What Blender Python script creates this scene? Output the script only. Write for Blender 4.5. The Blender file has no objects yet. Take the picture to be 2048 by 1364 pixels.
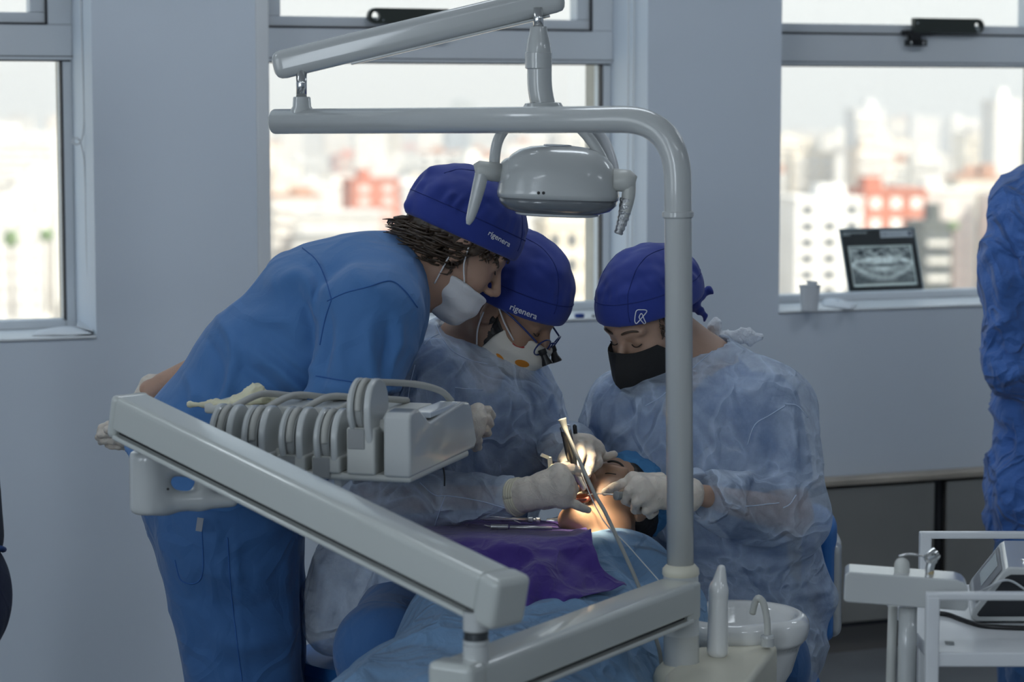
import bpy, bmesh, math, random
import numpy as np
from mathutils import Vector, Matrix
from mathutils.bvhtree import BVHTree

# ------------------------------------------------------------------ camera
F = 4835.6                      # focal length in pixels of the 2048 px wide frame (85 mm)
EYE = 1.55
PITCH = math.atan((682 - 210) / F)
scene = bpy.context.scene
cam_d = bpy.data.cameras.new('camera')
cam = bpy.data.objects.new('camera', cam_d)
scene.collection.objects.link(cam)
cam.location = (0, 0, EYE)
cam.rotation_euler = (math.pi / 2 - PITCH, 0, 0)
cam_d.sensor_width = 36.0
cam_d.lens = F * 36.0 / 2048
cam_d.clip_end = 8000
cam_d.dof.use_dof = True
cam_d.dof.focus_distance = 4.72
cam_d.dof.aperture_fstop = 3.6
cam_d.dof.aperture_blades = 9
scene.camera = cam

# ------------------------------------------------------------------ world
TH = math.radians(22.0)         # the window wall is turned 22 degrees from the picture plane
CT, ST = math.cos(TH), math.sin(TH)
world = bpy.data.worlds.new('world'); scene.world = world
world.use_nodes = True
nt = world.node_tree; nt.nodes.clear()
o_ = nt.nodes.new('ShaderNodeOutputWorld'); b_ = nt.nodes.new('ShaderNodeBackground')
tc = nt.nodes.new('ShaderNodeTexCoord'); sx = nt.nodes.new('ShaderNodeSeparateXYZ'); cr = nt.nodes.new('ShaderNodeValToRGB')
nt.links.new(tc.outputs['Generated'], sx.inputs[0]); nt.links.new(sx.outputs['Z'], cr.inputs[0])
cr.color_ramp.elements[0].position = 0.0; cr.color_ramp.elements[0].color = (0.80, 0.88, 0.90, 1)
cr.color_ramp.elements[1].position = 0.75; cr.color_ramp.elements[1].color = (0.50, 0.68, 0.92, 1)
e = cr.color_ramp.elements.new(0.05); e.color = (0.86, 0.93, 0.95, 1)
e = cr.color_ramp.elements.new(0.3); e.color = (0.72, 0.84, 0.95, 1)
nt.links.new(cr.outputs[0], b_.inputs[0]); b_.inputs[1].default_value = 0.72
nt.links.new(b_.outputs[0], o_.inputs[0])

# ------------------------------------------------------------------ lights
def sun_light(name, direction, energy, angle, col):
    d = bpy.data.lights.new(name, 'SUN'); d.energy = energy; d.angle = angle; d.color = col
    o = bpy.data.objects.new(name, d); scene.collection.objects.link(o)
    o.rotation_euler = Vector(direction).to_track_quat('-Z', 'Y').to_euler()
    o.location = (30, -30, 60)
    return o
def RW(u, v, z):                # room coordinates: u along the window wall, v towards it, z up
    return Vector((u * CT - v * ST, u * ST + v * CT, z))
sun_light('sun', RW(-0.45, 0.62, -0.66) - RW(0, 0, 0), 7.2, 0.02, (1.0, 0.93, 0.82))
def area(name, loc, target, sx_, sy_, energy, col):
    d = bpy.data.lights.new(name, 'AREA'); d.shape = 'RECTANGLE'; d.size = sx_; d.size_y = sy_; d.energy = energy; d.color = col
    o = bpy.data.objects.new(name, d); scene.collection.objects.link(o)
    o.location = loc
    o.rotation_euler = (Vector(target) - Vector(loc)).to_track_quat('-Z', 'Z').to_euler()
    return o
# daylight of the tall windows in the left-hand wall (their openings are real, see wall_left)
area('daylight_side_near', RW(-2.56, -0.6, 1.75), RW(3, -0.6, 1.45), 1.9, 1.5, 40, (0.80, 0.90, 1.0))
area('daylight_side_far', RW(-2.56, 2.6, 1.75), RW(3, 2.6, 1.45), 1.9, 1.5, 10, (0.80, 0.90, 1.0))
CEIL_W = 13.0

scene.view_settings.view_transform = 'Standard'
scene.view_settings.look = 'None'
scene.view_settings.exposure = 0.52
scene.view_settings.gamma = 1.0
scene.view_settings.use_curve_mapping = False
scene.cycles.use_denoising = True
scene.cycles.use_adaptive_sampling = True
scene.cycles.adaptive_threshold = 0.08
scene.cycles.max_bounces = 6
scene.cycles.diffuse_bounces = 3
scene.cycles.glossy_bounces = 3
scene.cycles.volume_bounces = 0
scene.cycles.transparent_max_bounces = 12
scene.cycles.caustics_reflective = False
scene.cycles.caustics_refractive = False
scene.cycles.sample_clamp_indirect = 4.0

random.seed(7)
rng = np.random.default_rng(7)

# ------------------------------------------------------------------ projection helpers
CP, SP = math.cos(PITCH), math.sin(PITCH)
def ray(px, py):
    a = (px - 1024) / F; b = -(py - 682) / F
    return Vector((a, CP + b * SP, -SP + b * CP))
def P(px, py, Y):               # the point of the room at depth Y that is seen at this pixel
    d = ray(px, py); t = Y / d.y
    return Vector((d.x * t, Y, EYE + d.z * t))
def PZ(px, py, z):              # ... at height z
    d = ray(px, py); t = (z - EYE) / d.z
    return Vector((d.x * t, d.y * t, z))
def PW(px, py, v):              # ... on the plane parallel to the window wall: returns (u, z)
    d = ray(px, py)
    t = v / (-d.x * ST + d.y * CT)
    x, y = d.x * t, d.y * t
    return (x * CT + y * ST, EYE + d.z * t)
def V(*a): return Vector(a)

# ------------------------------------------------------------------ materials
MATS = {}
def mat(name, col, rough=0.5, metal=0.0, bump=0.0, bscale=200.0, var=0.0, vscale=8.0, coat=0.0, sss=0.0, spec=0.5, bdist=0.002, alpha=None, trans=0.0, sheen=0.0):
    if name in MATS: return MATS[name]
    m = bpy.data.materials.new(name); MATS[name] = m
    m.use_nodes = True
    nt = m.node_tree; b = nt.nodes['Principled BSDF']
    b.inputs['Base Color'].default_value = (*col, 1)
    b.inputs['Roughness'].default_value = rough
    b.inputs['Metallic'].default_value = metal
    b.inputs['Specular IOR Level'].default_value = spec
    if coat: b.inputs['Coat Weight'].default_value = coat; b.inputs['Coat Roughness'].default_value = 0.08
    if sss:
        b.inputs['Subsurface Weight'].default_value = sss
        b.inputs['Subsurface Radius'].default_value = (0.012, 0.005, 0.003)
        b.inputs['Subsurface Scale'].default_value = 1.0
    if sheen: b.inputs['Sheen Weight'].default_value = sheen; b.inputs['Sheen Roughness'].default_value = 0.6
    if trans: b.inputs['Transmission Weight'].default_value = trans
    tcn = nt.nodes.new('ShaderNodeTexCoord')
    if var:
        n = nt.nodes.new('ShaderNodeTexNoise'); n.inputs['Scale'].default_value = vscale; n.inputs['Detail'].default_value = 5
        nt.links.new(tcn.outputs['Object'], n.inputs['Vector'])
        r = nt.nodes.new('ShaderNodeValToRGB')
        r.color_ramp.elements[0].position = 0.3; r.color_ramp.elements[1].position = 0.7
        r.color_ramp.elements[0].color = tuple(max(0, c * (1 - var)) for c in col) + (1,)
        r.color_ramp.elements[1].color = tuple(min(1, c * (1 + var)) for c in col) + (1,)
        nt.links.new(n.outputs['Fac'], r.inputs[0]); nt.links.new(r.outputs[0], b.inputs['Base Color'])
    if bump:
        n = nt.nodes.new('ShaderNodeTexNoise'); n.inputs['Scale'].default_value = bscale; n.inputs['Detail'].default_value = 4
        nt.links.new(tcn.outputs['Object'], n.inputs['Vector'])
        bp = nt.nodes.new('ShaderNodeBump'); bp.inputs['Strength'].default_value = bump; bp.inputs['Distance'].default_value = bdist
        nt.links.new(n.outputs['Fac'], bp.inputs['Height']); nt.links.new(bp.outputs[0], b.inputs['Normal'])
    return m

def crease_bump(m, scale=9.0, strength=0.5, dist=0.006, warp=0.6, detail_scale=30.0):
    """fine sharp fabric creases: distance-to-edge cells warped by noise, as relief only"""
    nt = m.node_tree; b = nt.nodes['Principled BSDF']
    tcn = nt.nodes.new('ShaderNodeTexCoord')
    nz = nt.nodes.new('ShaderNodeTexNoise'); nz.inputs['Scale'].default_value = scale * 0.6; nz.inputs['Detail'].default_value = 3
    nt.links.new(tcn.outputs['Object'], nz.inputs['Vector'])
    mx = nt.nodes.new('ShaderNodeMix'); mx.data_type = 'VECTOR'; mx.inputs['Factor'].default_value = warp * 0.3
    nt.links.new(tcn.outputs['Object'], mx.inputs[4]); nt.links.new(nz.outputs['Color'], mx.inputs[5])
    vo = nt.nodes.new('ShaderNodeTexVoronoi'); vo.feature = 'DISTANCE_TO_EDGE'; vo.inputs['Scale'].default_value = scale
    nt.links.new(mx.outputs[1], vo.inputs['Vector'])
    rp = nt.nodes.new('ShaderNodeValToRGB'); rp.color_ramp.elements[0].color = (1, 1, 1, 1); rp.color_ramp.elements[1].color = (0, 0, 0, 1)
    rp.color_ramp.elements[1].position = 0.07
    nt.links.new(vo.outputs['Distance'], rp.inputs[0])
    n2 = nt.nodes.new('ShaderNodeTexNoise'); n2.inputs['Scale'].default_value = detail_scale; n2.inputs['Detail'].default_value = 5; n2.inputs['Distortion'].default_value = 0.6
    nt.links.new(tcn.outputs['Object'], n2.inputs['Vector'])
    ad = nt.nodes.new('ShaderNodeMath'); ad.operation = 'MULTIPLY_ADD'; ad.inputs[1].default_value = 0.5
    nt.links.new(rp.outputs[0], ad.inputs[0]); nt.links.new(n2.outputs['Fac'], ad.inputs[2])
    # long sharp creases: ridged noise
    n3 = nt.nodes.new('ShaderNodeTexNoise'); n3.inputs['Scale'].default_value = scale * 0.75; n3.inputs['Detail'].default_value = 2.5; n3.inputs['Distortion'].default_value = 1.1
    nt.links.new(tcn.outputs['Object'], n3.inputs['Vector'])
    m1 = nt.nodes.new('ShaderNodeMath'); m1.operation = 'SUBTRACT'; m1.inputs[1].default_value = 0.5; nt.links.new(n3.outputs['Fac'], m1.inputs[0])
    m2 = nt.nodes.new('ShaderNodeMath'); m2.operation = 'ABSOLUTE'; nt.links.new(m1.outputs[0], m2.inputs[0])
    m3 = nt.nodes.new('ShaderNodeMapRange'); m3.inputs[1].default_value = 0.0; m3.inputs[2].default_value = 0.11; m3.inputs[3].default_value = 1.0; m3.inputs[4].default_value = 0.0
    nt.links.new(m2.outputs[0], m3.inputs[0])
    a2 = nt.nodes.new('ShaderNodeMath'); a2.operation = 'MULTIPLY_ADD'; a2.inputs[1].default_value = 0.7
    nt.links.new(m3.outputs[0], a2.inputs[0]); nt.links.new(ad.outputs[0], a2.inputs[2]); ad = a2
    m.node_tree['ridge_node'] = m3.name
    bp = nt.nodes.new('ShaderNodeBump'); bp.inputs['Strength'].default_value = strength; bp.inputs['Distance'].default_value = dist
    nt.links.new(ad.outputs[0], bp.inputs['Height']); nt.links.new(bp.outputs[0], b.inputs['Normal'])
    return rp

def gown_mat(name, col, a0, a1, scale=7.0):
    """thin non-woven gown cloth: partly see-through, denser where the fibres bunch"""
    if name in MATS: return MATS[name]
    m = mat(name, col, rough=0.75, spec=0.25)
    rp = crease_bump(m, scale, 0.95, 0.010, 0.9, 22.0)
    nt = m.node_tree; b = nt.nodes['Principled BSDF']
    tcn = nt.nodes.new('ShaderNodeTexCoord')
    n = nt.nodes.new('ShaderNodeTexNoise'); n.inputs['Scale'].default_value = 11.0; n.inputs['Detail'].default_value = 8; n.inputs['Roughness'].default_value = 0.7
    nt.links.new(tcn.outputs['Object'], n.inputs['Vector'])
    mr = nt.nodes.new('ShaderNodeMapRange'); mr.inputs[1].default_value = 0.3; mr.inputs[2].default_value = 0.75; mr.inputs[3].default_value = a0; mr.inputs[4].default_value = a1
    nt.links.new(n.outputs['Fac'], mr.inputs[0])
    ma = nt.nodes.new('ShaderNodeMath'); ma.operation = 'MULTIPLY_ADD'; ma.inputs[1].default_value = 0.13; ma.use_clamp = True
    nt.links.new(rp.outputs[0], ma.inputs[0]); nt.links.new(mr.outputs[0], ma.inputs[2])
    pw = nt.nodes.new('ShaderNodeMath'); pw.operation = 'POWER'; pw.inputs[1].default_value = 3.0; nt.links.new(nt.nodes[nt['ridge_node']].outputs[0], pw.inputs[0])
    mb = nt.nodes.new('ShaderNodeMath'); mb.operation = 'MULTIPLY_ADD'; mb.inputs[1].default_value = 0.22; mb.use_clamp = True
    nt.links.new(pw.outputs[0], mb.inputs[0]); nt.links.new(ma.outputs[0], mb.inputs[2])
    nt.links.new(mb.outputs[0], b.inputs['Alpha'])
    return m

WHITE = mat('white_enamel', (0.56, 0.58, 0.575), 0.25, coat=0.6, var=0.02, vscale=3)
CREAM = mat('cream_plastic', (0.74, 0.71, 0.58), 0.35, var=0.03)
GREYW = mat('grey_white_plastic', (0.60, 0.61, 0.58), 0.38, var=0.02)
GREY = mat('grey_plastic', (0.30, 0.31, 0.31), 0.45)
DARK = mat('dark_slot', (0.02, 0.021, 0.022), 0.5)
BLACK = mat('black_plastic', (0.012, 0.012, 0.013), 0.4)
CHROME = mat('chrome', (0.75, 0.75, 0.74), 0.16, metal=1.0)
STEEL = mat('brushed_steel', (0.42, 0.40, 0.36), 0.38, metal=0.85, bump=0.15, bscale=60, var=0.12, vscale=2.2)
WALLM = mat('painted_wall', (0.70, 0.76, 0.83), 0.7, bump=0.08, bscale=260, var=0.02, vscale=1.3)
FRAMEM = mat('white_pvc_frame', (0.70, 0.73, 0.76), 0.4, var=0.03, vscale=4)
SILLM = mat('sill_paint', (0.74, 0.76, 0.77), 0.4, var=0.03, vscale=5)
CEILM = mat('ceiling_paint', (0.75, 0.76, 0.77), 0.8)
FLOORM = mat('vinyl_floor', (0.19, 0.20, 0.21), 0.35, var=0.1, vscale=6)

# ------------------------------------------------------------------ objects
COL = scene.collection
def put(o, parent=None):
    COL.objects.link(o)
    if parent is not None:
        o.parent = parent
        o.matrix_parent_inverse = Matrix.Translation(-Vector(parent.location))
    return o
def tag(o, label=None, cat=None, group=None, kind=None):
    if label: o['label'] = label
    if cat: o['category'] = cat
    if group: o['group'] = group
    if kind: o['kind'] = kind
    return o
def thing(name, loc, label, cat, group=None):
    o = bpy.data.objects.new(name, None); o.location = loc; o.empty_display_size = 0.05
    COL.objects.link(o)
    return tag(o, label, cat, group)
def mesh_obj(name, verts, faces, m, parent=None, smooth=False):
    me = bpy.data.meshes.new(name)
    if isinstance(verts, np.ndarray): verts = verts.tolist()
    if isinstance(faces, np.ndarray): faces = faces.tolist()
    me.from_pydata([tuple(v) for v in verts], [], faces)
    me.update()
    if m: me.materials.append(m)
    if smooth: me.polygons.foreach_set('use_smooth', [True] * len(me.polygons))
    o = bpy.data.objects.new(name, me)
    return put(o, parent)
def bm_obj(name, bm, m, parent=None, smooth=False, bevel=0.0, seg=2):
    bmesh.ops.recalc_face_normals(bm, faces=bm.faces)
    me = bpy.data.meshes.new(name); bm.to_mesh(me); bm.free()
    me.materials.append(m)
    o = bpy.data.objects.new(name, me); put(o, parent)
    if bevel:
        md = o.modifiers.new('bevel', 'BEVEL'); md.width = bevel; md.segments = seg; md.limit_method = 'ANGLE'; md.angle_limit = 0.6
        smooth = True
        md2 = o.modifiers.new('wn', 'WEIGHTED_NORMAL'); md2.keep_sharp = False
    if smooth: me.polygons.foreach_set('use_smooth', [True] * len(me.polygons))
    return o
def box_pts(bm, c8):
    vs = [bm.verts.new(c) for c in c8]
    for f in ((0, 1, 2, 3), (7, 6, 5, 4), (0, 4, 5, 1), (1, 5, 6, 2), (2, 6, 7, 3), (3, 7, 4, 0)):
        bm.faces.new([vs[i] for i in f])
def frame_box(bm, o, ax, ay, az, x0, x1, y0, y1, z0, z1):
    """box in a local frame: origin o, axes ax ay az"""
    c = []
    for z in (z0, z1):
        for (x, y) in ((x0, y0), (x1, y0), (x1, y1), (x0, y1)):
            c.append(o + ax * x + ay * y + az * z)
    box_pts(bm, c)
def wbox(bm, u0, u1, v0, v1, z0, z1):
    frame_box(bm, V(0, 0, 0), RW(1, 0, 0), RW(0, 1, 0), V(0, 0, 1), u0, u1, v0, v1, z0, z1)
def ortho(d, up=None):
    d = d.normalized(); up = up or Vector((0, 0, 1))
    if abs(d.dot(up)) > 0.97: up = Vector((0, 1, 0))
    s = d.cross(up).normalized(); return s, s.cross(d).normalized()
def tube_into(bm, pts, rad, n=12, cap=True, flat=1.0, up=None):
    """swept tube; rad number or list; flat scales the second axis"""
    pts = [Vector(p) for p in pts]
    if not isinstance(rad, (list, tuple)): rad = [rad] * len(pts)
    rings = []; prev = None
    for i, p in enumerate(pts):
        d = pts[min(i + 1, len(pts) - 1)] - pts[max(i - 1, 0)]
        if d.length < 1e-9: d = Vector((0, 0, 1))
        d.normalize()
        if prev is None: s, t = ortho(d, up)
        else:
            s = prev - d * prev.dot(d)
            if s.length < 1e-6: s, t = ortho(d, up)
            s.normalize(); t = s.cross(d).normalized()
        prev = s
        r = rad[i]
        rings.append([bm.verts.new(p + (s * math.cos(a) * flat + t * math.sin(a)) * r) for a in [2 * math.pi * k / n for k in range(n)]])
    for a, b in zip(rings, rings[1:]):
        for k in range(n): bm.faces.new((a[k], a[(k + 1) % n], b[(k + 1) % n], b[k]))
    if cap:
        bm.faces.new(rings[0][::-1]); bm.faces.new(rings[-1])
def tube(name, pts, rad, m, parent=None, n=12, **k):
    bm = bmesh.new(); tube_into(bm, pts, rad, n, **k)
    o = bm_obj(name, bm, m, parent, smooth=True)
    return o
def rounded(pts, r, n=8):
    """polyline with its inner corners rounded by radius r"""
    pts = [Vector(p) for p in pts]; out = [pts[0]]
    for a, b, c in zip(pts, pts[1:], pts[2:]):
        d1 = (a - b); d2 = (c - b); rr = min(r, d1.length * 0.49, d2.length * 0.49)
        p0 = b + d1.normalized() * rr; p1 = b + d2.normalized() * rr
        for i in range(n + 1):
            t = i / n; out.append(p0 * (1 - t) ** 2 + b * 2 * t * (1 - t) + p1 * t ** 2)
    out.append(pts[-1]); return out
def smooth_path(pts, n=8):
    """Catmull-Rom through the points"""
    pts = [Vector(p) for p in pts]; q = [pts[0] * 2 - pts[1]] + pts + [pts[-1] * 2 - pts[-2]]
    out = []
    for i in range(1, len(q) - 2):
        a, b, c, d = q[i - 1], q[i], q[i + 1], q[i + 2]
        for k in range(n):
            t = k / n
            out.append(0.5 * ((2 * b) + (c - a) * t + (2 * a - 5 * b + 4 * c - d) * t * t + (3 * b - a - 3 * c + d) * t ** 3))
    out.append(pts[-1]); return out
def lathe_into(bm, o, ax, prof, n=24, sx=None, sy=None):
    """prof: list of (distance along ax, radius); sx, sy optional frame vectors"""
    ax = ax.normalized()
    if sx is None: sx, sy = ortho(ax)
    rings = []
    for (h, r) in prof:
        rings.append([bm.verts.new(o + ax * h + (sx * math.cos(2 * math.pi * k / n) + sy * math.sin(2 * math.pi * k / n)) * max(r, 1e-5)) for k in range(n)])
    for a, b in zip(rings, rings[1:]):
        for k in range(n): bm.faces.new((a[k], a[(k + 1) % n], b[(k + 1) % n], b[k]))
    bm.faces.new(rings[0][::-1]); bm.faces.new(rings[-1])
def lathe(name, o, ax, prof, m, parent=None, n=24, smooth=True, **k):
    bm = bmesh.new(); lathe_into(bm, o, ax, prof, n, **k)
    ob = bm_obj(name, bm, m, parent, smooth=smooth)
    if smooth:
        md = ob.modifiers.new('es', 'EDGE_SPLIT'); md.split_angle = 0.7
    return ob
def prism_into(bm, loop, ext):
    """extrude a closed loop of points by the vector ext"""
    a = [bm.verts.new(p) for p in loop]; b = [bm.verts.new(Vector(p) + ext) for p in loop]
    n = len(a)
    for k in range(n): bm.faces.new((a[k], a[(k + 1) % n], b[(k + 1) % n], b[k]))
    bm.faces.new(a[::-1]); bm.faces.new(b)
def prism(name, loop, ext, m, parent=None, bevel=0.0, seg=3):
    bm = bmesh.new(); prism_into(bm, loop, ext)
    return bm_obj(name, bm, m, parent, bevel=bevel, seg=seg)

# ------------------------------------------------------------------ implicit modelling (smooth unions, then surface nets)
def vnoise(p, seed=0):
    p = np.asarray(p, dtype=np.float64); i = np.floor(p).astype(np.int64); f = p - i
    f = f * f * (3 - 2 * f); out = np.zeros(len(p))
    for dx in (0, 1):
        for dy in (0, 1):
            for dz in (0, 1):
                h = ((i[:, 0] + dx) * 374761393 + (i[:, 1] + dy) * 668265263 + (i[:, 2] + dz) * 2147483647 + seed * 1274126177) & 0xffffffff
                h = ((h ^ (h >> 13)) * 1274126177) & 0xffffffff
                h = (h ^ (h >> 16)) & 0xffff
                w = (f[:, 0] if dx else 1 - f[:, 0]) * (f[:, 1] if dy else 1 - f[:, 1]) * (f[:, 2] if dz else 1 - f[:, 2])
                out += w * (h / 65535.0 * 2 - 1)
    return out
def A3(v): return np.array((v[0], v[1], v[2]), dtype=np.float64)
def s_cone(p, a, b, ra, rb):
    a = A3(a); b = A3(b); ba = b - a; L = max(ba @ ba, 1e-12)
    t = np.clip(((p - a) @ ba) / L, 0, 1)
    return np.linalg.norm(p - a - t[:, None] * ba, axis=1) - (ra + (rb - ra) * t)
def s_econe(p, a, b, side, ra, rb):
    """limb or trunk of elliptical section; side = direction of the second radius; ra = (r1, r2) at a, rb at b"""
    a = A3(a); b = A3(b); ba = b - a; L = np.linalg.norm(ba); ax = ba / L
    s = A3(side); s = s - ax * (s @ ax); s /= np.linalg.norm(s); q = np.cross(ax, s)
    w = p - a; t = np.clip((w @ ax) / L, 0, 1)
    v = w - (t * L)[:, None] * ax
    r1 = ra[0] + (rb[0] - ra[0]) * t; r2 = ra[1] + (rb[1] - ra[1]) * t
    rm = np.minimum(r1, r2)
    k0 = np.sqrt((v @ q / r1) ** 2 + (v @ s / r2) ** 2 + (v @ ax / rm) ** 2)
    k1 = np.sqrt((v @ q / r1 ** 2) ** 2 + (v @ s / r2 ** 2) ** 2 + (v @ ax / rm ** 2) ** 2) + 1e-9
    return k0 * (k0 - 1) / k1
def s_ell(p, c, r, M=None):
    w = p - A3(c)
    if M is not None: w = w @ M
    r = np.array(r, dtype=np.float64)
    k0 = np.linalg.norm(w / r, axis=1); k1 = np.linalg.norm(w / r ** 2, axis=1) + 1e-9
    return k0 * (k0 - 1) / k1
def s_box(p, c, h, r, M=None):
    w = p - A3(c)
    if M is not None: w = w @ M
    q = np.abs(w) - (np.array(h) - r)
    return np.linalg.norm(np.maximum(q, 0), axis=1) + np.minimum(q.max(axis=1), 0) - r
def s_plane(p, c, n):           # positive on the side n points to
    n = A3(n); n = n / np.linalg.norm(n); return (p - A3(c)) @ n
def smin(a, b, k):
    h = np.clip(0.5 + 0.5 * (b - a) / k, 0, 1); return b + (a - b) * h - k * h * (1 - h)
def smax(a, b, k): return -smin(-a, -b, k)
def union(ds, k):
    d = ds[0]
    for x in ds[1:]: d = smin(d, x, k)
    return d
def nets(fn, lo, hi, res, slack=1.6):
    """naive surface nets over the box lo..hi, evaluated only near the surface"""
    lo = np.array(lo, float); hi = np.array(hi, float); B = 6
    nb = np.ceil((hi - lo) / (res * B)).astype(int) + 1
    n = nb * B
    cx = [lo[i] + (np.arange(nb[i]) + 0.5) * B * res for i in range(3)]
    g = np.stack(np.meshgrid(*cx, indexing='ij'), -1).reshape(-1, 3)
    dc = fn(g)
    act = np.abs(dc) < B * res * 0.87 * slack
    D = np.repeat(np.repeat(np.repeat(np.where(dc > 0, 1.0, -1.0).reshape(nb), B, 0), B, 1), B, 2)
    idx = np.argwhere(act.reshape(nb))
    off = np.stack(np.meshgrid(*[np.arange(B)] * 3, indexing='ij'), -1).reshape(-1, 3)
    cells = (idx[:, None, :] * B + off[None]).reshape(-1, 3)
    val = np.empty(len(cells))
    for s in range(0, len(cells), 400000):
        c = cells[s:s + 400000]; val[s:s + 400000] = fn(lo + (c + 0.5) * res)
    D[cells[:, 0], cells[:, 1], cells[:, 2]] = val
    S = D < 0
    a = S[:-1, :-1, :-1].astype(np.int8); tot = np.zeros_like(a)
    for dx in (0, 1):
        for dy in (0, 1):
            for dz in (0, 1):
                tot = tot + S[dx:n[0] - 1 + dx, dy:n[1] - 1 + dy, dz:n[2] - 1 + dz].astype(np.int8)
    cell = np.argwhere((tot > 0) & (tot < 8))
    vid = -np.ones(tot.shape, dtype=np.int64); vid[cell[:, 0], cell[:, 1], cell[:, 2]] = np.arange(len(cell))
    acc = np.zeros((len(cell), 3)); cnt = np.zeros(len(cell))
    cor = [(x, y, z) for x in (0, 1) for y in (0, 1) for z in (0, 1)]
    dv = {c: D[cell[:, 0] + c[0], cell[:, 1] + c[1], cell[:, 2] + c[2]] for c in cor}
    for c in cor:
        for ax in range(3):
            if c[ax] == 0:
                e = list(c); e[ax] = 1; e = tuple(e)
                v0, v1 = dv[c], dv[e]; m = (v0 < 0) != (v1 < 0)
                t = v0[m] / (v0[m] - v1[m])
                q = np.tile(np.array(c, float), (m.sum(), 1)); q[:, ax] += t
                acc[m] += q; cnt[m] += 1
    verts = lo + (cell + acc / cnt[:, None] + 0.5) * res
    faces = []
    for ax in range(3):
        o1, o2 = (ax + 1) % 3, (ax + 2) % 3
        s0 = [slice(None)] * 3; s1 = [slice(None)] * 3; s0[ax] = slice(0, -1); s1[ax] = slice(1, None)
        A = S[tuple(s0)]; Bm = S[tuple(s1)]
        ed = np.argwhere(A != Bm)
        ed = ed[(ed[:, o1] > 0) & (ed[:, o2] > 0) & (ed[:, o1] < n[o1] - 1) & (ed[:, o2] < n[o2] - 1)]
        if not len(ed): continue
        def at(d1, d2):
            q = ed.copy(); q[:, o1] -= d1; q[:, o2] -= d2; return vid[q[:, 0], q[:, 1], q[:, 2]]
        qd = np.stack([at(1, 1), at(0, 1), at(0, 0), at(1, 0)], 1)
        fl = ~S[ed[:, 0], ed[:, 1], ed[:, 2]]
        qd[fl] = qd[fl][:, ::-1]
        faces.append(qd)
    faces = np.concatenate(faces); faces = faces[(faces >= 0).all(1)]
    return verts, faces
def vnormals(v, f):
    n = np.zeros_like(v)
    fn = np.cross(v[f[:, 2]] - v[f[:, 0]], v[f[:, 3]] - v[f[:, 1]])
    for k in range(4): np.add.at(n, f[:, k], fn)
    return n / (np.linalg.norm(n, axis=1, keepdims=True) + 1e-12)
def relax(v, f, it=2, w=0.5):
    for _ in range(it):
        s = np.zeros_like(v); c = np.zeros(len(v))
        for k in range(4):
            np.add.at(s, f[:, k], v[f[:, (k + 1) % 4]]); np.add.at(s, f[:, k], v[f[:, (k + 3) % 4]]); np.add.at(c, f[:, k], 2)
        v = v * (1 - w) + (s / np.maximum(c, 1)[:, None]) * w
    return v
def blob(name, fn, lo, hi, res, m, parent=None, it=2, disp=None, slack=1.6):
    v, f = nets(fn, lo, hi, res, slack)
    v = relax(v, f, it)
    if disp is not None:
        nn_ = vnormals(v, f)
        v = v + nn_ * (disp(v, nn_) if getattr(disp, 'wants_n', False) else disp(v))[:, None]
    o = mesh_obj(name, v, f, m, parent, smooth=True)
    return o
def bounds(pts, pad):
    a = np.array([A3(p) for p in pts]); return a.min(0) - pad, a.max(0) + pad
def seg_dist(v, a, b):
    a = A3(a); b = A3(b); ba = b - a; t = np.clip(((v - a) @ ba) / (ba @ ba), 0, 1)
    return np.linalg.norm(v - a - t[:, None] * ba, axis=1), t
def folds(specs, amp_noise=0.004, nscale=9.0, stretch=(1, 1, 1), seed=3, ridge=0.0, rscale=6.0):
    """cloth relief: named folds (polyline, width, height) plus loose waviness"""
    def topx(v):
        w = v - np.array([0, 0, EYE]); dep = w[:, 1] * CP - w[:, 2] * SP
        return np.stack([1024 + F * w[:, 0] / dep, 682 - F * (w[:, 1] * SP + w[:, 2] * CP) / dep], 1)
    def fn(v, nr):
        d = np.zeros(len(v)); st = np.array(stretch, float); face = np.clip((0.25 - nr[:, 1]) / 0.4, 0, 1); pxv = topx(v); sc = v[:, 1] / F
        if amp_noise: d += amp_noise * (vnoise(v * nscale * st, seed) + 0.5 * vnoise(v * nscale * 2.1 * st + 7, seed + 1))
        if ridge:
            q = vnoise(v * rscale * st + 3, seed + 5) + 0.35 * vnoise(v * rscale * 2.3 * st, seed + 6)
            d += ridge * (1 - np.abs(q) * 2.2).clip(-0.2, 1) ** 2
        for pts, w, h in specs:
            best = np.full(len(v), 9.0); tt = np.zeros(len(v)); pp = smooth_path(pts, 4); L = len(pp) - 1
            q2 = topx(np.array([A3(x) for x in pp]))
            for i in range(L):
                a_, b_ = q2[i], q2[i + 1]; ba = b_ - a_; t = np.clip(((pxv - a_) @ ba) / (ba @ ba), 0, 1)
                e = np.linalg.norm(pxv - a_ - t[:, None] * ba, axis=1) * sc; c = e < best
                best[c] = e[c]; tt[c] = ((i + t) / L)[c]
            d += face * 1.0 * h * np.exp(-(best / w) ** 2) * np.sin(np.pi * np.clip(tt, 0.04, 0.96)) ** 0.5
        return d
    fn.wants_n = True
    return fn
def bvh_of(o):
    me = o.data
    return BVHTree.FromPolygons([o.matrix_world @ v.co if False else v.co for v in me.vertices], [p.vertices[:] for p in me.polygons])
EYEP = Vector((0, 0, EYE))
def on_surface(bvh, pix, lift=0.0008):
    """points of a surface found along the sight lines of a pixel path"""
    out = []
    for (x, y) in pix:
        d = ray(x, y).normalized(); h = bvh.ray_cast(EYEP, d)
        if h[0] is not None:
            n = h[1] if h[1].dot(d) < 0 else -h[1]
            out.append(h[0] + n * lift)
    return out
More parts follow.
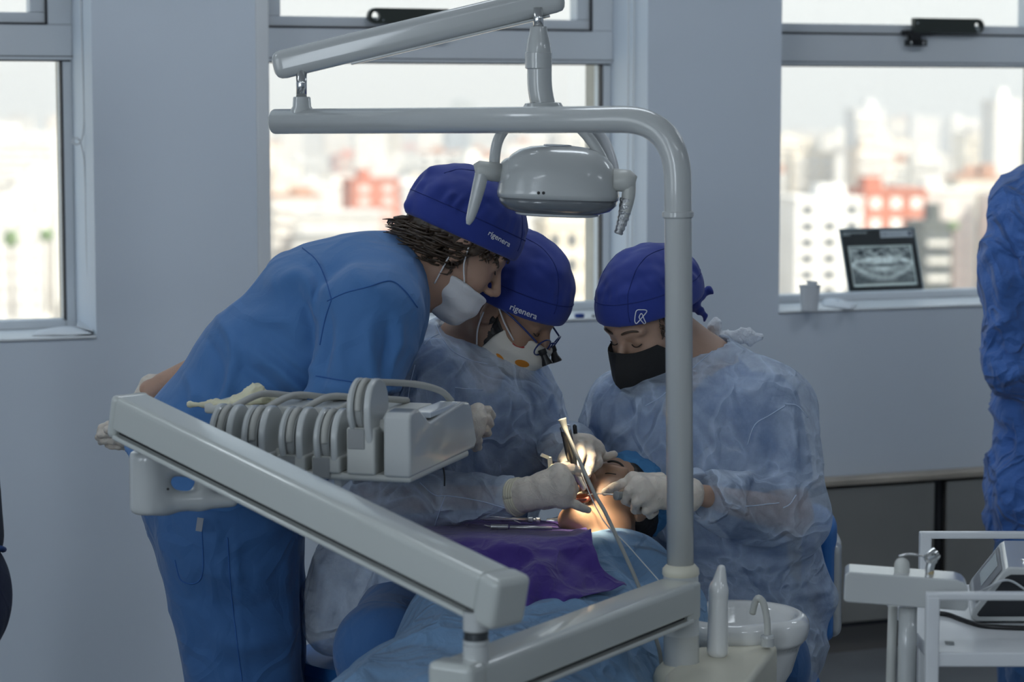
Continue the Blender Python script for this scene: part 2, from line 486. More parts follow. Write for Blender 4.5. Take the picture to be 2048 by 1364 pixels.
def seam(name, o, pix, r, m, parent, lift=0.0004, n=6, step=10):
    b = bvh_of(o); dense = []
    q = smooth_path([Vector((x, y, 0)) for x, y in pix], 8)
    pts = on_surface(b, [(p.x, p.y) for p in q], lift)
    if len(pts) < 2: return None
    # drop jumps
    keep = [pts[0]]
    for p in pts[1:]:
        if (p - keep[-1]).length < 0.06: keep.append(p)
    if len(keep) < 2: return None
    return tube(name, keep, r, m, parent, n=n)
def text_on(name, o, txt, p0, ux, vx, size, m, parent, lift=0.002, bold=0.0, shear=0.0):
    """printed or stitched lettering laid on a surface; p0 start pixel, ux/vx pixel vectors of one em along and up"""
    c = bpy.data.curves.new(name, 'FONT'); c.body = txt; c.size = 1.0; c.resolution_u = 3; c.offset = bold
    t = bpy.data.objects.new(name, c); COL.objects.link(t)
    dg = bpy.context.evaluated_depsgraph_get(); me = bpy.data.meshes.new_from_object(t.evaluated_get(dg))
    COL.objects.unlink(t); bpy.data.objects.remove(t)
    bm = bmesh.new(); bm.from_mesh(me)
    bmesh.ops.triangulate(bm, faces=bm.faces)
    b = bvh_of(o); bad = []
    for v in bm.verts:
        x, y = v.co.x * size, v.co.y * size
        d = ray(p0[0] + ux[0] * x + vx[0] * y, p0[1] + ux[1] * x + vx[1] * y).normalized()
        h = b.ray_cast(EYEP, d)
        if h[0] is None: bad.append(v)
        else: v.co = h[0] - d * lift
    bmesh.ops.delete(bm, geom=bad, context='VERTS')
    nf = bmesh.new(); nf.free()
    bm.to_mesh(me); bm.free(); me.materials.clear(); me.materials.append(m)
    return put(bpy.data.objects.new(name, me), parent)

# ================================================================== the room
D = 5.95                        # distance of the window wall
FRV = D + 0.24                  # plane of the window frames
Z_SILL = PW(1560, 628, D)[1]
def uD(px): return PW(px, 600, D)[0]
def uF(px): return PW(px, 600, FRV)[0]
u2l, u2r = uD(541), uD(1293)
u3l = uD(1558); u3r = u3l + (u2r - u2l)
u1r = uD(192); u1l = u1r - (u2r - u2l)
Z_TOP = 2.62; CEIL = 2.95
UL, UR, VR = -2.6, 6.6, -3.6
WT = 0.36
bm = bmesh.new()
edges = [UL, u1l, u1r, u2l, u2r, u3l, u3r, UR]
wbox(bm, UL - 0.2, UR + 0.2, D, D + WT, 0, Z_SILL)
wbox(bm, UL - 0.2, UR + 0.2, D, D + WT, Z_TOP, CEIL)
for a, b in ((UL - 0.2, u1l), (u1r, u2l), (u2r, u3l), (u3r, UR + 0.2)):
    wbox(bm, a, b, D, D + WT, Z_SILL, Z_TOP)
bmesh.ops.remove_doubles(bm, verts=bm.verts, dist=0.0005)
tag(bm_obj('wall_back', bm, WALLM), 'blue-grey painted wall with three windows', kind='structure')
bm = bmesh.new(); wbox(bm, UL - 0.2, UR + 0.2, VR - 0.2, D + WT, -0.12, 0)
tag(bm_obj('floor', bm, FLOORM), kind='structure')
bm = bmesh.new(); wbox(bm, UL - 0.2, UR + 0.2, VR - 0.2, D + WT, CEIL, CEIL + 0.2)
tag(bm_obj('ceiling', bm, CEILM), kind='structure')
bm = bmesh.new()
wbox(bm, UL - 0.2, UL, VR, D, 0, 0.95); wbox(bm, UL - 0.2, UL, VR, D, 2.55, CEIL)
for a, b in ((VR, -1.6), (0.4, 1.6), (3.6, D)): wbox(bm, UL - 0.2, UL, a, b, 0.95, 2.55)
tag(bm_obj('wall_left', bm, WALLM), kind='structure')
bm = bmesh.new(); wbox(bm, UR, UR + 0.2, VR, D, 0, CEIL)
tag(bm_obj('wall_right', bm, WALLM), kind='structure')
bm = bmesh.new(); wbox(bm, UL - 0.2, UR + 0.2, VR - 0.2, VR, 0, CEIL)
tag(bm_obj('wall_front', bm, WALLM), kind='structure')

# sills
for i, (a, b) in enumerate(((u1l, u1r), (u2l, u2r), (u3l, u3r))):
    bm = bmesh.new(); wbox(bm, a + 0.001, b - 0.001, D - 0.004, D + 0.30, Z_SILL + 0.0005, Z_SILL + 0.008)
    tag(bm_obj('trim_%d' % (i + 1), bm, SILLM, bevel=0.003), 'white painted window sill', kind='structure')
# corner bead of the middle window; window light on it put into whiter paint
bm = bmesh.new(); wbox(bm, uD(516), u2l + 0.002, D - 0.006, D + 0.02, Z_SILL, Z_TOP)
tag(bm_obj('trim_4', bm, SILLM, bevel=0.005), 'wall corner bead beside the middle window, whitened for the window light', kind='structure')

GLASS = bpy.data.materials.new('window_glass'); GLASS.use_nodes = True
nt = GLASS.node_tree; nt.nodes.clear()
_o = nt.nodes.new('ShaderNodeOutputMaterial'); _t = nt.nodes.new('ShaderNodeBsdfTransparent'); _g = nt.nodes.new('ShaderNodeBsdfGlossy'); _m = nt.nodes.new('ShaderNodeMixShader')
_g.inputs['Roughness'].default_value = 0.03; _m.inputs[0].default_value = 0.04; _t.inputs[0].default_value = (0.97, 0.985, 0.98, 1)
nt.links.new(_t.outputs[0], _m.inputs[1]); nt.links.new(_g.outputs[0], _m.inputs[2]); nt.links.new(_m.outputs[0], _o.inputs[0])
RUBBER = mat('window_gasket', (0.05, 0.05, 0.055), 0.6)
STAY = mat('dark_green_grey_metal', (0.045, 0.052, 0.045), 0.35, metal=0.3)
CONCRETE = mat('weathered_render', (0.55, 0.50, 0.42), 0.85, var=0.2, vscale=7)

zt0 = PW(1000, 126, FRV)[1]      # top of the lower pane
zt1 = PW(1000, 60, FRV)[1]       # top of the transom, sash starts
zt2 = PW(1000, 38, FRV)[1]       # bottom of the upper pane
def window(idx, a, b, label):
    root = bpy.data.objects.new('window_%d' % idx, None); root.location = RW((a + b) / 2, FRV, Z_SILL); COL.objects.link(root)
    tag(root, label, kind='structure')
    f0, f1 = FRV, FRV + 0.06; w = 0.026
    def part(name, boxes, m=FRAMEM, bev=0.003):
        bm = bmesh.new()
        for q in boxes: wbox(bm, *q)
        return bm_obj(name, bm, m, root, bevel=bev)
    zb = Z_SILL + 0.008
    # fixed lower light: slim frame; upper light: heavy outer frame and a top-hung sash
    part('jamb', [(a, a + w, f0, f1, zb, zt0)]); part('jamb', [(b - w, b, f0, f1, zb, zt0)])
    part('bottom_rail', [(a + w, b - w, f0, f1, zb, zb + 0.022)])
    part('transom', [(a, b, f0 - 0.012, f1, zt0, zt1)])
    ow = 0.066
    part('upper_jamb', [(a, a + ow, f0 - 0.012, f1, zt1, Z_TOP)]); part('upper_jamb', [(b - ow, b, f0 - 0.012, f1, zt1, Z_TOP)])
    part('head', [(a + ow, b - ow, f0 - 0.012, f1, Z_TOP - ow, Z_TOP)])
    part('gasket', [(a, b, f0 - 0.0135, f0 - 0.011, zt0 + 0.008, zt0 + 0.010), (a + ow - 0.001, b - ow + 0.001, f0 - 0.014, f0, zt1 - 0.001, zt1 + 0.003),
                    (a + ow - 0.003, a + ow + 0.001, f0 - 0.014, f0, zt1, Z_TOP - ow), (b - ow - 0.001, b - ow + 0.003, f0 - 0.014, f0, zt1, Z_TOP - ow),
                    (a + 0.004, b - 0.004, f0 - 0.001, f0 + 0.02, zt0 - 0.004, zt0 + 0.001), (b - w - 0.004, b - w + 0.001, f0 - 0.001, f0 + 0.02, zb + 0.02, zt0),
                    (a + w - 0.001, a + w + 0.004, f0 - 0.001, f0 + 0.02, zb + 0.02, zt0)], RUBBER, 0)
    sw = zt2 - zt1
    sash = part('sash', [(a + ow, b - ow, f0 - 0.002, f1 - 0.01, zt1 + 0.003, zt2), (a + ow, b - ow, f0 - 0.002, f1 - 0.01, Z_TOP - ow - sw, Z_TOP - ow),
                         (a + ow, a + ow + sw * 1.3, f0 - 0.002, f1 - 0.01, zt2, Z_TOP - ow - sw), (b - ow - sw * 1.3, b - ow, f0 - 0.002, f1 - 0.01, zt2, Z_TOP - ow - sw)])
    part('pane', [(a + w, b - w, f0 + 0.03, f0 + 0.034, zb + 0.022, zt0)], GLASS, 0)
    part('pane', [(a + ow + sw * 1.3, b - ow - sw * 1.3, f0 + 0.02, f0 + 0.024, zt2, Z_TOP - ow - sw)], GLASS, 0)
    # weathered outer reveal
    part('outer_reveal', [(b - 0.012, b + 0.0, f1 + 0.001, D + WT + 0.03, zb, Z_TOP)], CONCRETE, 0)
    return root
window(1, u1l, u1r, 'white framed window at the left edge with a tilted upper sash')
w2 = window(2, u2l, u2r, 'white framed middle window behind the dental lamp')
w3 = window(3, u3l, u3r, 'white framed right window with an X-ray film on its sill')

def stay(win, px0, px1, py0, py1, flip):
    """dark friction stay across the sash of an upper light: bar with an eyelet at one end and a screwed bracket"""
    u0, z0 = PW(px0, py1, FRV - 0.03); u1, z1 = PW(px1, py0, FRV - 0.03)
    zc = (z0 + z1) / 2; h = (z1 - z0) / 2
    bm = bmesh.new()
    ue = u0 + h if not flip else u1 - h
    # bar as two flanges around the eyelet
    loop = []
    n = 10
    for k in range(n + 1):
        t = math.pi / 2 + math.pi * k / n if not flip else -math.pi / 2 + math.pi * k / n
        loop.append((ue + math.cos(t) * h, zc + math.sin(t) * h))
    other = u1 if not flip else u0
    loop = loop + ([(other, zc - h), (other, zc + h)] if not flip else [(other, zc + h), (other, zc - h)])
    ring = [(ue + math.cos(2 * math.pi * k / 16) * h * 0.55, zc + math.sin(2 * math.pi * k / 16) * h * 0.55) for k in range(16)]
    o2 = [bm.verts.new(RW(x, FRV - 0.035, z)) for x, z in loop]; i2 = [bm.verts.new(RW(x, FRV - 0.035, z)) for x, z in ring]
    es = [bm.edges.new((o2[k], o2[(k + 1) % len(o2)])) for k in range(len(o2))] + [bm.edges.new((i2[k], i2[(k + 1) % 16])) for k in range(16)]
    g = bmesh.ops.triangle_fill(bm, edges=es, use_beauty=True)
    ff = [x for x in g['geom'] if isinstance(x, bmesh.types.BMFace)]
    r = bmesh.ops.extrude_face_region(bm, geom=ff)
    bmesh.ops.translate(bm, verts=[x for x in r['geom'] if isinstance(x, bmesh.types.BMVert)], vec=RW(0, 0.018, 0) - RW(0, 0, 0))
    bar = bm_obj('stay', bm, STAY, win)
    return bar
stay(w2, 736, 896, 18, 47, False)
stay(w3, 1827, 1967, 38, 65, True)
def uvz(px, py, dv): u, z = PW(px, py, FRV + dv); return u, z
for win, pts in ((w3, [(1811, 60, 1862, 72), (1822, 68, 1842, 88), (1816, 79, 1853, 92)]), (w2, [(855, 68, 897, 80)])):
    bm = bmesh.new()
    for (x0, y0, x1, y1) in pts:
        a_, z1_ = uvz(x0, y0, -0.03); b_2, z0_ = uvz(x1, y1, -0.03)
        wbox(bm, a_, b_2, FRV - 0.034, FRV - 0.006, z0_, z1_)
    bk = bm_obj('bracket', bm, BLACK, win, bevel=0.001)
    if win is w3:
        for sx_, sy_ in ((1822, 86), (1847, 86)):
            a_, z_ = uvz(sx_, sy_, -0.034)
            lathe('screw', RW(a_, FRV - 0.034, z_), RW(0, -1, 0), [(0, 0.0035), (0.001, 0.0035), (0.002, 0.002)], CHROME, bk, n=10)
for win, x, y in ((w2, 767, 40), (w3, 1836, 46), (w3, 1957, 61)):
    a_, z_ = uvz(x, y, -0.036)
    lathe('rivet', RW(a_, FRV - 0.0355, z_), RW(0, -1, 0), [(0, 0.003), (0.0015, 0.002)], CHROME, win, n=10)

# steel base cabinets under the right window
cab_front = D - 0.06
zc1 = PW(1700, 970, cab_front)[1]
ucl, ucr = uD(1300), UR - 0.3
cu1 = PW(1878, 1100, cab_front)[0]
def cabinet(u0, u1, doors, label, gap_at):
    r = thing('steel_cabinet', RW((u0 + u1) / 2, cab_front, 0), label, 'cabinet', 'steel cabinets under the right window')
    bm = bmesh.new(); wbox(bm, u0, u1, cab_front + 0.022, D - 0.002, 0.075, zc1 - 0.001)
    bm_obj('body', bm, mat('dark_steel_recess', (0.06, 0.06, 0.065), 0.5, metal=0.5), r)
    bm = bmesh.new(); wbox(bm, u0, u1, cab_front + 0.03, D - 0.002, 0.0, 0.074)
    bm_obj('plinth', bm, mat('plinth_grey', (0.16, 0.15, 0.14), 0.5), r)
    for (a, b) in doors:
        bm = bmesh.new(); wbox(bm, a, b, cab_front, cab_front + 0.02, 0.09, zc1 - 0.008)
        bm_obj('door', bm, STEEL, r, bevel=0.004)
    return r
g = 0.012
ud = PW(1868, 1100, cab_front)[0]
cabinet(ucl, cu1, [(ucl, (ucl + ud) / 2 - 0.08), ((ucl + ud) / 2 - 0.07, ud)], 'brushed steel cabinet behind the seated dentist in the black mask', 0)
cabinet(cu1 + 0.004, cu1 + 1.0, [(cu1 + 0.022, cu1 + 0.5), (cu1 + 0.512, cu1 + 0.98)], 'brushed steel cabinet at the right behind the white trolley', 0)
bm = bmesh.new(); wbox(bm, ucl, cu1 + 1.0, cab_front - 0.012, D - 0.002, zc1, zc1 + 0.018)
tag(bm_obj('steel_worktop', bm, mat('worn_steel_edge', (0.50, 0.44, 0.36), 0.5, metal=0.5, var=0.2, vscale=6), bevel=0.003), 'narrow steel worktop ledge along the wall over the cabinets', 'worktop')

# unseen ceiling luminaires, added as fill and to light the wall top
LUM = bpy.data.materials.new('fill_diffuser'); LUM.use_nodes = True
nt = LUM.node_tree; nt.nodes.clear(); _o = nt.nodes.new('ShaderNodeOutputMaterial'); _e = nt.nodes.new('ShaderNodeEmission')
_e.inputs[0].default_value = (0.84, 0.92, 1.0, 1); _e.inputs[1].default_value = 5.7; nt.links.new(_e.outputs[0], _o.inputs[0])
k = 0
for u in (-0.6, 2.0, 4.6):
    for v in (1.0, 4.7):
        k += 1
        r = thing('fill_ceiling_light', RW(u, v, CEIL - 0.05), 'white ceiling luminaire with a bright diffuser, added unseen above the picture as fill', 'ceiling light', 'added ceiling fill lights')
        bm = bmesh.new(); wbox(bm, u - 0.62, u + 0.62, v - 0.17, v + 0.17, CEIL - 0.05, CEIL - 0.001); bm_obj('housing', bm, FRAMEM, r, bevel=0.004)
        bm = bmesh.new(); wbox(bm, u - 0.6, u + 0.6, v - 0.15, v + 0.15, CEIL - 0.056, CEIL - 0.0505); bm_obj('diffuser', bm, LUM, r)

# bead chains of the roller blinds
BEAD = mat('white_bead_plastic', (0.78, 0.80, 0.82), 0.4)
def chain(label, path, step=0.0062):
    pts = smooth_path(path, 14)
    L = [0]
    for a, b in zip(pts, pts[1:]): L.append(L[-1] + (b - a).length)
    bm = bmesh.new(); s = 0; j = 0
    while s < L[-1]:
        while L[j + 1] < s: j += 1
        t = (s - L[j]) / max(L[j + 1] - L[j], 1e-9); p = pts[j].lerp(pts[j + 1], t)
        bmesh.ops.create_icosphere(bm, subdivisions=1, radius=0.0033, matrix=Matrix.Translation(p)); s += step
    o = bm_obj('bead_chain', bm, BEAD, None, smooth=True)
    return tag(o, label, 'blind chain')
def cj(px, py, dv=0.10):        # on the reveal, dv behind the wall face
    u, z = PW(px, py, D + dv); return RW(u, D + dv, z)
chain('white bead chain with a small twisted loop hanging in the left window reveal',
      [cj(161, -60), cj(163, 60), cj(166, 150), cj(168, 240), cj(164, 275), cj(157, 288), cj(147, 287), cj(147, 277), cj(156, 277), cj(163, 292), cj(169, 330), cj(172, 430), cj(174, 520), cj(179, 595),
       cj(183, 590), cj(181, 520), cj(179, 430), cj(176, 330), cj(172, 240), cj(170, 100), cj(168, -60)])
chain('white bead chain hanging straight in the middle window reveal', [cj(1258, -60, 0.08), cj(1257, 100, 0.08), cj(1256, 300, 0.08), cj(1255, 560, 0.08), cj(1259, 572, 0.08), cj(1263, 560, 0.08), cj(1266, 300, 0.08), cj(1269, -60, 0.08)])

# ================================================================== things on the sills
SZ = Z_SILL + 0.0085
PAPER = mat('sterile_paper', (0.78, 0.80, 0.82), 0.7, bump=0.3, bscale=60)
def sill_pt(px, py): return PZ(px, py, SZ)
def pouch(name, quad, label, th, m, twist=0.004, group=None, cat='packet', fold=None):
    """flat paper/film sterilisation pouch, a crumpled two-sided sheet with sealed rim"""
    n = 14; a, b, c, d = quad; V_ = []; Fc = []
    for side in (0, 1):
        for i in range(n + 1):
            for j in range(n + 1):
                s, t = i / n, j / n
                p = a * (1 - s) * (1 - t) + b * s * (1 - t) + c * s * t + d * (1 - s) * t
                bul = math.sin(math.pi * s) ** 0.6 * math.sin(math.pi * t) ** 0.6
                z = (th * bul * (1 if side else 0.05) + (0.0016 if side else 0.0004)) + twist * abs(math.sin(5 * s + 3 * t)) * s * (0.8 if side else 0.78)
                V_.append((p.x, p.y, p.z + z))
    N = (n + 1) ** 2
    for side in (0, 1):
        for i in range(n):
            for j in range(n):
                k = side * N + i * (n + 1) + j
                q = (k, k + 1, k + n + 2, k + n + 1); Fc.append(q if side == 0 else q[::-1])
    rim = [i * (n + 1) for i in range(n + 1)] + [n * (n + 1) + j for j in range(1, n + 1)] + [i * (n + 1) + n for i in range(n - 1, -1, -1)] + [j for j in range(n - 1, 0, -1)]
    for x, y in zip(rim, rim[1:] + rim[:1]): Fc.append((x, y, y + N, x + N))
    root = thing(name, sum(quad, V(0, 0, 0)) / 4, label, cat, group)
    mesh_obj('sleeve', V_, Fc, m, root, smooth=True)
    return root
r = pouch('sterile_pouch', [sill_pt(64, 672), sill_pt(183, 671), sill_pt(178, 657), sill_pt(78, 660)], 'crumpled white sterile pouch lying on the left window sill', 0.010, PAPER)
a, b, c, d = sill_pt(152, 664), sill_pt(186, 670), sill_pt(182, 662), sill_pt(158, 658)
mesh_obj('folded_flap', [a + V(0, 0, .014), b + V(0, 0, .009), c + V(0, 0, .012), d + V(0, 0, .020), a + V(0, 0, .016), b + V(0, 0, .011), c + V(0, 0, .014), d + V(0, 0, .023)],
         [(3, 2, 1, 0), (4, 5, 6, 7), (0, 1, 5, 4), (1, 2, 6, 5), (2, 3, 7, 6), (3, 0, 4, 7)], PAPER, r)
r = pouch('sterile_pouch', [sill_pt(1646, 612), sill_pt(1700, 620), sill_pt(1716, 611), sill_pt(1640, 594)], 'slim clear sterile pouch beside the paper cup on the right sill', 0.012, PAPER, 0.002)
a, b = sill_pt(1672, 610), sill_pt(1700, 616)
bm = bmesh.new(); frame_box(bm, a + V(0, 0.004, 0.014), (b - a).normalized(), V(-0.2, 0.98, 0), V(0, 0, 1), 0, 0.03, 0, 0.008, 0, 0.001)
bm_obj('printed_strip', bm, mat('pale_blue_print', (0.35, 0.45, 0.62), 0.6), r)
# paper cups
def cup(name, base, h, r0, r1, label, tilt=V(0, 0, 1), m=PAPER):
    rt = thing(name, base, label, 'cup')
    t = 0.0012
    prof = [(0.003, r0 * 0.2), (0.003, r0 - t), (h - 0.002, r1 - t), (h, r1), (h, r1 + 0.0022), (h - 0.003, r1 + 0.0022), (h - 0.004, r1), (0.0, r0), (0.0, r0 * 0.2)]
    bm = bmesh.new(); lathe_into(bm, base, tilt, prof, 32)
    o = bm_obj('cup_wall', bm, m, rt, smooth=True); md = o.modifiers.new('es', 'EDGE_SPLIT'); md.split_angle = 0.6
    return rt
cb = sill_pt(1619, 621); sc = F / cb.y
cup('paper_cup', cb, 51 / sc, 16.5 / sc, 21 / sc, 'white paper cup on the right sill with a smaller cup standing in it')
cup('small_paper_cup', cb + V(0.006, 0.004, 0.02), 44 / sc, 8.0 / sc, 10.5 / sc, 'small pale paper cup standing inside the larger paper cup', V(0.02, 0, 1))
# blue cap and small stopper on the middle sill
c0 = sill_pt(1159, 635)
lathe('bottle_cap', c0, V(0, 0, 1), [(0, 0.012), (0.002, 0.0135), (0.009, 0.0135), (0.0105, 0.012), (0.0105, 0.009), (0.009, 0.008)], mat('blue_cap_plastic', (0.02, 0.06, 0.28), 0.4))
tag(bpy.data.objects['bottle_cap'], 'small blue plastic cap lying on the middle window sill', 'cap')
c0 = sill_pt(1187, 634)
lathe('rubber_stopper', c0, V(0, 0, 1), [(0, 0.006), (0.003, 0.006), (0.004, 0.004), (0.007, 0.0035)], GREY)
tag(bpy.data.objects['rubber_stopper'], 'tiny grey stopper next to the blue cap on the middle sill', 'stopper')

# X-ray film leaning on the right window
q = [(1687, 457), (1841, 459), (1849, 588), (1699, 595)]   # tl tr br bl
bl = sill_pt(1699, 594); br = sill_pt(1849, 588)
W_ = (br - bl).length; wx = (br - bl).normalized()
hh = (594 - 457) / F * bl.y
nback = RW(0, 1, 0) - RW(0, 0, 0)
up_f = (V(0, 0, 1) + nback * 0.22 + wx * -0.07).normalized(); hh = hh / up_f.z * 0.985
nf = wx.cross(up_f).normalized()
if nf.y > 0: nf = -nf
xr = thing('xray_film', (bl + br) / 2, 'black panoramic dental X-ray film propped up on the right window sill', 'x-ray film')
bm = bmesh.new()
for (x0, x1, y0, y1) in ((0, W_, 0, 0.15 * hh), (0, W_, 0.735 * hh, hh), (0, 0.085 * W_, 0.15 * hh, 0.735 * hh), (0.915 * W_, W_, 0.15 * hh, 0.735 * hh)): frame_box(bm, bl, wx, up_f, nf, x0, x1, y0, y1, -0.0006, 0)
bm_obj('film', bm, mat('black_film', (0.010, 0.010, 0.011), 0.3), xr)
bm = bmesh.new()
for (x0, x1, y0, y1) in ((0, W_, hh - 0.004, hh + 0.001), (-0.001, 0.003, 0, hh), (W_ - 0.002, W_ + 0.001, 0, hh)): frame_box(bm, bl, wx, up_f, nf, x0, x1, y0, y1, -0.001, 0.0006)
bm_obj('film_edge', bm, mat('clear_film_edge', (0.55, 0.68, 0.75), 0.3), xr)
# radiograph print (procedural grey values)
XM = mat('radiograph_print', (0.3, 0.34, 0.37), 0.3)
nt = XM.node_tree; bs = nt.nodes['Principled BSDF']
uvn = nt.nodes.new('ShaderNodeTexCoord'); sp_ = nt.nodes.new('ShaderNodeSeparateXYZ'); nt.links.new(uvn.outputs['UV'], sp_.inputs[0])
def mth(op, a=None, b=None, c=None, clamp=False):
    n = nt.nodes.new('ShaderNodeMath'); n.operation = op; n.use_clamp = clamp
    for i, x in enumerate((a, b, c)):
        if x is None: continue
        if isinstance(x, (int, float)): n.inputs[i].default_value = x
        else: nt.links.new(x, n.inputs[i])
    return n.outputs[0]
ux_, uy_ = sp_.outputs[0], sp_.outputs[1]
def gauss(d, w): return mth('POWER', 2.718, mth('MULTIPLY', mth('POWER', mth('DIVIDE', d, w), 2.0), -1.0))
cx_ = mth('SUBTRACT', ux_, 0.5)
x2 = mth('MULTIPLY', cx_, cx_)
yb = mth('SUBTRACT', uy_, mth('ADD', 0.50, mth('MULTIPLY', x2, 0.35)))     # bite line
teeth = mth('ABSOLUTE', mth('SINE', mth('MULTIPLY', cx_, 62.0)))
inarch = gauss(cx_, 0.30)
row = mth('MULTIPLY', mth('MULTIPLY', gauss(mth('SUBTRACT', mth('ABSOLUTE', yb), 0.10), 0.085), inarch), mth('MULTIPLY_ADD', teeth, 0.45, 0.5))
gap = mth('MULTIPLY', gauss(yb, 0.022), inarch)
jaw = gauss(mth('SUBTRACT', uy_, mth('ADD', 0.16, mth('MULTIPLY', x2, 1.5))), 0.075)
sinus = gauss(mth('SUBTRACT', uy_, mth('ADD', 0.70, mth('MULTIPLY', x2, -0.6))), 0.05)
nz_ = nt.nodes.new('ShaderNodeTexNoise'); nz_.inputs['Scale'].default_value = 9; nz_.inputs['Detail'].default_value = 6; nz_.inputs['Distortion'].default_value = 1.2
nt.links.new(uvn.outputs['UV'], nz_.inputs['Vector'])
val = mth('ADD', mth('MULTIPLY', row, 0.75), mth('MULTIPLY', jaw, 0.35))
val = mth('ADD', val, mth('MULTIPLY', sinus, 0.4))
val = mth('ADD', val, mth('MULTIPLY', mth('SUBTRACT', nz_.outputs['Fac'], 0.42), mth('MULTIPLY_ADD', uy_, 1.9, 0.35)))
val = mth('SUBTRACT', mth('ADD', val, 0.08), mth('MULTIPLY', gap, 0.4), clamp=True)
rp_ = nt.nodes.new('ShaderNodeValToRGB'); rp_.color_ramp.elements[0].color = (0.02, 0.03, 0.04, 1); rp_.color_ramp.elements[1].color = (0.75, 0.85, 0.88, 1)
nt.links.new(val, rp_.inputs[0]); nt.links.new(rp_.outputs[0], bs.inputs['Base Color'])
def plate(name, x0, x1, y0, y1, m, lift, parent):
    pts = [bl + wx * (x * W_) + up_f * (y * hh) + nf * lift for x, y in ((x0, y0), (x1, y0), (x1, y1), (x0, y1))]
    o = mesh_obj(name, pts, [(0, 1, 2, 3)], m, parent)
    me = o.data; uv = me.uv_layers.new(name='UVMap')
    for l, c in zip(uv.data, ((0, 0), (1, 0), (1, 1), (0, 1))): l.uv = c
    return o
def backlit(m, w):
    """film that lets daylight through: adds a translucent share of the same colour"""
    nt = m.node_tree; b = nt.nodes['Principled BSDF']; t = nt.nodes.new('ShaderNodeBsdfTranslucent'); x = nt.nodes.new('ShaderNodeMixShader'); x.inputs[0].default_value = w
    if b.inputs['Base Color'].is_linked: nt.links.new(b.inputs['Base Color'].links[0].from_socket, t.inputs[0])
    else: t.inputs[0].default_value = b.inputs['Base Color'].default_value
    o = [n for n in nt.nodes if n.type == 'OUTPUT_MATERIAL'][0]
    nt.links.new(b.outputs[0], x.inputs[1]); nt.links.new(t.outputs[0], x.inputs[2]); nt.links.new(x.outputs[0], o.inputs[0])
    return m
backlit(XM, 0.55); backlit(mat('film_white', (0.62, 0.72, 0.72), 0.4), 0.5); backlit(MATS['clear_film_edge'], 0.5)
for (x0, x1, y0, y1) in ((0.075, 0.925, 0.14, 0.175), (0.075, 0.925, 0.725, 0.745), (0.905, 0.925, 0.175, 0.725), (0.075, 0.09, 0.175, 0.725)): plate('white_border', x0, x1, y0, y1, MATS['film_white'], 0.0009, xr)
if 0: plate('white_border', 0.075, 0.925, 0.14, 0.745, mat('film_white', (0.62, 0.72, 0.72), 0.4), 0.0009, xr)
plate('radiograph', 0.09, 0.905, 0.175, 0.725, XM, 0.0012, xr)
plate('sticker', 0.53, 0.965, 0.855, 0.965, mat('sticker_white', (0.66, 0.68, 0.72), 0.5), 0.0009, xr)
def flat_text(name, txt, x, y, size, m, parent, lift=0.0014):
    c = bpy.data.curves.new(name, 'FONT'); c.body = txt; c.size = size; c.resolution_u = 2
    t = bpy.data.objects.new(name, c); COL.objects.link(t)
    dg = bpy.context.evaluated_depsgraph_get(); me = bpy.data.meshes.new_from_object(t.evaluated_get(dg))
    bpy.data.objects.remove(t)
    for v in me.vertices: v.co = bl + wx * (x * W_ + v.co.x) + up_f * (y * hh + v.co.y) + nf * lift
    me.materials.clear(); me.materials.append(m); return put(bpy.data.objects.new(name, me), parent)
TXW = mat('film_text', (0.75, 0.8, 0.82), 0.5); TXG = mat('sticker_text', (0.16, 0.17, 0.22), 0.5); TXL = mat('sticker_text_light', (0.42, 0.44, 0.5), 0.5)
flat_text('lettering', 'UBA', 0.55, 0.893, 0.010, TXG, xr); flat_text('lettering', 'odontología', 0.645, 0.893, 0.0098, TXL, xr)
for k in range(16): plate('print_mark', 0.03 + 0.021 * k, 0.03 + 0.021 * k + (0.012, 0.017, 0.014)[k % 3], 0.928, 0.948, TXW, 0.0011, xr)
for k in range(5): plate('print_mark', 0.03 + 0.021 * k, 0.03 + 0.021 * k + (0.016, 0.013)[k % 2], 0.898, 0.914, TXW, 0.0011, xr)
bm = bmesh.new(); lathe_into(bm, bl + wx * (0.925 * W_) + up_f * (0.912 * hh) + nf * 0.0010, nf, [(0, 0.0075), (0.0004, 0.0075), (0.0004, 0.006), (0.0002, 0.006), (0.0002, 0.0035), (0.0005, 0.0035), (0.0005, 0.001)], 20)
bm_obj('emblem', bm, TXG, xr)

# ================================================================== the city outside
GZ = -46.0
bm = bmesh.new(); wbox(bm, -2500, 2500, 120, 4200, GZ - 0.5, GZ)
tag(bm_obj('city_ground', bm, mat('city_ground', (0.42, 0.38, 0.32), 0.9, var=0.25, vscale=0.02)), kind='structure')
WIN_D = mat('far_window', (0.10, 0.11, 0.12), 0.3); WIN_S = mat('far_shutter', (0.62, 0.60, 0.57), 0.6)
PAL = [(0.78, 0.76, 0.71), (0.72, 0.70, 0.66), (0.80, 0.74, 0.62), (0.66, 0.66, 0.66), (0.74, 0.66, 0.54), (0.82, 0.80, 0.77), (0.60, 0.58, 0.55), (0.70, 0.60, 0.50)]
WALLS = [mat('far_wall_%d' % i, c, 0.9, var=0.08, vscale=0.15) for i, c in enumerate(PAL)]
BRICK = mat('far_red_brick', (0.50, 0.16, 0.09), 0.9, var=0.1, vscale=0.2); ROOF = mat('far_roof', (0.45, 0.25, 0.16), 0.9, var=0.2, vscale=0.2)
ROOFG = mat('far_roof_grey', (0.40, 0.38, 0.36), 0.9); BLUEG = mat('far_blue_glass', (0.16, 0.22, 0.30), 0.4)
LEAF = mat('far_foliage', (0.14, 0.22, 0.09), 0.9)
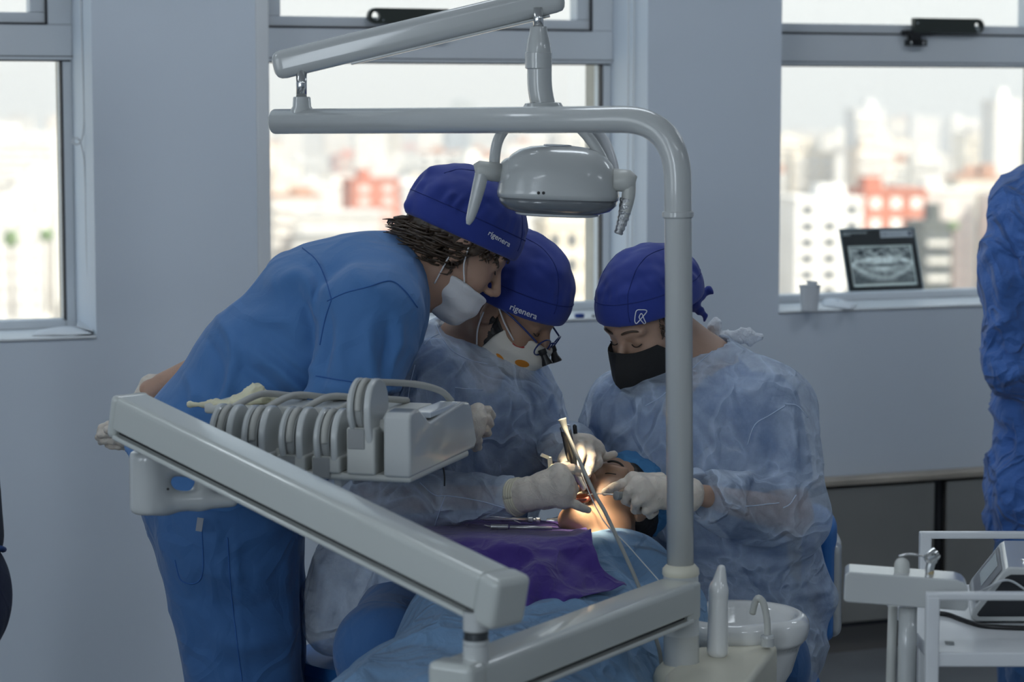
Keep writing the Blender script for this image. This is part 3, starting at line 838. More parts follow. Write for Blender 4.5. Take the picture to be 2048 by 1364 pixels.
def building(px, dist, w, d, top, m, label, group=None, floors=3.1, wm=None, win=0.5, rot=0.0, cols=None, roofm=None, singles=False):
    """block with roof parapet, stair head and rows of windows; dist along the sight line, top = roof height"""
    c = ray(px, 210); c = Vector((c.x, c.y, 0)) * dist
    ax = Vector((math.cos(rot + TH * 0.5), math.sin(rot + TH * 0.5), 0)); ay = Vector((-ax.y, ax.x, 0)); az = V(0, 0, 1)
    root = thing('building', c + V(0, 0, GZ), label, 'building', group)
    o = c - ax * (w / 2)
    bm = bmesh.new(); frame_box(bm, o, ax, ay, az, 0, w, 0, d, GZ, top)
    bm_obj('wall', bm, m, root)
    bm = bmesh.new(); frame_box(bm, o, ax, ay, az, -0.2, w + 0.2, -0.25, d + 0.2, top, top + 0.7)
    sw_ = w * random.uniform(0.2, 0.45); so = random.uniform(0.1, 0.5) * w
    frame_box(bm, o, ax, ay, az, so, so + sw_, d * 0.3, d * 0.7, top + 0.7, top + random.uniform(2.2, 4.0))
    bm_obj('roof', bm, roofm or m, root)
    cols = cols or max(2, int(w / random.uniform(3.0, 4.5)))
    low = max(GZ + 2, EYE - dist * 0.105)
    rows = int((top - 0.8 - low) / floors)
    if rows > 0:
        pitch = w / cols; bw = bmesh.new(); bal = bmesh.new(); nb = 0
        style = random.random()
        for r_ in range(rows):
            z1 = top - 1.0 - r_ * floors; z0 = z1 - floors * 0.52
            for c_ in range(cols):
                if random.random() < 0.06 and not singles: continue
                x0 = (c_ + 0.5 - win / 2) * pitch
                tgt = bmesh.new() if singles else bw
                frame_box(tgt, o, ax, ay, az, x0, x0 + win * pitch, -0.12, 0.05, z0, z1)
                if singles: bm_obj('window', tgt, wm or WIN_D, root)
            if style < 0.45:
                frame_box(bal, o, ax, ay, az, w * 0.08, w * 0.92, -1.0, -0.02, z0 - 0.9, z0 - 0.05); nb += 1
        if not singles: tag(bm_obj('windows', bw, wm or WIN_D, root), kind='stuff')
        if nb and not singles: tag(bm_obj('balconies', bal, WALLS[random.randrange(6)], root), kind='stuff')
        else: bal.free()
    return root
def top_at(py, dist): return EYE + ray(1024, py).z / ray(1024, py).y * dist
# singled-out blocks
building(45, 900, 26, 14, top_at(268, 900), WALLS[5], 'tall white apartment tower with window columns outside the left window', floors=3.0, cols=7, win=0.55, wm=WIN_S)
building(-20, 960, 16, 12, top_at(330, 960), WALLS[1], 'lower pale block at the left edge of the left window')
building(1795, 470, 12.5, 12, top_at(386, 470), BRICK, 'red brick block with pale windows behind the X-ray film', cols=3, win=0.5, wm=WALLS[5], singles=True, floors=4.0)
building(1703, 480, 9, 10, top_at(392, 480), mat('far_slate', (0.22, 0.20, 0.20), 0.8), 'narrow dark brown block left of the red brick building', cols=3)
building(1740, 760, 9.5, 10, top_at(222, 760), WALLS[3], 'tall pale grey tower in the middle of the right window', cols=3, win=0.6, floors=3.0, wm=WIN_S)
building(1897, 2100, 15, 15, top_at(258, 2100), BLUEG, 'left of two distant blue-grey towers on the horizon', cols=4)
building(1939, 2100, 17, 15, top_at(254, 2100), BLUEG, 'right of two distant blue-grey towers on the horizon', cols=4)
building(2016, 640, 7, 10, top_at(205, 640), WALLS[5], 'slim white striped tower at the right end of the right window', cols=2, win=0.8, floors=2.6, wm=WIN_S)
building(1880, 420, 5, 10, top_at(452, 420), mat('far_green_black', (0.10, 0.11, 0.10), 0.8), 'dark narrow facade to the right of the X-ray film', cols=2)
building(928, 2300, 18, 16, top_at(205, 2300), mat('far_teal', (0.20, 0.27, 0.30), 0.7), 'distant grey tower rising over the middle window skyline', cols=4)
building(915, 1500, 14, 14, top_at(262, 1500), mat('far_bluish', (0.25, 0.30, 0.36), 0.7), 'blue-grey block below the dental light bar', cols=4)
building(1145, 300, 6.5, 9, top_at(452, 300), WALLS[4], 'sandy vertical facade beside the cap of the loupe wearer', cols=3)
GEN = 'blurred pale city block far beyond the windows'
dist = 470
while dist < 3000:
    w = random.uniform(7, 12) * (1 + dist / 1500)
    px = -420 + random.uniform(-60, 0)
    half = 0.5
    while px < 2460:
        ww = w * random.uniform(0.7, 1.35); wpx = ww * F / dist
        cxp = px + wpx / 2
        base = 240 + 92000 / dist
        tp = top_at(max(262, base + random.uniform(-60, 45)) if random.random() < 0.85 else base - random.uniform(20, 70), dist)
        tp = min(tp, top_at(236, dist)); 
        m = random.choice(WALLS); rf = random.choice([None, None, None, ROOFG, ROOF])
        if random.random() < 0.05: m = BRICK
        building(cxp, dist * random.uniform(0.97, 1.03), ww, random.uniform(9, 16), tp, m, GEN, 'distant city blocks', rot=random.uniform(-0.25, 0.25), win=random.uniform(0.3, 0.65), roofm=rf, wm=random.choice([WIN_D, WIN_S, WIN_S]))
        px += wpx * random.uniform(1.25, 1.6)
    dist *= 1.27
for (px, py, dd, rr) in ((22, 476, 420, 1.5), (92, 470, 430, 1.3), (1905, 452, 415, 0.9), (1700, 520, 520, 1.2)):
    c = ray(px, py); c = Vector((0, 0, EYE)) + c * (dd / c.y)
    root = thing('tree', c - V(0, 0, rr * 2), 'dark green tree top among the roofs outside', 'tree', 'trees among the distant roofs')
    bm = bmesh.new(); bmesh.ops.create_icosphere(bm, subdivisions=3, radius=rr, matrix=Matrix.Translation(c))
    for v in bm.verts: v.co += (v.co - c) * (0.35 * vnoise(np.array([[*(v.co * 0.9)]]))[0])
    bm_obj('crown', bm, LEAF, root, smooth=True)
    tube('trunk', [c - V(0, 0, 14), c], [0.35, 0.2], mat('far_bark', (0.1, 0.07, 0.05), 0.9), root, n=6)

# summer haze over the city: a real, evenly scattering volume of air
HZ = bpy.data.materials.new('city_haze'); HZ.use_nodes = True
nt = HZ.node_tree; nt.nodes.clear(); _o = nt.nodes.new('ShaderNodeOutputMaterial'); _v = nt.nodes.new('ShaderNodeVolumeScatter')
_v.inputs['Color'].default_value = (0.93, 0.96, 1.0, 1); _v.inputs['Density'].default_value = 0.0006; _v.inputs['Anisotropy'].default_value = 0.0
nt.links.new(_v.outputs[0], _o.inputs['Volume'])
bm = bmesh.new(); wbox(bm, -1700, 1700, 150, 4100, GZ - 30, 160)
hz_ = tag(bm_obj('haze', bm, HZ), 'pale summer haze lying over the city', 'haze', kind='stuff')

# ================================================================== operating light on its column
def R(px, Y): return px * Y / F           # pixels to metres at depth Y
PY = 4.20                                  # depth of the column
LY = 4.50                                  # depth of the lamp head
lightp = thing('operating_light', PZ(1362, 1364, 0.55), 'white dental operating light on a bent column with a swivel arm', 'dental light')
col = [P(1363, 1420, PY), P(1361, 1100, PY), P(1356, 420, PY), P(1353, 300, PY)]
bend = rounded([P(1361, 1140, PY), P(1355, 238, PY), P(551, 243, 4.58)], R(125, PY), 14)
tube('column_bar', bend, R(27.3, PY), WHITE, lightp, n=28)
ax_ = (P(1361, 1100, PY) - P(1356, 420, PY)).normalized() * -1
lathe('collar_ring', P(1356, 429, PY), ax_, [(-0.006, R(29, PY)), (-0.004, R(31.5, PY)), (0.004, R(31.5, PY)), (0.006, R(29, PY))], WHITE, lightp, n=28)
# end plug and stub
e0 = P(551, 243, 4.58); e1 = P(575, 243, 4.57); dax = (e0 - e1).normalized()
lathe('end_cap', e0, dax, [(-0.004, R(27.3, PY) * 1.001), (0.003, R(26, PY)), (0.006, R(22, PY)), (0.007, 0.004)], WHITE, lightp, n=28)
sb = P(604, 243, 4.56)
lathe('stub', sb, V(0, 0, 1), [(0, R(28, 4.56)), (R(22, 4.56), R(24, 4.56)), (R(30, 4.56), R(18.5, 4.56)), (R(47, 4.56), R(17.5, 4.56)), (R(49, 4.56), R(16, 4.56))], WHITE, lightp, n=24)
tube('chrome_post', [P(603, 200, 4.56), P(603, 140, 4.56)], R(10.8, 4.56), CHROME, lightp, n=18)
# swivel arm, oval section
A0 = P(552, 132, 4.57); A1 = P(1124, -6, 4.53); da = (A1 - A0).normalized(); upa = (V(0, 0, 1) - da * da.z).normalized(); sa = da.cross(upa)
L = (A1 - A0).length; hgt = R(29, 4.55)
bm = bmesh.new()
secs = [(-0.004, 0.55), (0.0, 0.8), (0.006, 0.94), (0.016, 1.0), (L - 0.016, 0.96), (L - 0.005, 0.9), (L, 0.72), (L + 0.003, 0.4)]
rings = []
for (t, s) in secs:
    ring = []
    for k in range(28):
        a = 2 * math.pi * k / 28; c, q = math.cos(a), math.sin(a)
        # rounded-rectangle-like oval with a shallow groove on each flank
        x = abs(c) ** 0.75 * math.copysign(1, c) * hgt * 0.72 * s
        y = abs(q) ** 0.75 * math.copysign(1, q) * hgt * s
        if abs(y) < hgt * 0.16: x *= 0.93
        ring.append(bm.verts.new(A0 + da * t + sa * x + upa * y))
    rings.append(ring)
for a, b in zip(rings, rings[1:]):
    for k in range(28): bm.faces.new((a[k], a[(k + 1) % 28], b[(k + 1) % 28], b[k]))
bm.faces.new(rings[0][::-1]); bm.faces.new(rings[-1])
arm = bm_obj('swivel_arm', bm, WHITE, lightp, smooth=True)
bm = bmesh.new()
frame_box(bm, A0 + upa * -hgt, da, sa, upa, 0.14, L - 0.03, -0.007, 0.007, -0.004, 0.001)
bm_obj('under_rail', bm, WHITE, arm, bevel=0.001)
# lamp neck
ny = 4.52
tube('neck_pin', [P(1076, 15, ny), P(1077, 62, ny)], R(10.5, ny), CHROME, lightp, n=18)
nk0 = P(1077, 53, ny)
prof = [(0, 15), (0.001, 16.5), (R(12, ny), 18), (R(30, ny), 22.5), (R(46, ny), 25), (R(51, ny), 25.5), (R(52, ny), 27), (R(82, ny), 26.5), (R(84, ny), 24)]
lathe('neck_collar', nk0, V(0, 0, -1), [(h, R(r, ny)) for h, r in prof], WHITE, lightp, n=28)
nck = smooth_path([P(1079, 134, ny), P(1079, 160, ny), P(1081, 185, ny), P(1087, 215, ny), P(1094, 245, ny)], 5)
tube('neck_tube', nck, [R(24.5, ny)] * (len(nck) - 6) + [R(24, ny)] * 6, WHITE, lightp, n=24)
bm = bmesh.new()
for k in range(4):
    z = 193 + k * 4
    pts = [P(1083 + 22.8 * math.sin(t), z + 3 * math.cos(t) - 2, ny - R(22.8, ny) * math.cos(t)) for t in np.linspace(-0.75, 0.55, 9)]
    tube_into(bm, pts, 0.0012, 6)
bm_obj('vent_slots', bm, GREY, lightp, smooth=True)
# yoke: broad curved fork
yk_l = P(993, 352, LY - 0.02); yk_r = P(1229, 372, LY - 0.03)
hub = P(1090, 222, LY)
lathe('yoke_hub', P(1086, 204, ny), V(0.02, 0, -1), [(0, R(22, ny)), (0.002, R(36, ny)), (0.012, R(42, ny)), (0.03, R(40, ny)), (0.036, R(20, ny))], WHITE, lightp, n=28)
yp = smooth_path([P(992, 362, LY - 0.02), P(989, 320, LY - 0.015), P(998, 276, LY), P(1024, 244, LY + 0.005), P(1060, 226, LY + 0.01), P(1092, 222, LY + 0.01), P(1128, 232, LY + 0.005),
                  P(1166, 262, LY - 0.005), P(1196, 302, LY - 0.015), P(1216, 345, LY - 0.025), P(1226, 382, LY - 0.03)], 6)
tube('yoke', yp, [R(11, LY)] * len(yp), WHITE, lightp, n=16, flat=1.0)
yp2 = smooth_path([P(1120, 232, LY + 0.035), P(1175, 248, LY + 0.035), P(1205, 280, LY + 0.03), P(1222, 320, LY + 0.01), P(1230, 360, LY - 0.01)], 6)
tube('yoke_web', yp2, R(12, LY), mat('milky_plastic', (0.62, 0.64, 0.66), 0.3), lightp, n=12, flat=1.9)
# lamp head: squarish dome over a lens dish
hc = P(1116, 386, LY); hx = R(121, LY); hy = 0.088
tl = Matrix.Rotation(math.radians(2.0), 3, 'Y')
upv = (tl @ V(0, 0, 1)); xv = (tl @ V(1, 0, 0)); yv = V(0, 1, 0)
prof = [(-0.010, 1.0), (0.0, 1.012), (0.006, 1.0), (0.02, 0.985), (0.04, 0.95), (0.056, 0.885), (0.069, 0.79), (0.079, 0.66), (0.085, 0.48), (0.088, 0.25), (0.0885, 0.02)]
def dome(prof, m, name, parent, ex=2.7, n=56):
    bm = bmesh.new(); rr = []
    for h, s in prof:
        ring = []
        for k in range(n):
            a = 2 * math.pi * k / n; c, q = math.cos(a), math.sin(a)
            ring.append(bm.verts.new(hc + upv * h + xv * (abs(c) ** (2 / ex) * math.copysign(1, c) * hx * s) + yv * (abs(q) ** (2 / ex) * math.copysign(1, q) * hy * s)))
        rr.append(ring)
    for a, b in zip(rr, rr[1:]):
        for k in range(n): bm.faces.new((a[k], a[(k + 1) % n], b[(k + 1) % n], b[k]))
    bm.faces.new(rr[0][::-1]); bm.faces.new(rr[-1])
    return bm_obj(name, bm, m, parent, smooth=True)
head = dome(prof, WHITE, 'lamp_head', lightp)
dome([(-0.0105, 0.99), (-0.020, 0.97), (-0.031, 0.87), (-0.0385, 0.66), (-0.041, 0.60), (-0.041, 0.02)], mat('smoky_lens', (0.17, 0.185, 0.20), 0.15, coat=0.4), 'lens', lightp, 2.4)
dome([(-0.038, 0.70), (-0.0405, 0.69), (-0.043, 0.60), (-0.0435, 0.02)], mat('lens_rim', (0.65, 0.68, 0.70), 0.1, coat=0.5), 'lens_rim', lightp, 2.2)
# raised cheek at the left of the shell and crown recess
blob('shell_shoulder', lambda p: s_ell(p, P(1020, 352, LY), (R(26, LY), 0.06, R(38, LY))), P(980, 300, LY) - V(.02, .08, .1), P(1060, 300, LY) + V(.02, .08, .02), 0.005, WHITE, head)
cr_ = hc + upv * 0.0885
bm = bmesh.new()
for k in range(1):
    lathe_into(bm, cr_ + V(-0.004, -0.006, -0.001), upv, [(0, R(28, LY)), (0.0018, R(28, LY)), (0.0025, R(25, LY)), (0.0015, R(22, LY)), (0.001, 0.002)], 28)
bm_obj('crown_disc', bm, mat('pearl_disc', (0.62, 0.66, 0.72), 0.2, coat=0.5), head, smooth=True)
for x in (1077, 1087):
    b = bvh_of(head); q = on_surface(b, [(x, 386)], 0.0)
    if q: lathe('sensor_eye', q[0], V(0, -1, 0.1), [(-0.001, 0.0030), (0.0006, 0.0030), (0.0008, 0.0022)], BLACK, head, n=12)
# pivots and handles
def handle(name, path, rads, m, parent, flat): return tube(name, smooth_path(path, 5), sum([[a + (b - a) * k / 5 for k in range(5)] for a, b in zip(rads, rads[1:])], []) + [rads[-1]], m, parent, n=16, flat=flat)
hy_ = LY - 0.035
tube('pivot', [P(998, 345, hy_ + 0.01), P(958, 340, hy_), P(950, 342, hy_)], [R(19, LY), R(19, LY), R(14, LY)], GREYW, lightp, n=18)
tube('pivot', [P(1226, 360, hy_ + 0.0), P(1258, 362, hy_), P(1270, 366, hy_)], [R(23, LY), R(22, LY), R(14, LY)], GREYW, lightp, n=18)
handle('grip', [P(965, 338, hy_), P(958, 372, hy_), P(947, 415, hy_), P(940, 438, hy_), P(936, 449, hy_)], [R(17, LY), R(17, LY), R(14, LY), R(10.5, LY), R(5, LY)], WHITE, lightp, 0.8)
g2 = handle('grip', [P(1258, 355, hy_), P(1257, 390, hy_), P(1250, 425, hy_), P(1240, 455, hy_)], [R(17, LY), R(17, LY), R(14, LY), R(10, LY)], GREYW, lightp, 0.8)
FOIL = mat('crumpled_foil', (0.62, 0.63, 0.64), 0.3, metal=0.85, bump=1.0, bscale=170, bdist=0.004)
fp = smooth_path([P(1254, 397, hy_), P(1249, 425, hy_), P(1243, 448, hy_), P(1236, 468, hy_)], 6)
fo = tube('foil_wrap', fp, [R(16.5 - 7 * i / len(fp) + 1.3 * math.sin(i * 2.3), LY) for i in range(len(fp))], FOIL, g2, n=14, flat=0.85)
# the lamp's own light: a narrow warm beam onto the patient's mouth
sp = bpy.data.lights.new('lamp_beam', 'SPOT'); sp.energy = 80; sp.spot_size = math.radians(12.5); sp.spot_blend = 0.7; sp.color = (1.0, 0.80, 0.52); sp.shadow_soft_size = 0.05
so = bpy.data.objects.new('lamp_beam', sp); COL.objects.link(so)
so.location = hc + upv * -0.052
so.rotation_euler = (P(1166, 985, 4.63) - Vector(so.location)).to_track_quat('-Z', 'Y').to_euler()

# ================================================================== delivery unit: two arms and the instrument head
deliv = thing('delivery_unit', P(1362, 1364, PY), 'white instrument delivery unit with two hinged arms and a row of hose holders', 'dental unit')
# lower sleeve round the column
dz = ax_
SB = P(1363, 1345, PY)
hs = (P(1361, 1140, PY) - SB).length
lathe('column_sleeve', SB, ax_, [(0, R(36.3, PY)), (hs * 0.373, R(36.3, PY)), (hs * 0.376, R(36.8, PY)), (hs * 0.385, R(36.8, PY)), (hs * 0.388, R(36.3, PY)), (hs * 0.95, R(36, PY))], WHITE, deliv, n=32)
lathe('sleeve_cap', SB + ax_ * hs * 0.95, ax_, [(0, R(36, PY)), (0.003, R(38, PY)), (0.012, R(37, PY)), (0.018, R(31, PY)), (0.020, R(28, PY))], CREAM, deliv, n=32)
ARMW = mat('satin_arm_enamel', (0.55, 0.575, 0.55), 0.28, coat=0.7)
def arm_profile(h, w):
    """section of a pressed arm: rounded box with a deep slot low on each flank; (side, up)"""
    a = w / 2; r = 0.012
    s0, s1, dpt = -h / 2 + h * 0.12, -h / 2 + h * 0.24, 0.014
    right = [(a - 0.002, -h / 2), (a, -h / 2 + 0.003), (a, s0), (a - dpt, s0), (a - dpt, s1), (a, s1), (a, h / 2 - r), (a - r * 0.3, h / 2 - r * 0.3), (a - r, h / 2)]
    return right + [(-x, y) for x, y in reversed(right)]
def arm_bar(name, A, B, h, w, parent):
    d = (B - A).normalized(); s = d.cross(V(0, 0, 1)).normalized(); u = s.cross(d).normalized()
    bm = bmesh.new(); pr = arm_profile(h, w)
    prism_into(bm, [A + s * x + u * y for x, y in pr], B - A)
    o = bm_obj(name, bm, ARMW, parent, bevel=0.0035, seg=3)
    bm = bmesh.new()
    for sg in (-1, 1):
        a = w / 2; s0, s1 = -h / 2 + h * 0.12, -h / 2 + h * 0.24
        frame_box(bm, A, s * sg, u, d, a - 0.0145, a - 0.0125, s0 + 0.0005, s1 - 0.0005, 0.002, (B - A).length - 0.002)
    bm_obj('slot_liner', bm, DARK, o)
    return o, d, s, u
def end_block(name, c, d, s, u, l, h, w, parent, bev=0.012):
    bm = bmesh.new(); frame_box(bm, c, d, s, u, 0, l, -w / 2, w / 2, -h / 2, h / 2)
    return bm_obj(name, bm, ARMW, parent, bevel=bev, seg=4)
z_top = P(1345, 1160, PY - 0.03).z
ah = 0.074
La = P(1352, 1160, PY - 0.03); La.z = z_top - ah / 2
t_ = PZ(930, 1318, z_top); Lb = Vector((t_.x, t_.y, z_top - ah / 2))
o, d1, s1_, u1_ = arm_bar('lower_arm', La, Lb, ah, 0.075, deliv)
end_block('lower_arm_end', Lb - d1 * 0.002, d1, s1_, u1_, 0.05, ah + 0.004, 0.079, deliv)
end_block('lower_arm_root', La + d1 * 0.015, -d1, s1_, u1_, 0.045, ah * 0.9, 0.07, deliv, 0.006)
# pivot post between the arms
pv = P(952, 1315, Lb.y + 0.01); pv.z = z_top - 0.004; pv = Vector((P(952, 1300, Lb.y).x, Lb.y, z_top - 0.004))
rp = R(27, Lb.y)
lathe('pivot_post', pv, V(0, 0, 1), [(0, rp * 1.02), (0.026, rp), (0.0265, rp * 0.9), (0.028, rp * 0.9), (0.0285, rp), (0.034, rp)], WHITE, deliv, n=28)
lathe('pivot_bearing', pv, V(0, 0, 1), [(0.034, rp * 0.8), (0.0345, rp * 0.95), (0.046, rp * 0.95), (0.0465, rp * 0.8), (0.07, rp * 0.8)], mat('dark_bearing', (0.16, 0.17, 0.175), 0.2, metal=0.9), deliv, n=28)
# upper spring arm
NY = Lb.y + 0.01; FY = 4.17
Ua = P(985, 1189, NY); Ub = P(262, 833, FY)
uh = 0.078
o, d2, s2_, u2_ = arm_bar('upper_arm', Ua, Ub, uh, 0.075, deliv)
end_block('upper_arm_foot', Ua + d2 * 0.004, -d2, s2_, u2_, 0.045, uh + 0.002, 0.077, deliv, 0.012)
bm = bmesh.new()
frame_box(bm, Ub - d2 * 0.004, d2, s2_, u2_, 0, 0.022, -0.0385, 0.0385, -uh * 0.5, uh * 0.5)
bm_obj('upper_arm_nose', bm, ARMW, deliv, bevel=0.014, seg=4)
lathe('arm_knuckle', pv + V(0, 0, 0.047), V(0, 0, 1), [(0.0, rp * 0.9), (0.001, rp), (0.03, rp)], WHITE, deliv, n=24)
# cup and handle under the far end
KY = 4.20
def hfn(p):
    c = s_cone(p, P(303, 925, KY), P(299, 1002, KY), 0.031, 0.033)
    cyl = s_econe(p, P(303, 905, KY), P(299, 1012, KY), V(1, 0, 0), (0.036, 0.034), (0.04, 0.034))
    cyl = smax(np.linalg.norm((p - A3(P(300, 960, KY)))[:, :2] * np.array([1.0, 0.9]), axis=1) - 0.036, np.maximum(s_plane(p, P(300, 901, KY), V(0, 0, 1)), s_plane(p, P(300, 1026, KY), V(0, -0.0, -1))), 0.012)
    beam = s_econe(p, P(325, 1003, KY), P(462, 1000, KY + 0.05), V(0, 0, 1), (0.022, 0.021), (0.018, 0.013))
    up = s_econe(p, P(330, 938, KY), P(420, 948, KY + 0.06), V(0, 0, 1), (0.02, 0.011), (0.018, 0.010))
    post = s_cone(p, P(415, 945, KY + 0.06), P(398, 1000, KY + 0.03), 0.015, 0.018)
    return smin(smin(cyl, beam, 0.018), smin(up, post, 0.012), 0.012)
blob('handle_bracket', hfn, P(240, 1050, KY) - V(0.02, 0.08, 0.02), P(490, 880, KY) + V(0.02, 0.14, 0.02), 0.004, WHITE, deliv)
lathe('bracket_screw', P(336, 978, KY - 0.0335), V(0, -1, 0), [(0, 0.0025), (0.001, 0.0025), (0.0012, 0.001)], BLACK, deliv, n=10)
lathe('arm_pin', P(303, 930, KY), V(0, 0, 1), [(0, 0.026), (0.05, 0.026)], GREYW, deliv, n=20)
# instrument head in its own frame: a = to the left, b = to the back
TR = P(820, 969, 4.12)
ta = V(-0.958, 0.285, 0).normalized(); tb = V(0.285, 0.958, 0).normalized(); tz = V(0, 0, 1)
def T(a, b, z): return TR + ta * a + tb * b + tz * z
trayd = 0.385
bm = bmesh.new(); frame_box(bm, TR, ta, tb, tz, 0.0, 0.40, 0.004, trayd * 0.88, 0.001, 0.014)
bm_obj('base_plate', bm, GREYW, deliv, bevel=0.005)
prof_b = [(0.0, 0.010), (0.0, 0.112), (0.006, 0.123), (0.05, 0.125), (0.10, 0.100), (0.115, 0.094), (0.30, 0.108), (0.335, 0.104), (0.35, 0.095), (0.385, 0.025), (0.37, 0.012)]
prism('end_housing', [T(-0.001, b, z) for b, z in prof_b], ta * 0.050, WHITE, deliv, bevel=0.006, seg=3)
bm = bmesh.new(); frame_box(bm, TR, ta, tb, tz, 0.006, 0.044, 0.13, 0.29, 0.0985, 0.1085)
bm_obj('lit_notch_plate', bm, mat('pale_lit_notch', (0.72, 0.78, 0.85), 0.15, coat=0.6), deliv, bevel=0.002)  # paler plate: light on the notch top is put into its colour
# holder blocks, arms with hose pulleys
def disc(name, a, b, z, r, w, m, parent, hub=True, n=36, sb=0.62):
    """round guide plate whose axle lies along the row"""
    prof = [(0, r * 0.93), (w * 0.25, r), (w * 0.75, r), (w, r * 0.93), (w, r * 0.45), (w * 0.8, r * 0.4)]
    bm = bmesh.new(); lathe_into(bm, T(a, b, z), ta, prof, n, tb, tz)
    o = bm_obj(name, bm, m, parent, smooth=True); md = o.modifiers.new('es', 'EDGE_SPLIT'); md.split_angle = 0.6
    return o
HOSE = mat('grey_hose', (0.46, 0.46, 0.43), 0.45)
slots = [(0.090, 0.112, 0.0), (0.155, 0.062, 0.0), (0.220, 0.066, 0.0), (0.290, 0.07, 0.0), (0.352, 0.07, 0.0)]
for i, (a, hb, _) in enumerate(slots):
    hblk = 0.085 if i == 0 else 0.032
    bm = bmesh.new(); frame_box(bm, TR, ta, tb, tz, a - 0.026, a + 0.027, 0.0, 0.20, 0.012, hblk + 0.01)
    blk = bm_obj('holder_block', bm, GREYW, deliv, bevel=0.005)
    bm = bmesh.new(); frame_box(bm, TR, ta, tb, tz, a - 0.008, a + 0.024, -0.0015, 0.03, hblk - 0.028, hblk + 0.008)
    bm_obj('holder_mouth', bm, GREY, blk, bevel=0.002)
    zc_ = 0.128 if i == 0 else 0.068
    rr = 0.050 if i == 0 else 0.054
    bb = 0.035 if i == 0 else 0.045
    pa = disc('guide_plate', a + 0.010, bb, zc_, rr, 0.011, WHITE, deliv)
    disc('pulley', a - 0.006, bb, zc_, rr * 0.86, 0.016, mat('pulley_grey', (0.36, 0.37, 0.36), 0.4), deliv)
    # front arm plate: rounded paddle with a hook at its foot
    pl = []
    for k in range(17):
        t = math.pi * (-0.05 + 1.1 * k / 16)
        pl.append((bb + 0.002 + 0.050 * math.cos(t), zc_ + rr * math.sin(t)))
    pl += [(bb - 0.046, zc_ - 0.03), (bb - 0.034, zc_ - 0.062), (bb - 0.026, zc_ - 0.084), (bb + 0.012, zc_ - 0.079), (bb + 0.034, zc_ - 0.066), (bb + 0.03, zc_ - 0.05), (bb + 0.018, zc_ - 0.045), (bb + 0.02, zc_ - 0.025), (bb + 0.04, zc_ - 0.015)]
    prism('hose_arm', [T(a - 0.022, b, z) for b, z in pl], ta * 0.013, WHITE, deliv, bevel=0.004, seg=3)
    lathe('axle', T(a - 0.045, bb + 0.01, zc_ - 0.035), ta, [(0, 0.012), (0.024, 0.012), (0.03, 0.018)], GREYW, deliv, n=18)
    # hose over the pulley, running to the back of the head
    hp = []
    for k in range(9):
        t = math.pi * (1.02 - 0.62 * k / 8)
        hp.append(T(a + 0.002, bb + (rr - 0.008) * math.cos(t), zc_ + (rr - 0.006) * math.sin(t)))
    if i == 0: hp += [T(a - 0.03, 0.20, 0.150), T(a - 0.05, 0.29, 0.128), T(a - 0.058, 0.33, 0.105)]
    else: hp += [T(a - 0.015, 0.15, 0.128), T(a - 0.045, 0.22, 0.118), T(a - 0.05, 0.29, 0.108)]
    tube('hose', smooth_path(hp, 4), 0.0062, HOSE, deliv, n=10)
# back board with a shallow rim, carries the glove
bm = bmesh.new(); frame_box(bm, TR, ta, tb, tz, 0.055, 0.46, 0.17, 0.30, 0.085, 0.104)
bm_obj('back_board', bm, GREYW, deliv, bevel=0.006)
bm = bmesh.new(); frame_box(bm, TR, ta, tb, tz, 0.06, 0.40, 0.18, 0.29, 0.012, 0.087)
bm_obj('back_housing', bm, GREYW, deliv, bevel=0.004)
# thin black lead hanging from the head
tube('hanging_lead', smooth_path([P(885, 930, 4.4), P(889, 950, 4.4), P(889, 972, 4.4)], 5), 0.0016, BLACK, deliv, n=6)

# crumpled examination glove lying on the board
LATEX = mat('cream_latex', (0.72, 0.69, 0.50), 0.45, sss=0.15, bump=0.4, bscale=70)
def glv(p):
    Y0 = 4.43
    ds = [s_econe(p, P(470, 803, Y0), P(532, 797, Y0), V(0, 1, 0), (0.006, 0.03), (0.013, 0.035)),
          s_econe(p, P(470, 800, Y0), P(512, 780, Y0), V(0, 1, 0), (0.005, 0.02), (0.012, 0.018)), s_cone(p, P(508, 784, Y0), P(520, 774, Y0 - 0.01), 0.012, 0.006),
          s_cone(p, P(530, 795, Y0), P(551, 790, Y0), 0.009, 0.007), s_cone(p, P(545, 802, Y0 - 0.02), P(557, 803, Y0), 0.007, 0.006),
          s_econe(p, P(430, 808, Y0), P(480, 806, Y0), V(0, 1, 0), (0.004, 0.02), (0.006, 0.03)), s_cone(p, P(380, 810, Y0 + 0.02), P(430, 807, Y0), 0.004, 0.007)]
    return union(ds, 0.008)
lo, hi = bounds([P(370, 815, 4.38), P(570, 765, 4.49)], 0.025)
gl = blob('latex_glove', glv, lo, hi, 0.003, LATEX, None, 1, folds([], 0.003, 60, seed=4, ridge=0.003, rscale=45))
tag(gl, 'crumpled cream latex glove lying on the instrument head', 'glove')

# ================================================================== spittoon unit
spit = thing('spittoon_unit', P(1470, 1364, 4.3), 'white ceramic spittoon bowl with cup filler and rinse spout', 'spittoon')
bz = P(1480, 1243, 4.45).z
bc = Vector((P(1480, 1250, 4.45).x, 4.45, bz))
br_ = 0.118
PORC = mat('glazed_ceramic', (0.80, 0.81, 0.80), 0.12, coat=0.7)
prof = [(-0.16, 0.05), (-0.13, 0.075), (-0.09, 0.098), (-0.05, 0.110), (-0.035, 0.1145), (-0.036, 0.117), (-0.026, 0.125), (-0.010, 0.1295), (0.004, 0.1285), (0.014, 0.122), (0.018, 0.113), (0.015, 0.103), (0.004, 0.097), (-0.02, 0.090), (-0.05, 0.07), (-0.062, 0.03), (-0.063, 0.004)]
bm = bmesh.new(); lathe_into(bm, bc, V(0, 0, 1), prof, 48, V(1, 0, 0), V(0, 1, 0))
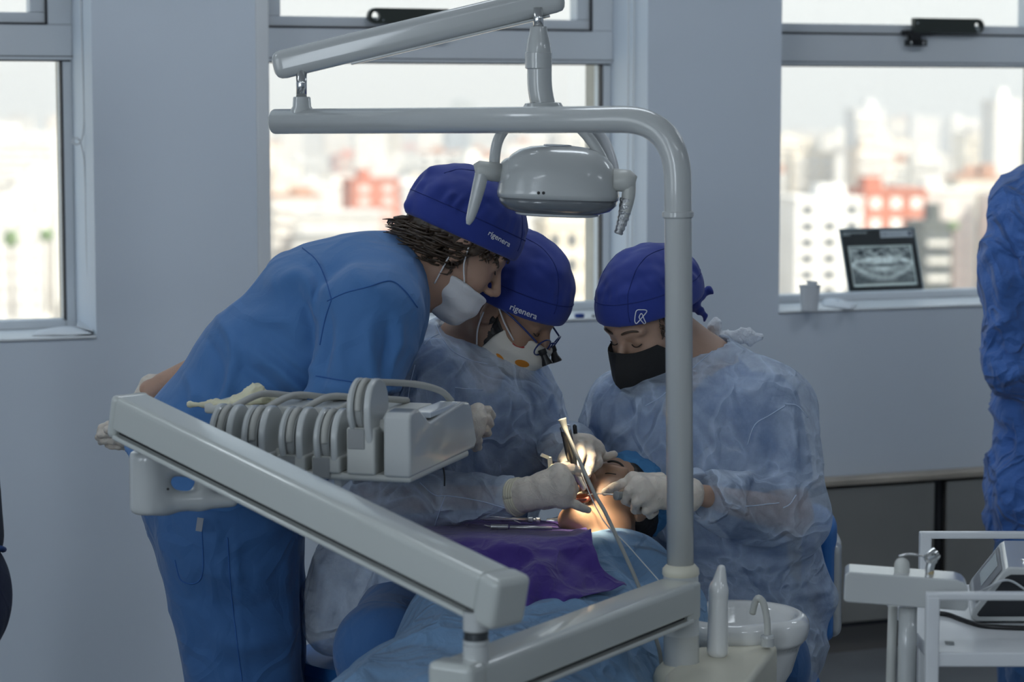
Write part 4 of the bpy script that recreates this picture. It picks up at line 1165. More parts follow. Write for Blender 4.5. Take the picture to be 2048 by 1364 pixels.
# lobed inner front: push the rim of the front left inward
for v in bm.verts:
    w = v.co - bc; ang = math.atan2(w.y, w.x); rr = math.hypot(w.x, w.y)
    g_ = math.exp(-((ang + 1.15) / 0.28) ** 2) * (1 if w.z > -0.03 else 0.5)
    if rr > 0.06: v.co.x -= w.x / rr * 0.016 * g_; v.co.y -= w.y / rr * 0.016 * g_
bm_obj('bowl', bm, PORC, spit, smooth=True)
# cabinet body under the bowl
zt_ = P(1470, 1310, 4.25).z
bodyl = [(1300, 1372, 4.02), (1393, 1305, 4.22), (1555, 1288, 4.36), (1530, 1372, 3.95)]
loop = [PZ(x, y, zt_) for x, y in ((1330, 1345), (1392, 1292), (1556, 1286), (1500, 1362), (1470, 1400), (1330, 1400))]
prism('cabinet_body', [V(p.x, p.y, 0.12) for p in loop], V(0, 0, zt_ - 0.12), CREAM, spit, bevel=0.012, seg=4)
lathe('column_flange', P(1363, 1364, PY), ax_, [(-0.01, R(60, PY)), (0.01, R(58, PY)), (0.024, R(52, PY)), (0.034, R(40, PY))], CREAM, spit, n=32)
# cup filler: tall tapering fin
fy = 4.25
def fin(p):
    a = s_econe(p, P(1435, 1300, fy), P(1437, 1180, fy), V(0, 1, 0), (R(22, fy), 0.028), (R(19.5, fy), 0.024))
    b = s_econe(p, P(1437, 1180, fy), P(1443, 1137, fy), V(0, 1, 0), (R(19.5, fy), 0.024), (R(9, fy), 0.010))
    return smax(smin(a, b, 0.006), s_plane(p, P(1435, 1312, fy), V(0, 0, -1)), 0.003)
blob('cup_filler', fin, P(1400, 1330, fy) - V(0.01, 0.05, 0.01), P(1470, 1120, fy) + V(0.01, 0.05, 0.01), 0.003, PORC, spit)
sy = 4.30
sp0 = PZ(1534, 1288, zt_)
tube('rinse_spout', smooth_path([P(1535, 1272, sy), P(1534, 1240, sy), P(1527, 1207, sy), P(1517, 1196, sy), P(1510, 1206, sy + 0.01), P(1505, 1226, sy + 0.02)], 6), R(7, sy), GREYW, spit, n=14)
lathe('spout_base', P(1535, 1292, sy), V(0, 0, 1), [(0, R(14, sy)), (R(14, sy), R(13.5, sy)), (R(17, sy), R(15, sy)), (R(22, sy), R(13, sy)), (R(24, sy), R(8, sy))], WHITE, spit, n=20)

# ================================================================== assistant holder at the right
ay = 3.95
asst = thing('assistant_holder', PZ(1815, 1500, 0.3), 'white assistant holder bar on a post with suction and syringe docks', 'instrument holder')
pr = [(1690, 1150), (1698, 1144), (1912, 1160), (1926, 1165), (1936, 1176), (1937, 1216), (1930, 1223), (1900, 1220), (1692, 1205), (1687, 1200)]
prism('holder_bar', [P(x, y, ay) for x, y in pr], V(0.01, 0.075, 0), WHITE, asst, bevel=0.007, seg=4)
tube('post', [P(1816, 1215, ay + 0.03), P(1814, 1300, ay + 0.03), P(1812, 1480, ay + 0.03), V(P(1812, 1400, ay).x, ay + 0.03, 0.03)], R(19, ay), WHITE, asst, n=24)
tube('rear_post', [P(1786, 1212, ay + 0.09), P(1783, 1300, ay + 0.09), P(1780, 1420, ay + 0.09), V(P(1780, 1420, ay).x, ay + 0.09, 0.03)], R(10, ay), GREYW, asst, n=16)
lathe('foot', V(P(1800, 1400, ay).x, ay + 0.05, 0.0), V(0, 0, 1), [(0, 0.16), (0.02, 0.16), (0.03, 0.14), (0.034, 0.03)], GREYW, asst, n=32)
def suc(p): return smax(s_econe(p, P(1804, 1200, ay + 0.04), P(1804, 1130, ay + 0.04), V(0, 1, 0), (R(16.5, ay), 0.014), (R(16, ay), 0.014)), s_plane(p, P(1804, 1200, ay), V(0, 0, -1)), 0.004)
o = blob('suction_wand', suc, P(1780, 1210, ay) - V(0.01, 0.0, 0.01), P(1830, 1100, ay) + V(0.01, 0.08, 0.01), 0.003, GREYW)
tag(o, 'rounded grey suction handle standing in the assistant holder', 'suction handle')
syr = thing('air_water_syringe', P(1860, 1160, ay + 0.04), 'chrome air-water syringe with a bent nozzle docked in the assistant holder', 'syringe')
tube('barrel', smooth_path([P(1858, 1165, ay + 0.04), P(1859, 1140, ay + 0.04), P(1864, 1122, ay + 0.04), P(1868, 1112, ay + 0.04)], 5), [R(8, ay)] * 5 + [R(9, ay)] * 5 + [R(11, ay)] * 6, mat('satin_metal', (0.55, 0.57, 0.58), 0.3, metal=0.8), syr, n=16)
tube('sleeve', [P(1858, 1165, ay + 0.04), P(1860, 1140, ay + 0.04)], R(8.6, ay), mat('beige_sleeve', (0.45, 0.36, 0.2), 0.5), syr, n=14)
lathe('head', P(1862, 1113, ay + 0.04), V(0.5, 0.1, 0.35), [(-0.012, 0.004), (-0.008, 0.010), (0.006, 0.0115), (0.012, 0.0105), (0.013, 0.003)], CHROME, syr, n=20)
tube('nozzle', rounded([P(1853, 1113, ay + 0.04), P(1820, 1107, ay + 0.04), P(1797, 1112, ay + 0.04)], 0.008, 4), R(2.6, ay), CHROME, syr, n=8)
for x, y in ((1866, 1108), (1874, 1110)):
    lathe('button', P(x, y, ay + 0.028), V(0.2, -0.5, 0.8), [(0, 0.003), (0.003, 0.003), (0.0036, 0.002)], GREY, syr, n=10)

# ================================================================== trolley with the control device
ty0 = 3.90
zr = P(1860, 1192, ty0).z
tb_ = PZ(1850, 1070, zr); ty1 = tb_.y
zs = P(1900, 1304, ty0).z
trol = thing('trolley', V(P(1950, 1364, ty0).x + 0.1, (ty0 + ty1) / 2, 0), 'white metal trolley with guard rails and a flat shelf', 'trolley')
TW = mat('white_powdercoat', (0.74, 0.76, 0.78), 0.35, coat=0.2)
xl = P(1864, 1250, ty0).x; xr_ = xl + 0.52; hw = R(13.5, ty0)
for (x, y) in ((xl, ty0), (xr_, ty0), (P(1850, 1100, ty1).x, ty1), (xr_, ty1)):
    bm = bmesh.new(); frame_box(bm, V(x, y, 0), V(1, 0, 0), V(0, 1, 0), V(0, 0, 1), -hw, hw, -hw, hw, 0.06, zr)
    bm_obj('post', bm, TW, trol, bevel=0.003)
    lathe('caster', V(x - 0.012, y, 0.03), V(1, 0, 0), [(0, 0.026), (0.004, 0.03), (0.02, 0.03), (0.024, 0.026)], BLACK, trol, n=20)
for (xa, ya, xb, yb_) in ((xl - hw, ty0, xr_, ty0), (P(1850, 1100, ty1).x - hw, ty1, xr_, ty1)):
    bm = bmesh.new(); frame_box(bm, V(xa, ya, zr), V(1, 0, 0), V(0, 1, 0), V(0, 0, 1), 0, xb - xa + hw, -0.010, 0.010, -0.006, 0.0065)
    bm_obj('guard_rail', bm, TW, trol, bevel=0.003)
bm = bmesh.new(); frame_box(bm, V(0, 0, 0), V(1, 0, 0), V(0, 1, 0), V(0, 0, 1), xl, xr_, ty0 - 0.006, ty1, zs - 0.024, zs)
bm_obj('shelf', bm, TW, trol, bevel=0.003)
bm = bmesh.new(); frame_box(bm, V(0, 0, 0), V(1, 0, 0), V(0, 1, 0), V(0, 0, 1), xl, xr_, ty0, ty1, 0.14, 0.16)
bm_obj('shelf', bm, TW, trol, bevel=0.003)
q = [PZ(x, y, zs + 0.0006) for x, y in ((1891, 1289), (1909, 1290), (1908, 1283), (1889, 1282))]
mesh_obj('type_label', q, [(0, 1, 2, 3)], mat('label_grey', (0.25, 0.27, 0.27), 0.5), trol)
# device: wedge-shaped control unit, its side towards the camera
dv = thing('control_unit', PZ(2010, 1250, zs), 'white wedge-shaped surgical motor console with dark side panel on the trolley', 'medical device')
dy0 = PZ(1960, 1248, zs).y; dd_ = 0.26
pf = [(1944, 1243), (1941, 1234), (1948, 1218), (2008, 1143), (2018, 1137), (2150, 1139), (2150, 1246), (1950, 1246)]
lp = [P(x, y, dy0) for x, y in pf]; zmin = min(p.z for p in lp)
lp = [p + V(0, 0, zs + 0.004 - zmin) for p in lp]
prism('case', lp, V(0.045, dd_, 0), WHITE, dv, bevel=0.006, seg=4)
pf2 = [(1954, 1232), (1958, 1226), (2012, 1157), (2022, 1152), (2150, 1153), (2150, 1236), (1958, 1236)]
prism('side_panel', [P(x, y, dy0 - 0.0015) + V(0, 0, zs + 0.004 - zmin) for x, y in pf2], V(0, 0.004, 0), mat('anthracite_panel', (0.022, 0.024, 0.028), 0.35), dv, bevel=0.001)
a0 = lp[2]; a1 = lp[3]; sl = (a1 - a0); yv_ = V(0.045, dd_, 0); nn = yv_.cross(sl).normalized()
if nn.z < 0: nn = -nn
def dplate(name, s0, s1, t0, t1, m, lift):
    pts = [a0 + sl * s + yv_ * t + nn * lift for s, t in ((s0, t0), (s1, t0), (s1, t1), (s0, t1))]
    return mesh_obj(name, pts, [(0, 1, 2, 3)], m, dv)
dplate('control_panel', 0.06, 0.95, 0.08, 0.92, mat('panel_grey', (0.20, 0.21, 0.23), 0.4), 0.0012)
dplate('screen', 0.30, 0.86, 0.32, 0.80, mat('lcd_pale', (0.50, 0.56, 0.56), 0.2), 0.0020)
for k in range(3): dplate('key', 0.10 + 0.06 * k, 0.14 + 0.06 * k, 0.14, 0.24, mat('key_white', (0.6, 0.6, 0.6), 0.5), 0.0022)
kz = P(2040, 1131, dy0 + 0.1)
lathe('knob', V(kz.x, dy0 + 0.06, lp[5].z - 0.002), V(0, 0, 1), [(0, 0.007), (0.006, 0.007), (0.008, 0.005)], CHROME, dv, n=16)
# cables
cb1 = tube('power_cable', smooth_path([PZ(1878, 1226, zs + 0.004), PZ(1900, 1230, zs + 0.004), PZ(1935, 1243, zs + 0.004), PZ(1970, 1252, zs + 0.004), PZ(2040, 1256, zs + 0.004), PZ(2120, 1257, zs + 0.004)], 8), 0.0042, BLACK, None, n=8)
tag(cb1, 'black cable lying across the trolley shelf under the console', 'cable')
CLEARM = mat('clear_tube', (0.55, 0.58, 0.60), 0.15, coat=0.5)
cb2 = tube('irrigation_tube', smooth_path([P(1945, 1192, dy0 + 0.02), P(1975, 1176, dy0 - 0.012), P(2002, 1162, dy0 - 0.012), P(2025, 1163, dy0 - 0.012), P(2060, 1185, dy0 - 0.012), P(2100, 1200, dy0 - 0.012)], 8), 0.0022, CLEARM, None, n=8)
tag(cb2, 'thin clear irrigation tube looped over the console side', 'tube')

# ================================================================== people: shared builders
class Head:
    """head frame: x forward, y to the person's left, z up; origin midway between the ears"""
    def __init__(s, o, fwd, up, k=1.0):
        f = Vector(fwd).normalized(); u = Vector(up); u = (u - f * u.dot(f)).normalized(); l = u.cross(f)
        s.o = Vector(o); s.f, s.l, s.u, s.k = f, l, u, k
        s.M = np.array([[f.x, l.x, u.x], [f.y, l.y, u.y], [f.z, l.z, u.z]])
        s.on = A3(s.o)
    def w(s, x, y, z): return s.o + (s.f * x + s.l * y + s.u * z) * s.k
    def loc(s, p): return ((p - s.on) @ s.M) / s.k
def head_sdf(H, p, mouth=0.0, lips=False):
    q = H.loc(p); ay = q.copy(); ay[:, 1] = np.abs(ay[:, 1])
    d = union([s_ell(q, (-0.014, 0, 0.046), (0.100, 0.077, 0.090)), s_ell(q, (0.032, 0, -0.028), (0.062, 0.058, 0.080))], 0.03)
    d = smin(d, s_ell(q, (0.062, 0, -0.098 - mouth * 0.02), (0.030, 0.030, 0.024)), 0.03)
    d = smin(d, s_cone(ay, (-0.005, 0.052, -0.055), (0.055, 0.022, -0.100 - mouth * 0.02), 0.018, 0.02), 0.02)
    d = smin(d, s_ell(ay, (0.060, 0.040, -0.022), (0.024, 0.02, 0.024)), 0.02)
    d = smax(d, -s_ell(ay, (0.104, 0.031, 0.012), (0.022, 0.019, 0.013)), 0.012)
    d = smin(d, s_ell(ay, (0.074, 0.031, 0.011), (0.0135, 0.0145, 0.0125)), 0.004)
    d = smin(d, s_cone(ay, (0.086, 0.006, 0.030), (0.074, 0.048, 0.033), 0.010, 0.009), 0.012)
    d = smin(d, s_cone(q, (0.086, 0, 0.022), (0.117, 0, -0.022), 0.007, 0.0105), 0.010)
    d = smin(d, s_ell(ay, (0.105, 0.0125, -0.030), (0.013, 0.008, 0.008)), 0.006)
    d = smax(d, -s_ell(ay, (0.110, 0.0075, -0.037), (0.006, 0.004, 0.006)), 0.003)
    if mouth:
        d = smin(d, s_cone(ay, (0.100, 0.0, -0.054), (0.088, 0.024, -0.066), 0.0075, 0.005), 0.006)
        d = smin(d, s_cone(ay, (0.088, 0.0, -0.098), (0.082, 0.022, -0.082), 0.0075, 0.005), 0.006)
        d = smax(d, -s_ell(q, (0.09, 0, -0.077), (0.034, 0.022, 0.0145)), 0.005)
    elif lips:
        d = smin(d, s_ell(q, (0.096, 0, -0.058), (0.009, 0.024, 0.006)), 0.006); d = smin(d, s_ell(q, (0.093, 0, -0.070), (0.009, 0.020, 0.0065)), 0.006)
    ear = s_ell(ay, (-0.006, 0.080, -0.004), (0.019, 0.008, 0.032)); ear = smax(ear, -s_ell(ay, (-0.002, 0.089, -0.004), (0.010, 0.006, 0.020)), 0.004)
    d = smin(d, ear, 0.006)
    return d * H.k
SKIN_A = mat('skin_fair', (0.46, 0.285, 0.205), 0.5, sss=0.12, bump=0.12, bscale=160, var=0.06, vscale=22)
SKIN_B = mat('skin_olive', (0.36, 0.215, 0.145), 0.5, sss=0.12, bump=0.12, bscale=160, var=0.06, vscale=22)
SKIN_C = mat('skin_light', (0.43, 0.275, 0.20), 0.5, sss=0.12, bump=0.12, bscale=160, var=0.06, vscale=22)
SKIN_D = mat('skin_tan', (0.44, 0.27, 0.18), 0.48, sss=0.15, bump=0.1, bscale=160, var=0.05, vscale=22)
HAIRM = mat('dark_brown_hair', (0.060, 0.040, 0.026), 0.42, bump=0.6, bscale=140, var=0.35, vscale=40)
BLACKHAIR = mat('black_hair', (0.012, 0.010, 0.009), 0.5, bump=0.5, bscale=140)
CAPM = mat('royal_blue_cap', (0.010, 0.032, 0.26), 0.75, bump=0.35, bscale=900, bdist=0.0006, sheen=0.15, var=0.08, vscale=14)
SCRUB = mat('scrub_blue', (0.050, 0.165, 0.40), 0.78, sheen=0.15); crease_bump(SCRUB, 5.0, 0.35, 0.010, 0.7, 12.0)
SCRUBD = mat('scrub_blue_trousers', (0.026, 0.108, 0.285), 0.8, sheen=0.15); crease_bump(SCRUBD, 6.0, 0.45, 0.010, 0.7, 12.0)
INNER = mat('scrub_under_gown', (0.042, 0.145, 0.40), 0.8, sheen=0.1)
SEAMB = mat('scrub_seam', (0.022, 0.10, 0.32), 0.8)
CAPSEAM = mat('cap_seam', (0.007, 0.022, 0.17), 0.8)
GLOVEM = mat('white_latex', (0.64, 0.575, 0.50), 0.48, sss=0.1, var=0.07, vscale=30)
crease_bump(GLOVEM, 30.0, 0.40, 0.0016, 0.5, 45.0)
MASKW = mat('white_mask', (0.76, 0.76, 0.78), 0.8); crease_bump(MASKW, 16.0, 0.25, 0.002, 0.4, 40.0)
MASKK = mat('black_mask', (0.012, 0.012, 0.013), 0.8, bump=0.3, bscale=400)
GOWN = gown_mat('sheer_gown', (0.60, 0.71, 0.88), 0.31, 0.58)
GOWNSEAM = mat('gown_seam', (0.50, 0.60, 0.76), 0.8)
WHITESTITCH = mat('white_stitch', (0.78, 0.80, 0.86), 0.7)
STRAPW = mat('white_elastic', (0.75, 0.75, 0.76), 0.7)

def person(loc, label, group='clinic staff'):
    return thing('person', loc, label, 'person', group)
def pt_rads(pts): return pts
def hand(name, parent, W, Wb, K, fingers, thumb, m=GLOVEM, rf=0.0088, cuff=0.036, rpalm=0.0165, res=0.0026, wr=0.027):
    """gloved hand: W wrist, Wb a point up the forearm (cuff end), K four knuckles, fingers four joint chains, thumb chain"""
    def fn(p):
        ds = []
        for i, k in enumerate(K): ds.append(s_cone(p, Vector(W).lerp(Vector(k), 0.12), k, rpalm * 1.15, rpalm * (0.80 if i < 3 else 0.72)))
        for a, b in zip(K, K[1:]): ds.append(s_cone(p, a, b, rpalm * 0.82, rpalm * 0.8)); ds.append(s_cone(p, Vector(W).lerp(Vector(a), 0.5), Vector(W).lerp(Vector(b), 0.5), rpalm * 1.05, rpalm))
        d = union(ds, 0.010)
        d = smin(d, s_cone(p, W, Wb, wr, cuff), 0.014)
        for i, (k, ch) in enumerate(zip(K, fingers)):
            pts = [k] + list(ch); n = len(pts) - 1; f = None
            sc = (1.0, 1.04, 0.98, 0.86)[i]
            for j in range(n):
                ra = rf * sc * (1.10 - 0.12 * j); rb = rf * sc * (1.10 - 0.12 * (j + 1)); x = s_cone(p, pts[j], pts[j + 1], ra, rb)
                f = x if f is None else smin(f, x, 0.003)
            d = smin(d, f, 0.0045)
        f = None; pts = list(thumb)
        for j in range(len(pts) - 1):
            x = s_cone(p, pts[j], pts[j + 1], rf * (1.45 - 0.22 * j), rf * (1.30 - 0.22 * j)); f = x if f is None else smin(f, x, 0.004)
        d = smin(d, f, 0.007)
        # beaded cuff
        e = s_cone(p, Vector(W).lerp(Vector(Wb), 0.97), Wb, cuff + 0.0015, cuff + 0.0015)
        return d
    allp = [W, Wb] + list(K) + [q for c in fingers for q in c] + list(thumb)
    lo, hi = bounds(allp, 0.045)
    def ds(v): return 0.0010 * vnoise(v * 110, 2) + 0.0008 * (1 - np.abs(vnoise(v * 60, 5)) * 2)
    return blob(name, fn, lo, hi, res, m, parent, 1, ds, 1.9)
def cap_build(H, parent, z0=0.018, slope=0.28, grow=0.0, back=None, seedn=1, ties=True, extra=None):
    c, r = (-0.014, 0, 0.050), (0.117 + grow, 0.093 + grow, 0.106 + grow)
    def fn(p):
        q = H.loc(p)
        d = s_ell(q, c, r)
        d = smin(d, s_ell(q, (-0.055, 0, 0.050), (0.078 + grow, 0.080 + grow, 0.078 + grow)), 0.03)
        if extra is not None: d = extra(q, d)
        n = np.array([-slope, 0, 1.0]) / math.hypot(slope, 1); pl = (q - np.array([0, 0, z0])) @ n
        return smax(d, -pl, 0.004) * H.k
    lo, hi = bounds([H.w(0, 0, 0.05)], 0.185)
    def dis(v):
        q = H.loc(v); n = np.array([-slope, 0, 1.0]) / math.hypot(slope, 1); pl = (q - np.array([0, 0, z0])) @ n
        w = np.clip((pl - 0.045) / 0.02, 0, 1)
        s = 0.0035 * vnoise(q * 26, seedn) * w + 0.0018 * vnoise(q * 60, seedn + 1) * w + 0.0006 * vnoise(q * 40, seedn + 3)
        # gathers just above the band, stronger to the back
        an = np.arctan2(q[:, 1], q[:, 0]); bk = np.clip((-q[:, 0]) / 0.1, 0, 1)
        s += 0.0024 * np.sin(an * 26 + 3 * vnoise(q * 20, 9)) * np.exp(-((pl - 0.060) / 0.016) ** 2) * (0.25 + bk)
        s += 0.0012 * np.exp(-((pl - 0.022) / 0.018) ** 4)
        return s * H.k
    o = blob('surgical_cap', fn, lo, hi, 0.0036, CAPM, parent, 2, dis)
    b = bvh_of(o)
    n = Vector((-slope, 0, 1)).normalized()
    def ring(off, a0, a1, nn=70):
        out = []
        for k in range(nn + 1):
            a = a0 + (a1 - a0) * k / nn
            base = Vector((0, 0, z0)) + n * off
            dirv = Vector((math.cos(a), math.sin(a), 0)); dirv = (dirv - n * dirv.dot(n)).normalized()
            wd = (H.w(*dirv) - H.o).normalized(); st = H.w(*(base + Vector((-0.01, 0, 0)) + dirv * 0.25))
            h = b.ray_cast(st, -wd)
            if h[0] is not None: out.append(h[0] + wd * 0.0002)
        return out
    rg = ring(0.044, -math.pi, math.pi)
    if len(rg) > 3: tube('band_seam', rg, 0.0011 * H.k, CAPSEAM, o, n=6)
    # crown seam running front to back on both sides
    for sy in (-1, 1):
        pts = []
        for k in range(26):
            t = math.radians(8 + 150 * k / 25)
            d = Vector((math.cos(t) * 0.95, sy * 0.42, math.sin(t))).normalized(); wd = (H.w(*d) - H.o).normalized()
            h = b.ray_cast(H.w(-0.014 + d.x * 0.3, d.y * 0.3, 0.05 + d.z * 0.3), -wd)
            if h[0] is not None: pts.append(h[0] + wd * 0.0001)
        if len(pts) > 3: tube('crown_seam', pts, 0.0009, CAPSEAM, o, n=6)
    return o
def eye_bits(H, parent, hairm=HAIRM, brow=True):
    for s in (-1, 1):
        if brow:
            pts = [H.w(0.0965, s * 0.012, 0.036), H.w(0.0945, s * 0.024, 0.0405), H.w(0.088, s * 0.038, 0.041), H.w(0.078, s * 0.052, 0.034)]
            tube('eyebrow', smooth_path(pts, 4), [0.0012] + [0.0024] * 5 + [0.0022] * 5 + [0.0008] * 2, hairm, parent, n=8)
        pts = [H.w(0.0865, s * 0.019, 0.0065), H.w(0.0892, s * 0.027, 0.0035), H.w(0.0878, s * 0.036, 0.0035), H.w(0.0825, s * 0.044, 0.0075)]
        tube('eyelashes', smooth_path(pts, 4), 0.0010, BLACKHAIR, parent, n=6)
def strap(parent, pts, m=STRAPW, r=0.0016): return tube('ear_loop', smooth_path(pts, 6), r, m, parent, n=8)
def mask_build(H, parent, ztop, m, name='face_mask', pleat=True, back=0.022, grow=0.0, zbot=-0.135, nose=True, lowslope=0.0):
    """pleated surgical mask wrapped over mouth and chin"""
    def fn(p):
        q = H.loc(p)
        d = union([s_ell(q, (0.036, 0, -0.055), (0.074 + grow, 0.070 + grow, 0.078 + grow)), s_ell(q, (0.066, 0, -0.092), (0.044 + grow, 0.044 + grow, 0.040 + grow)), s_ell(q, (0.085 if nose else 0.070, 0, -0.030), (0.044 + grow, 0.034 + grow, 0.05))], 0.03)
        top = (q - np.array([0.09, 0, ztop])) @ np.array([-0.10, 0, 1.0])
        top = top - 0.10 * np.abs(q[:, 1])
        d = smax(d, top, 0.004)
        d = smax(d, zbot - q[:, 2] + lowslope * (0.09 - q[:, 0]), 0.006)
        d = smax(d, back - q[:, 0] + 0.25 * (q[:, 2] + 0.07), 0.003)
        return d * H.k
    def dis(v):
        q = H.loc(v); t = 0.0
        if pleat: t = 0.0022 * np.sin(np.clip((q[:, 2] - zbot) * 150 + 14 * np.abs(q[:, 1]), -50, 50)) * np.clip((q[:, 0] - back) / 0.03, 0, 1)
        return t + 0.0016 * vnoise(q * 45, 3)
    lo, hi = bounds([H.w(0.06, 0, -0.06)], 0.12)
    return blob(name, fn, lo, hi, 0.003, m, parent, 2, dis)
def tubes_hair(H, parent, n, region, m, length, seed=1, rad=0.0042, name='hair', curl=0.012, drift=(-0.3, 0, -1.0)):
    rg = random.Random(seed); bm = bmesh.new(); k = 0; c, r = (-0.014, 0, 0.046), (0.102, 0.080, 0.092)
    while k < n:
        th = rg.uniform(0, 2 * math.pi); z = rg.uniform(-1, 0.5)
        s = math.sqrt(max(0, 1 - z * z)); p = Vector((c[0] + r[0] * s * math.cos(th), c[1] + r[1] * s * math.sin(th), c[2] + r[2] * z * 1.15))
        if not region(p): continue
        k += 1
        nrm = Vector((math.cos(th) * s, math.sin(th) * s * 1.2, z * 0.6)).normalized()
        L = length * rg.uniform(0.5, 1.25); ph = rg.uniform(0, 6.28); pts = []; sd = nrm.cross(Vector((0, 0, 1)))
        if sd.length < 0.1: sd = Vector((0, 1, 0))
        sd.normalize()
        for j in range(7):
            t = j / 6
            dv_ = Vector(drift) * (t * L * 0.9) + nrm * (0.002 + 0.45 * L * math.sin(t * 2.2) * 0.6)
            dv_ += sd * (math.sin(ph + t * 5.0) * curl * t) + nrm * (math.cos(ph + t * 5) * curl * 0.6 * t)
            q = p + dv_; pts.append(H.w(*q))
        tube_into(bm, pts, [rad * x for x in (0.8, 1.0, 1.05, 1.0, 0.85, 0.6, 0.2)], 5)
    return bm_obj(name, bm, m, parent, smooth=True)

# ================================================================== person A: standing, bent over the chair
YA = 4.72
pa = person(V(P(480, 1364, YA).x, YA, 0), 'person in blue scrubs and royal blue cap bending over, white mask below the nose')
yw = math.radians(9); pt = math.radians(39)
fw = V(math.cos(pt) * math.cos(yw), math.cos(pt) * math.sin(yw), -math.sin(pt)); upv_ = V(math.sin(pt) * math.cos(yw), math.sin(pt) * math.sin(yw), math.cos(pt))
HA = Head(P(914, 494, 4.74), fw, upv_, 1.0)
nbA = P(812, 552, 4.74)
shN, shF = P(748, 615, 4.53), P(650, 545, 4.93)
elN, wrN = P(700, 835, 4.50), P(918, 855, 4.62)
elF, wrF = P(442, 728, 4.98), P(304, 784, 4.90)
def bodyA(p):
    d = head_sdf(HA, p)
    nk = union([s_cone(p, nbA, HA.w(-0.022, 0, -0.045), 0.066, 0.060), s_cone(p, P(830, 560, 4.72), HA.w(0.02, 0, -0.075), 0.055, 0.045)], 0.03)
    d = smin(d, nk, 0.022)
    d = smin(d, s_econe(p, P(790, 560, 4.73), P(690, 640, 4.72), V(0, 1, 0), (0.07, 0.10), (0.11, 0.17)), 0.05)
    d = smin(d, s_econe(p, P(690, 640, 4.72), P(480, 930, 4.74), V(0, 1, 0), (0.11, 0.16), (0.12, 0.15)), 0.05)
    for a, b, c in ((shN, elN, wrN), (shF, elF, wrF)):
        d = smin(d, s_cone(p, a, b, 0.052, 0.040), 0.03); d = smin(d, s_cone(p, b, c, 0.041, 0.028), 0.015)
    return d
lo, hi = bounds([HA.o, HA.w(0.12, 0, -0.12), HA.w(0, 0, 0.15), wrF, wrN, elF, P(480, 1050, 4.7)], 0.14)
bA = blob('body', bodyA, lo, hi, 0.0048, SKIN_A, pa, 1)
eye_bits(HA, pa)
# scrub top
def topA(p):
    sd = V(0, 1, 0)
    d = s_econe(p, P(408, 1030, 4.75), P(470, 905, 4.74), sd, (0.205, 0.178), (0.186, 0.178))
    d = smin(d, s_econe(p, P(470, 905, 4.74), P(560, 770, 4.73), sd, (0.186, 0.178), (0.178, 0.178)), 0.02)
    d = smin(d, s_econe(p, P(560, 770, 4.73), P(668, 645, 4.73), sd, (0.178, 0.178), (0.160, 0.185)), 0.02)
    d = smin(d, s_econe(p, P(668, 645, 4.73), P(742, 578, 4.73), sd, (0.160, 0.185), (0.108, 0.175)), 0.03)
    d = smin(d, s_econe(p, P(742, 578, 4.73), P(800, 548, 4.74), sd, (0.105, 0.18), (0.070, 0.10)), 0.04)
    # shoulder caps and hanging chest cloth
    d = smin(d, s_cone(p, P(770, 590, 4.60), P(752, 620, 4.54), 0.075, 0.085), 0.05)
    d = smin(d, s_cone(p, P(800, 640, 4.66), P(775, 720, 4.68), 0.045, 0.04), 0.05)
    slv = s_econe(p, P(750, 612, 4.54), P(704, 800, 4.505), V(0, 1, 0), (0.098, 0.075), (0.083, 0.072))
    slv = smax(slv, s_plane(p, P(712, 793, 4.5), V(0.10, -0.15, -1)), 0.003)
    d = smin(d, slv, 0.012)
    slf = s_cone(p, P(650, 560, 4.92), P(590, 560, 4.97), 0.070, 0.060)
    d = smin(d, slf, 0.03)
    # hem, neck hole
    h0, h1 = P(245, 905, 4.7), P(610, 1090, 4.7); n = V(-(h1 - h0).z, 0, (h1 - h0).x) * -1
    d = smax(d, s_plane(p, h0, n), 0.004)
    nkhole = s_cone(p, P(800, 556, 4.74), HA.w(-0.01, 0, -0.04), 0.071, 0.078)
    d = smax(d, -nkhole, 0.006)
    return d
lo, hi = bounds([P(230, 1110, 4.4), P(860, 440, 5.15), P(600, 1110, 4.45)], 0.05)
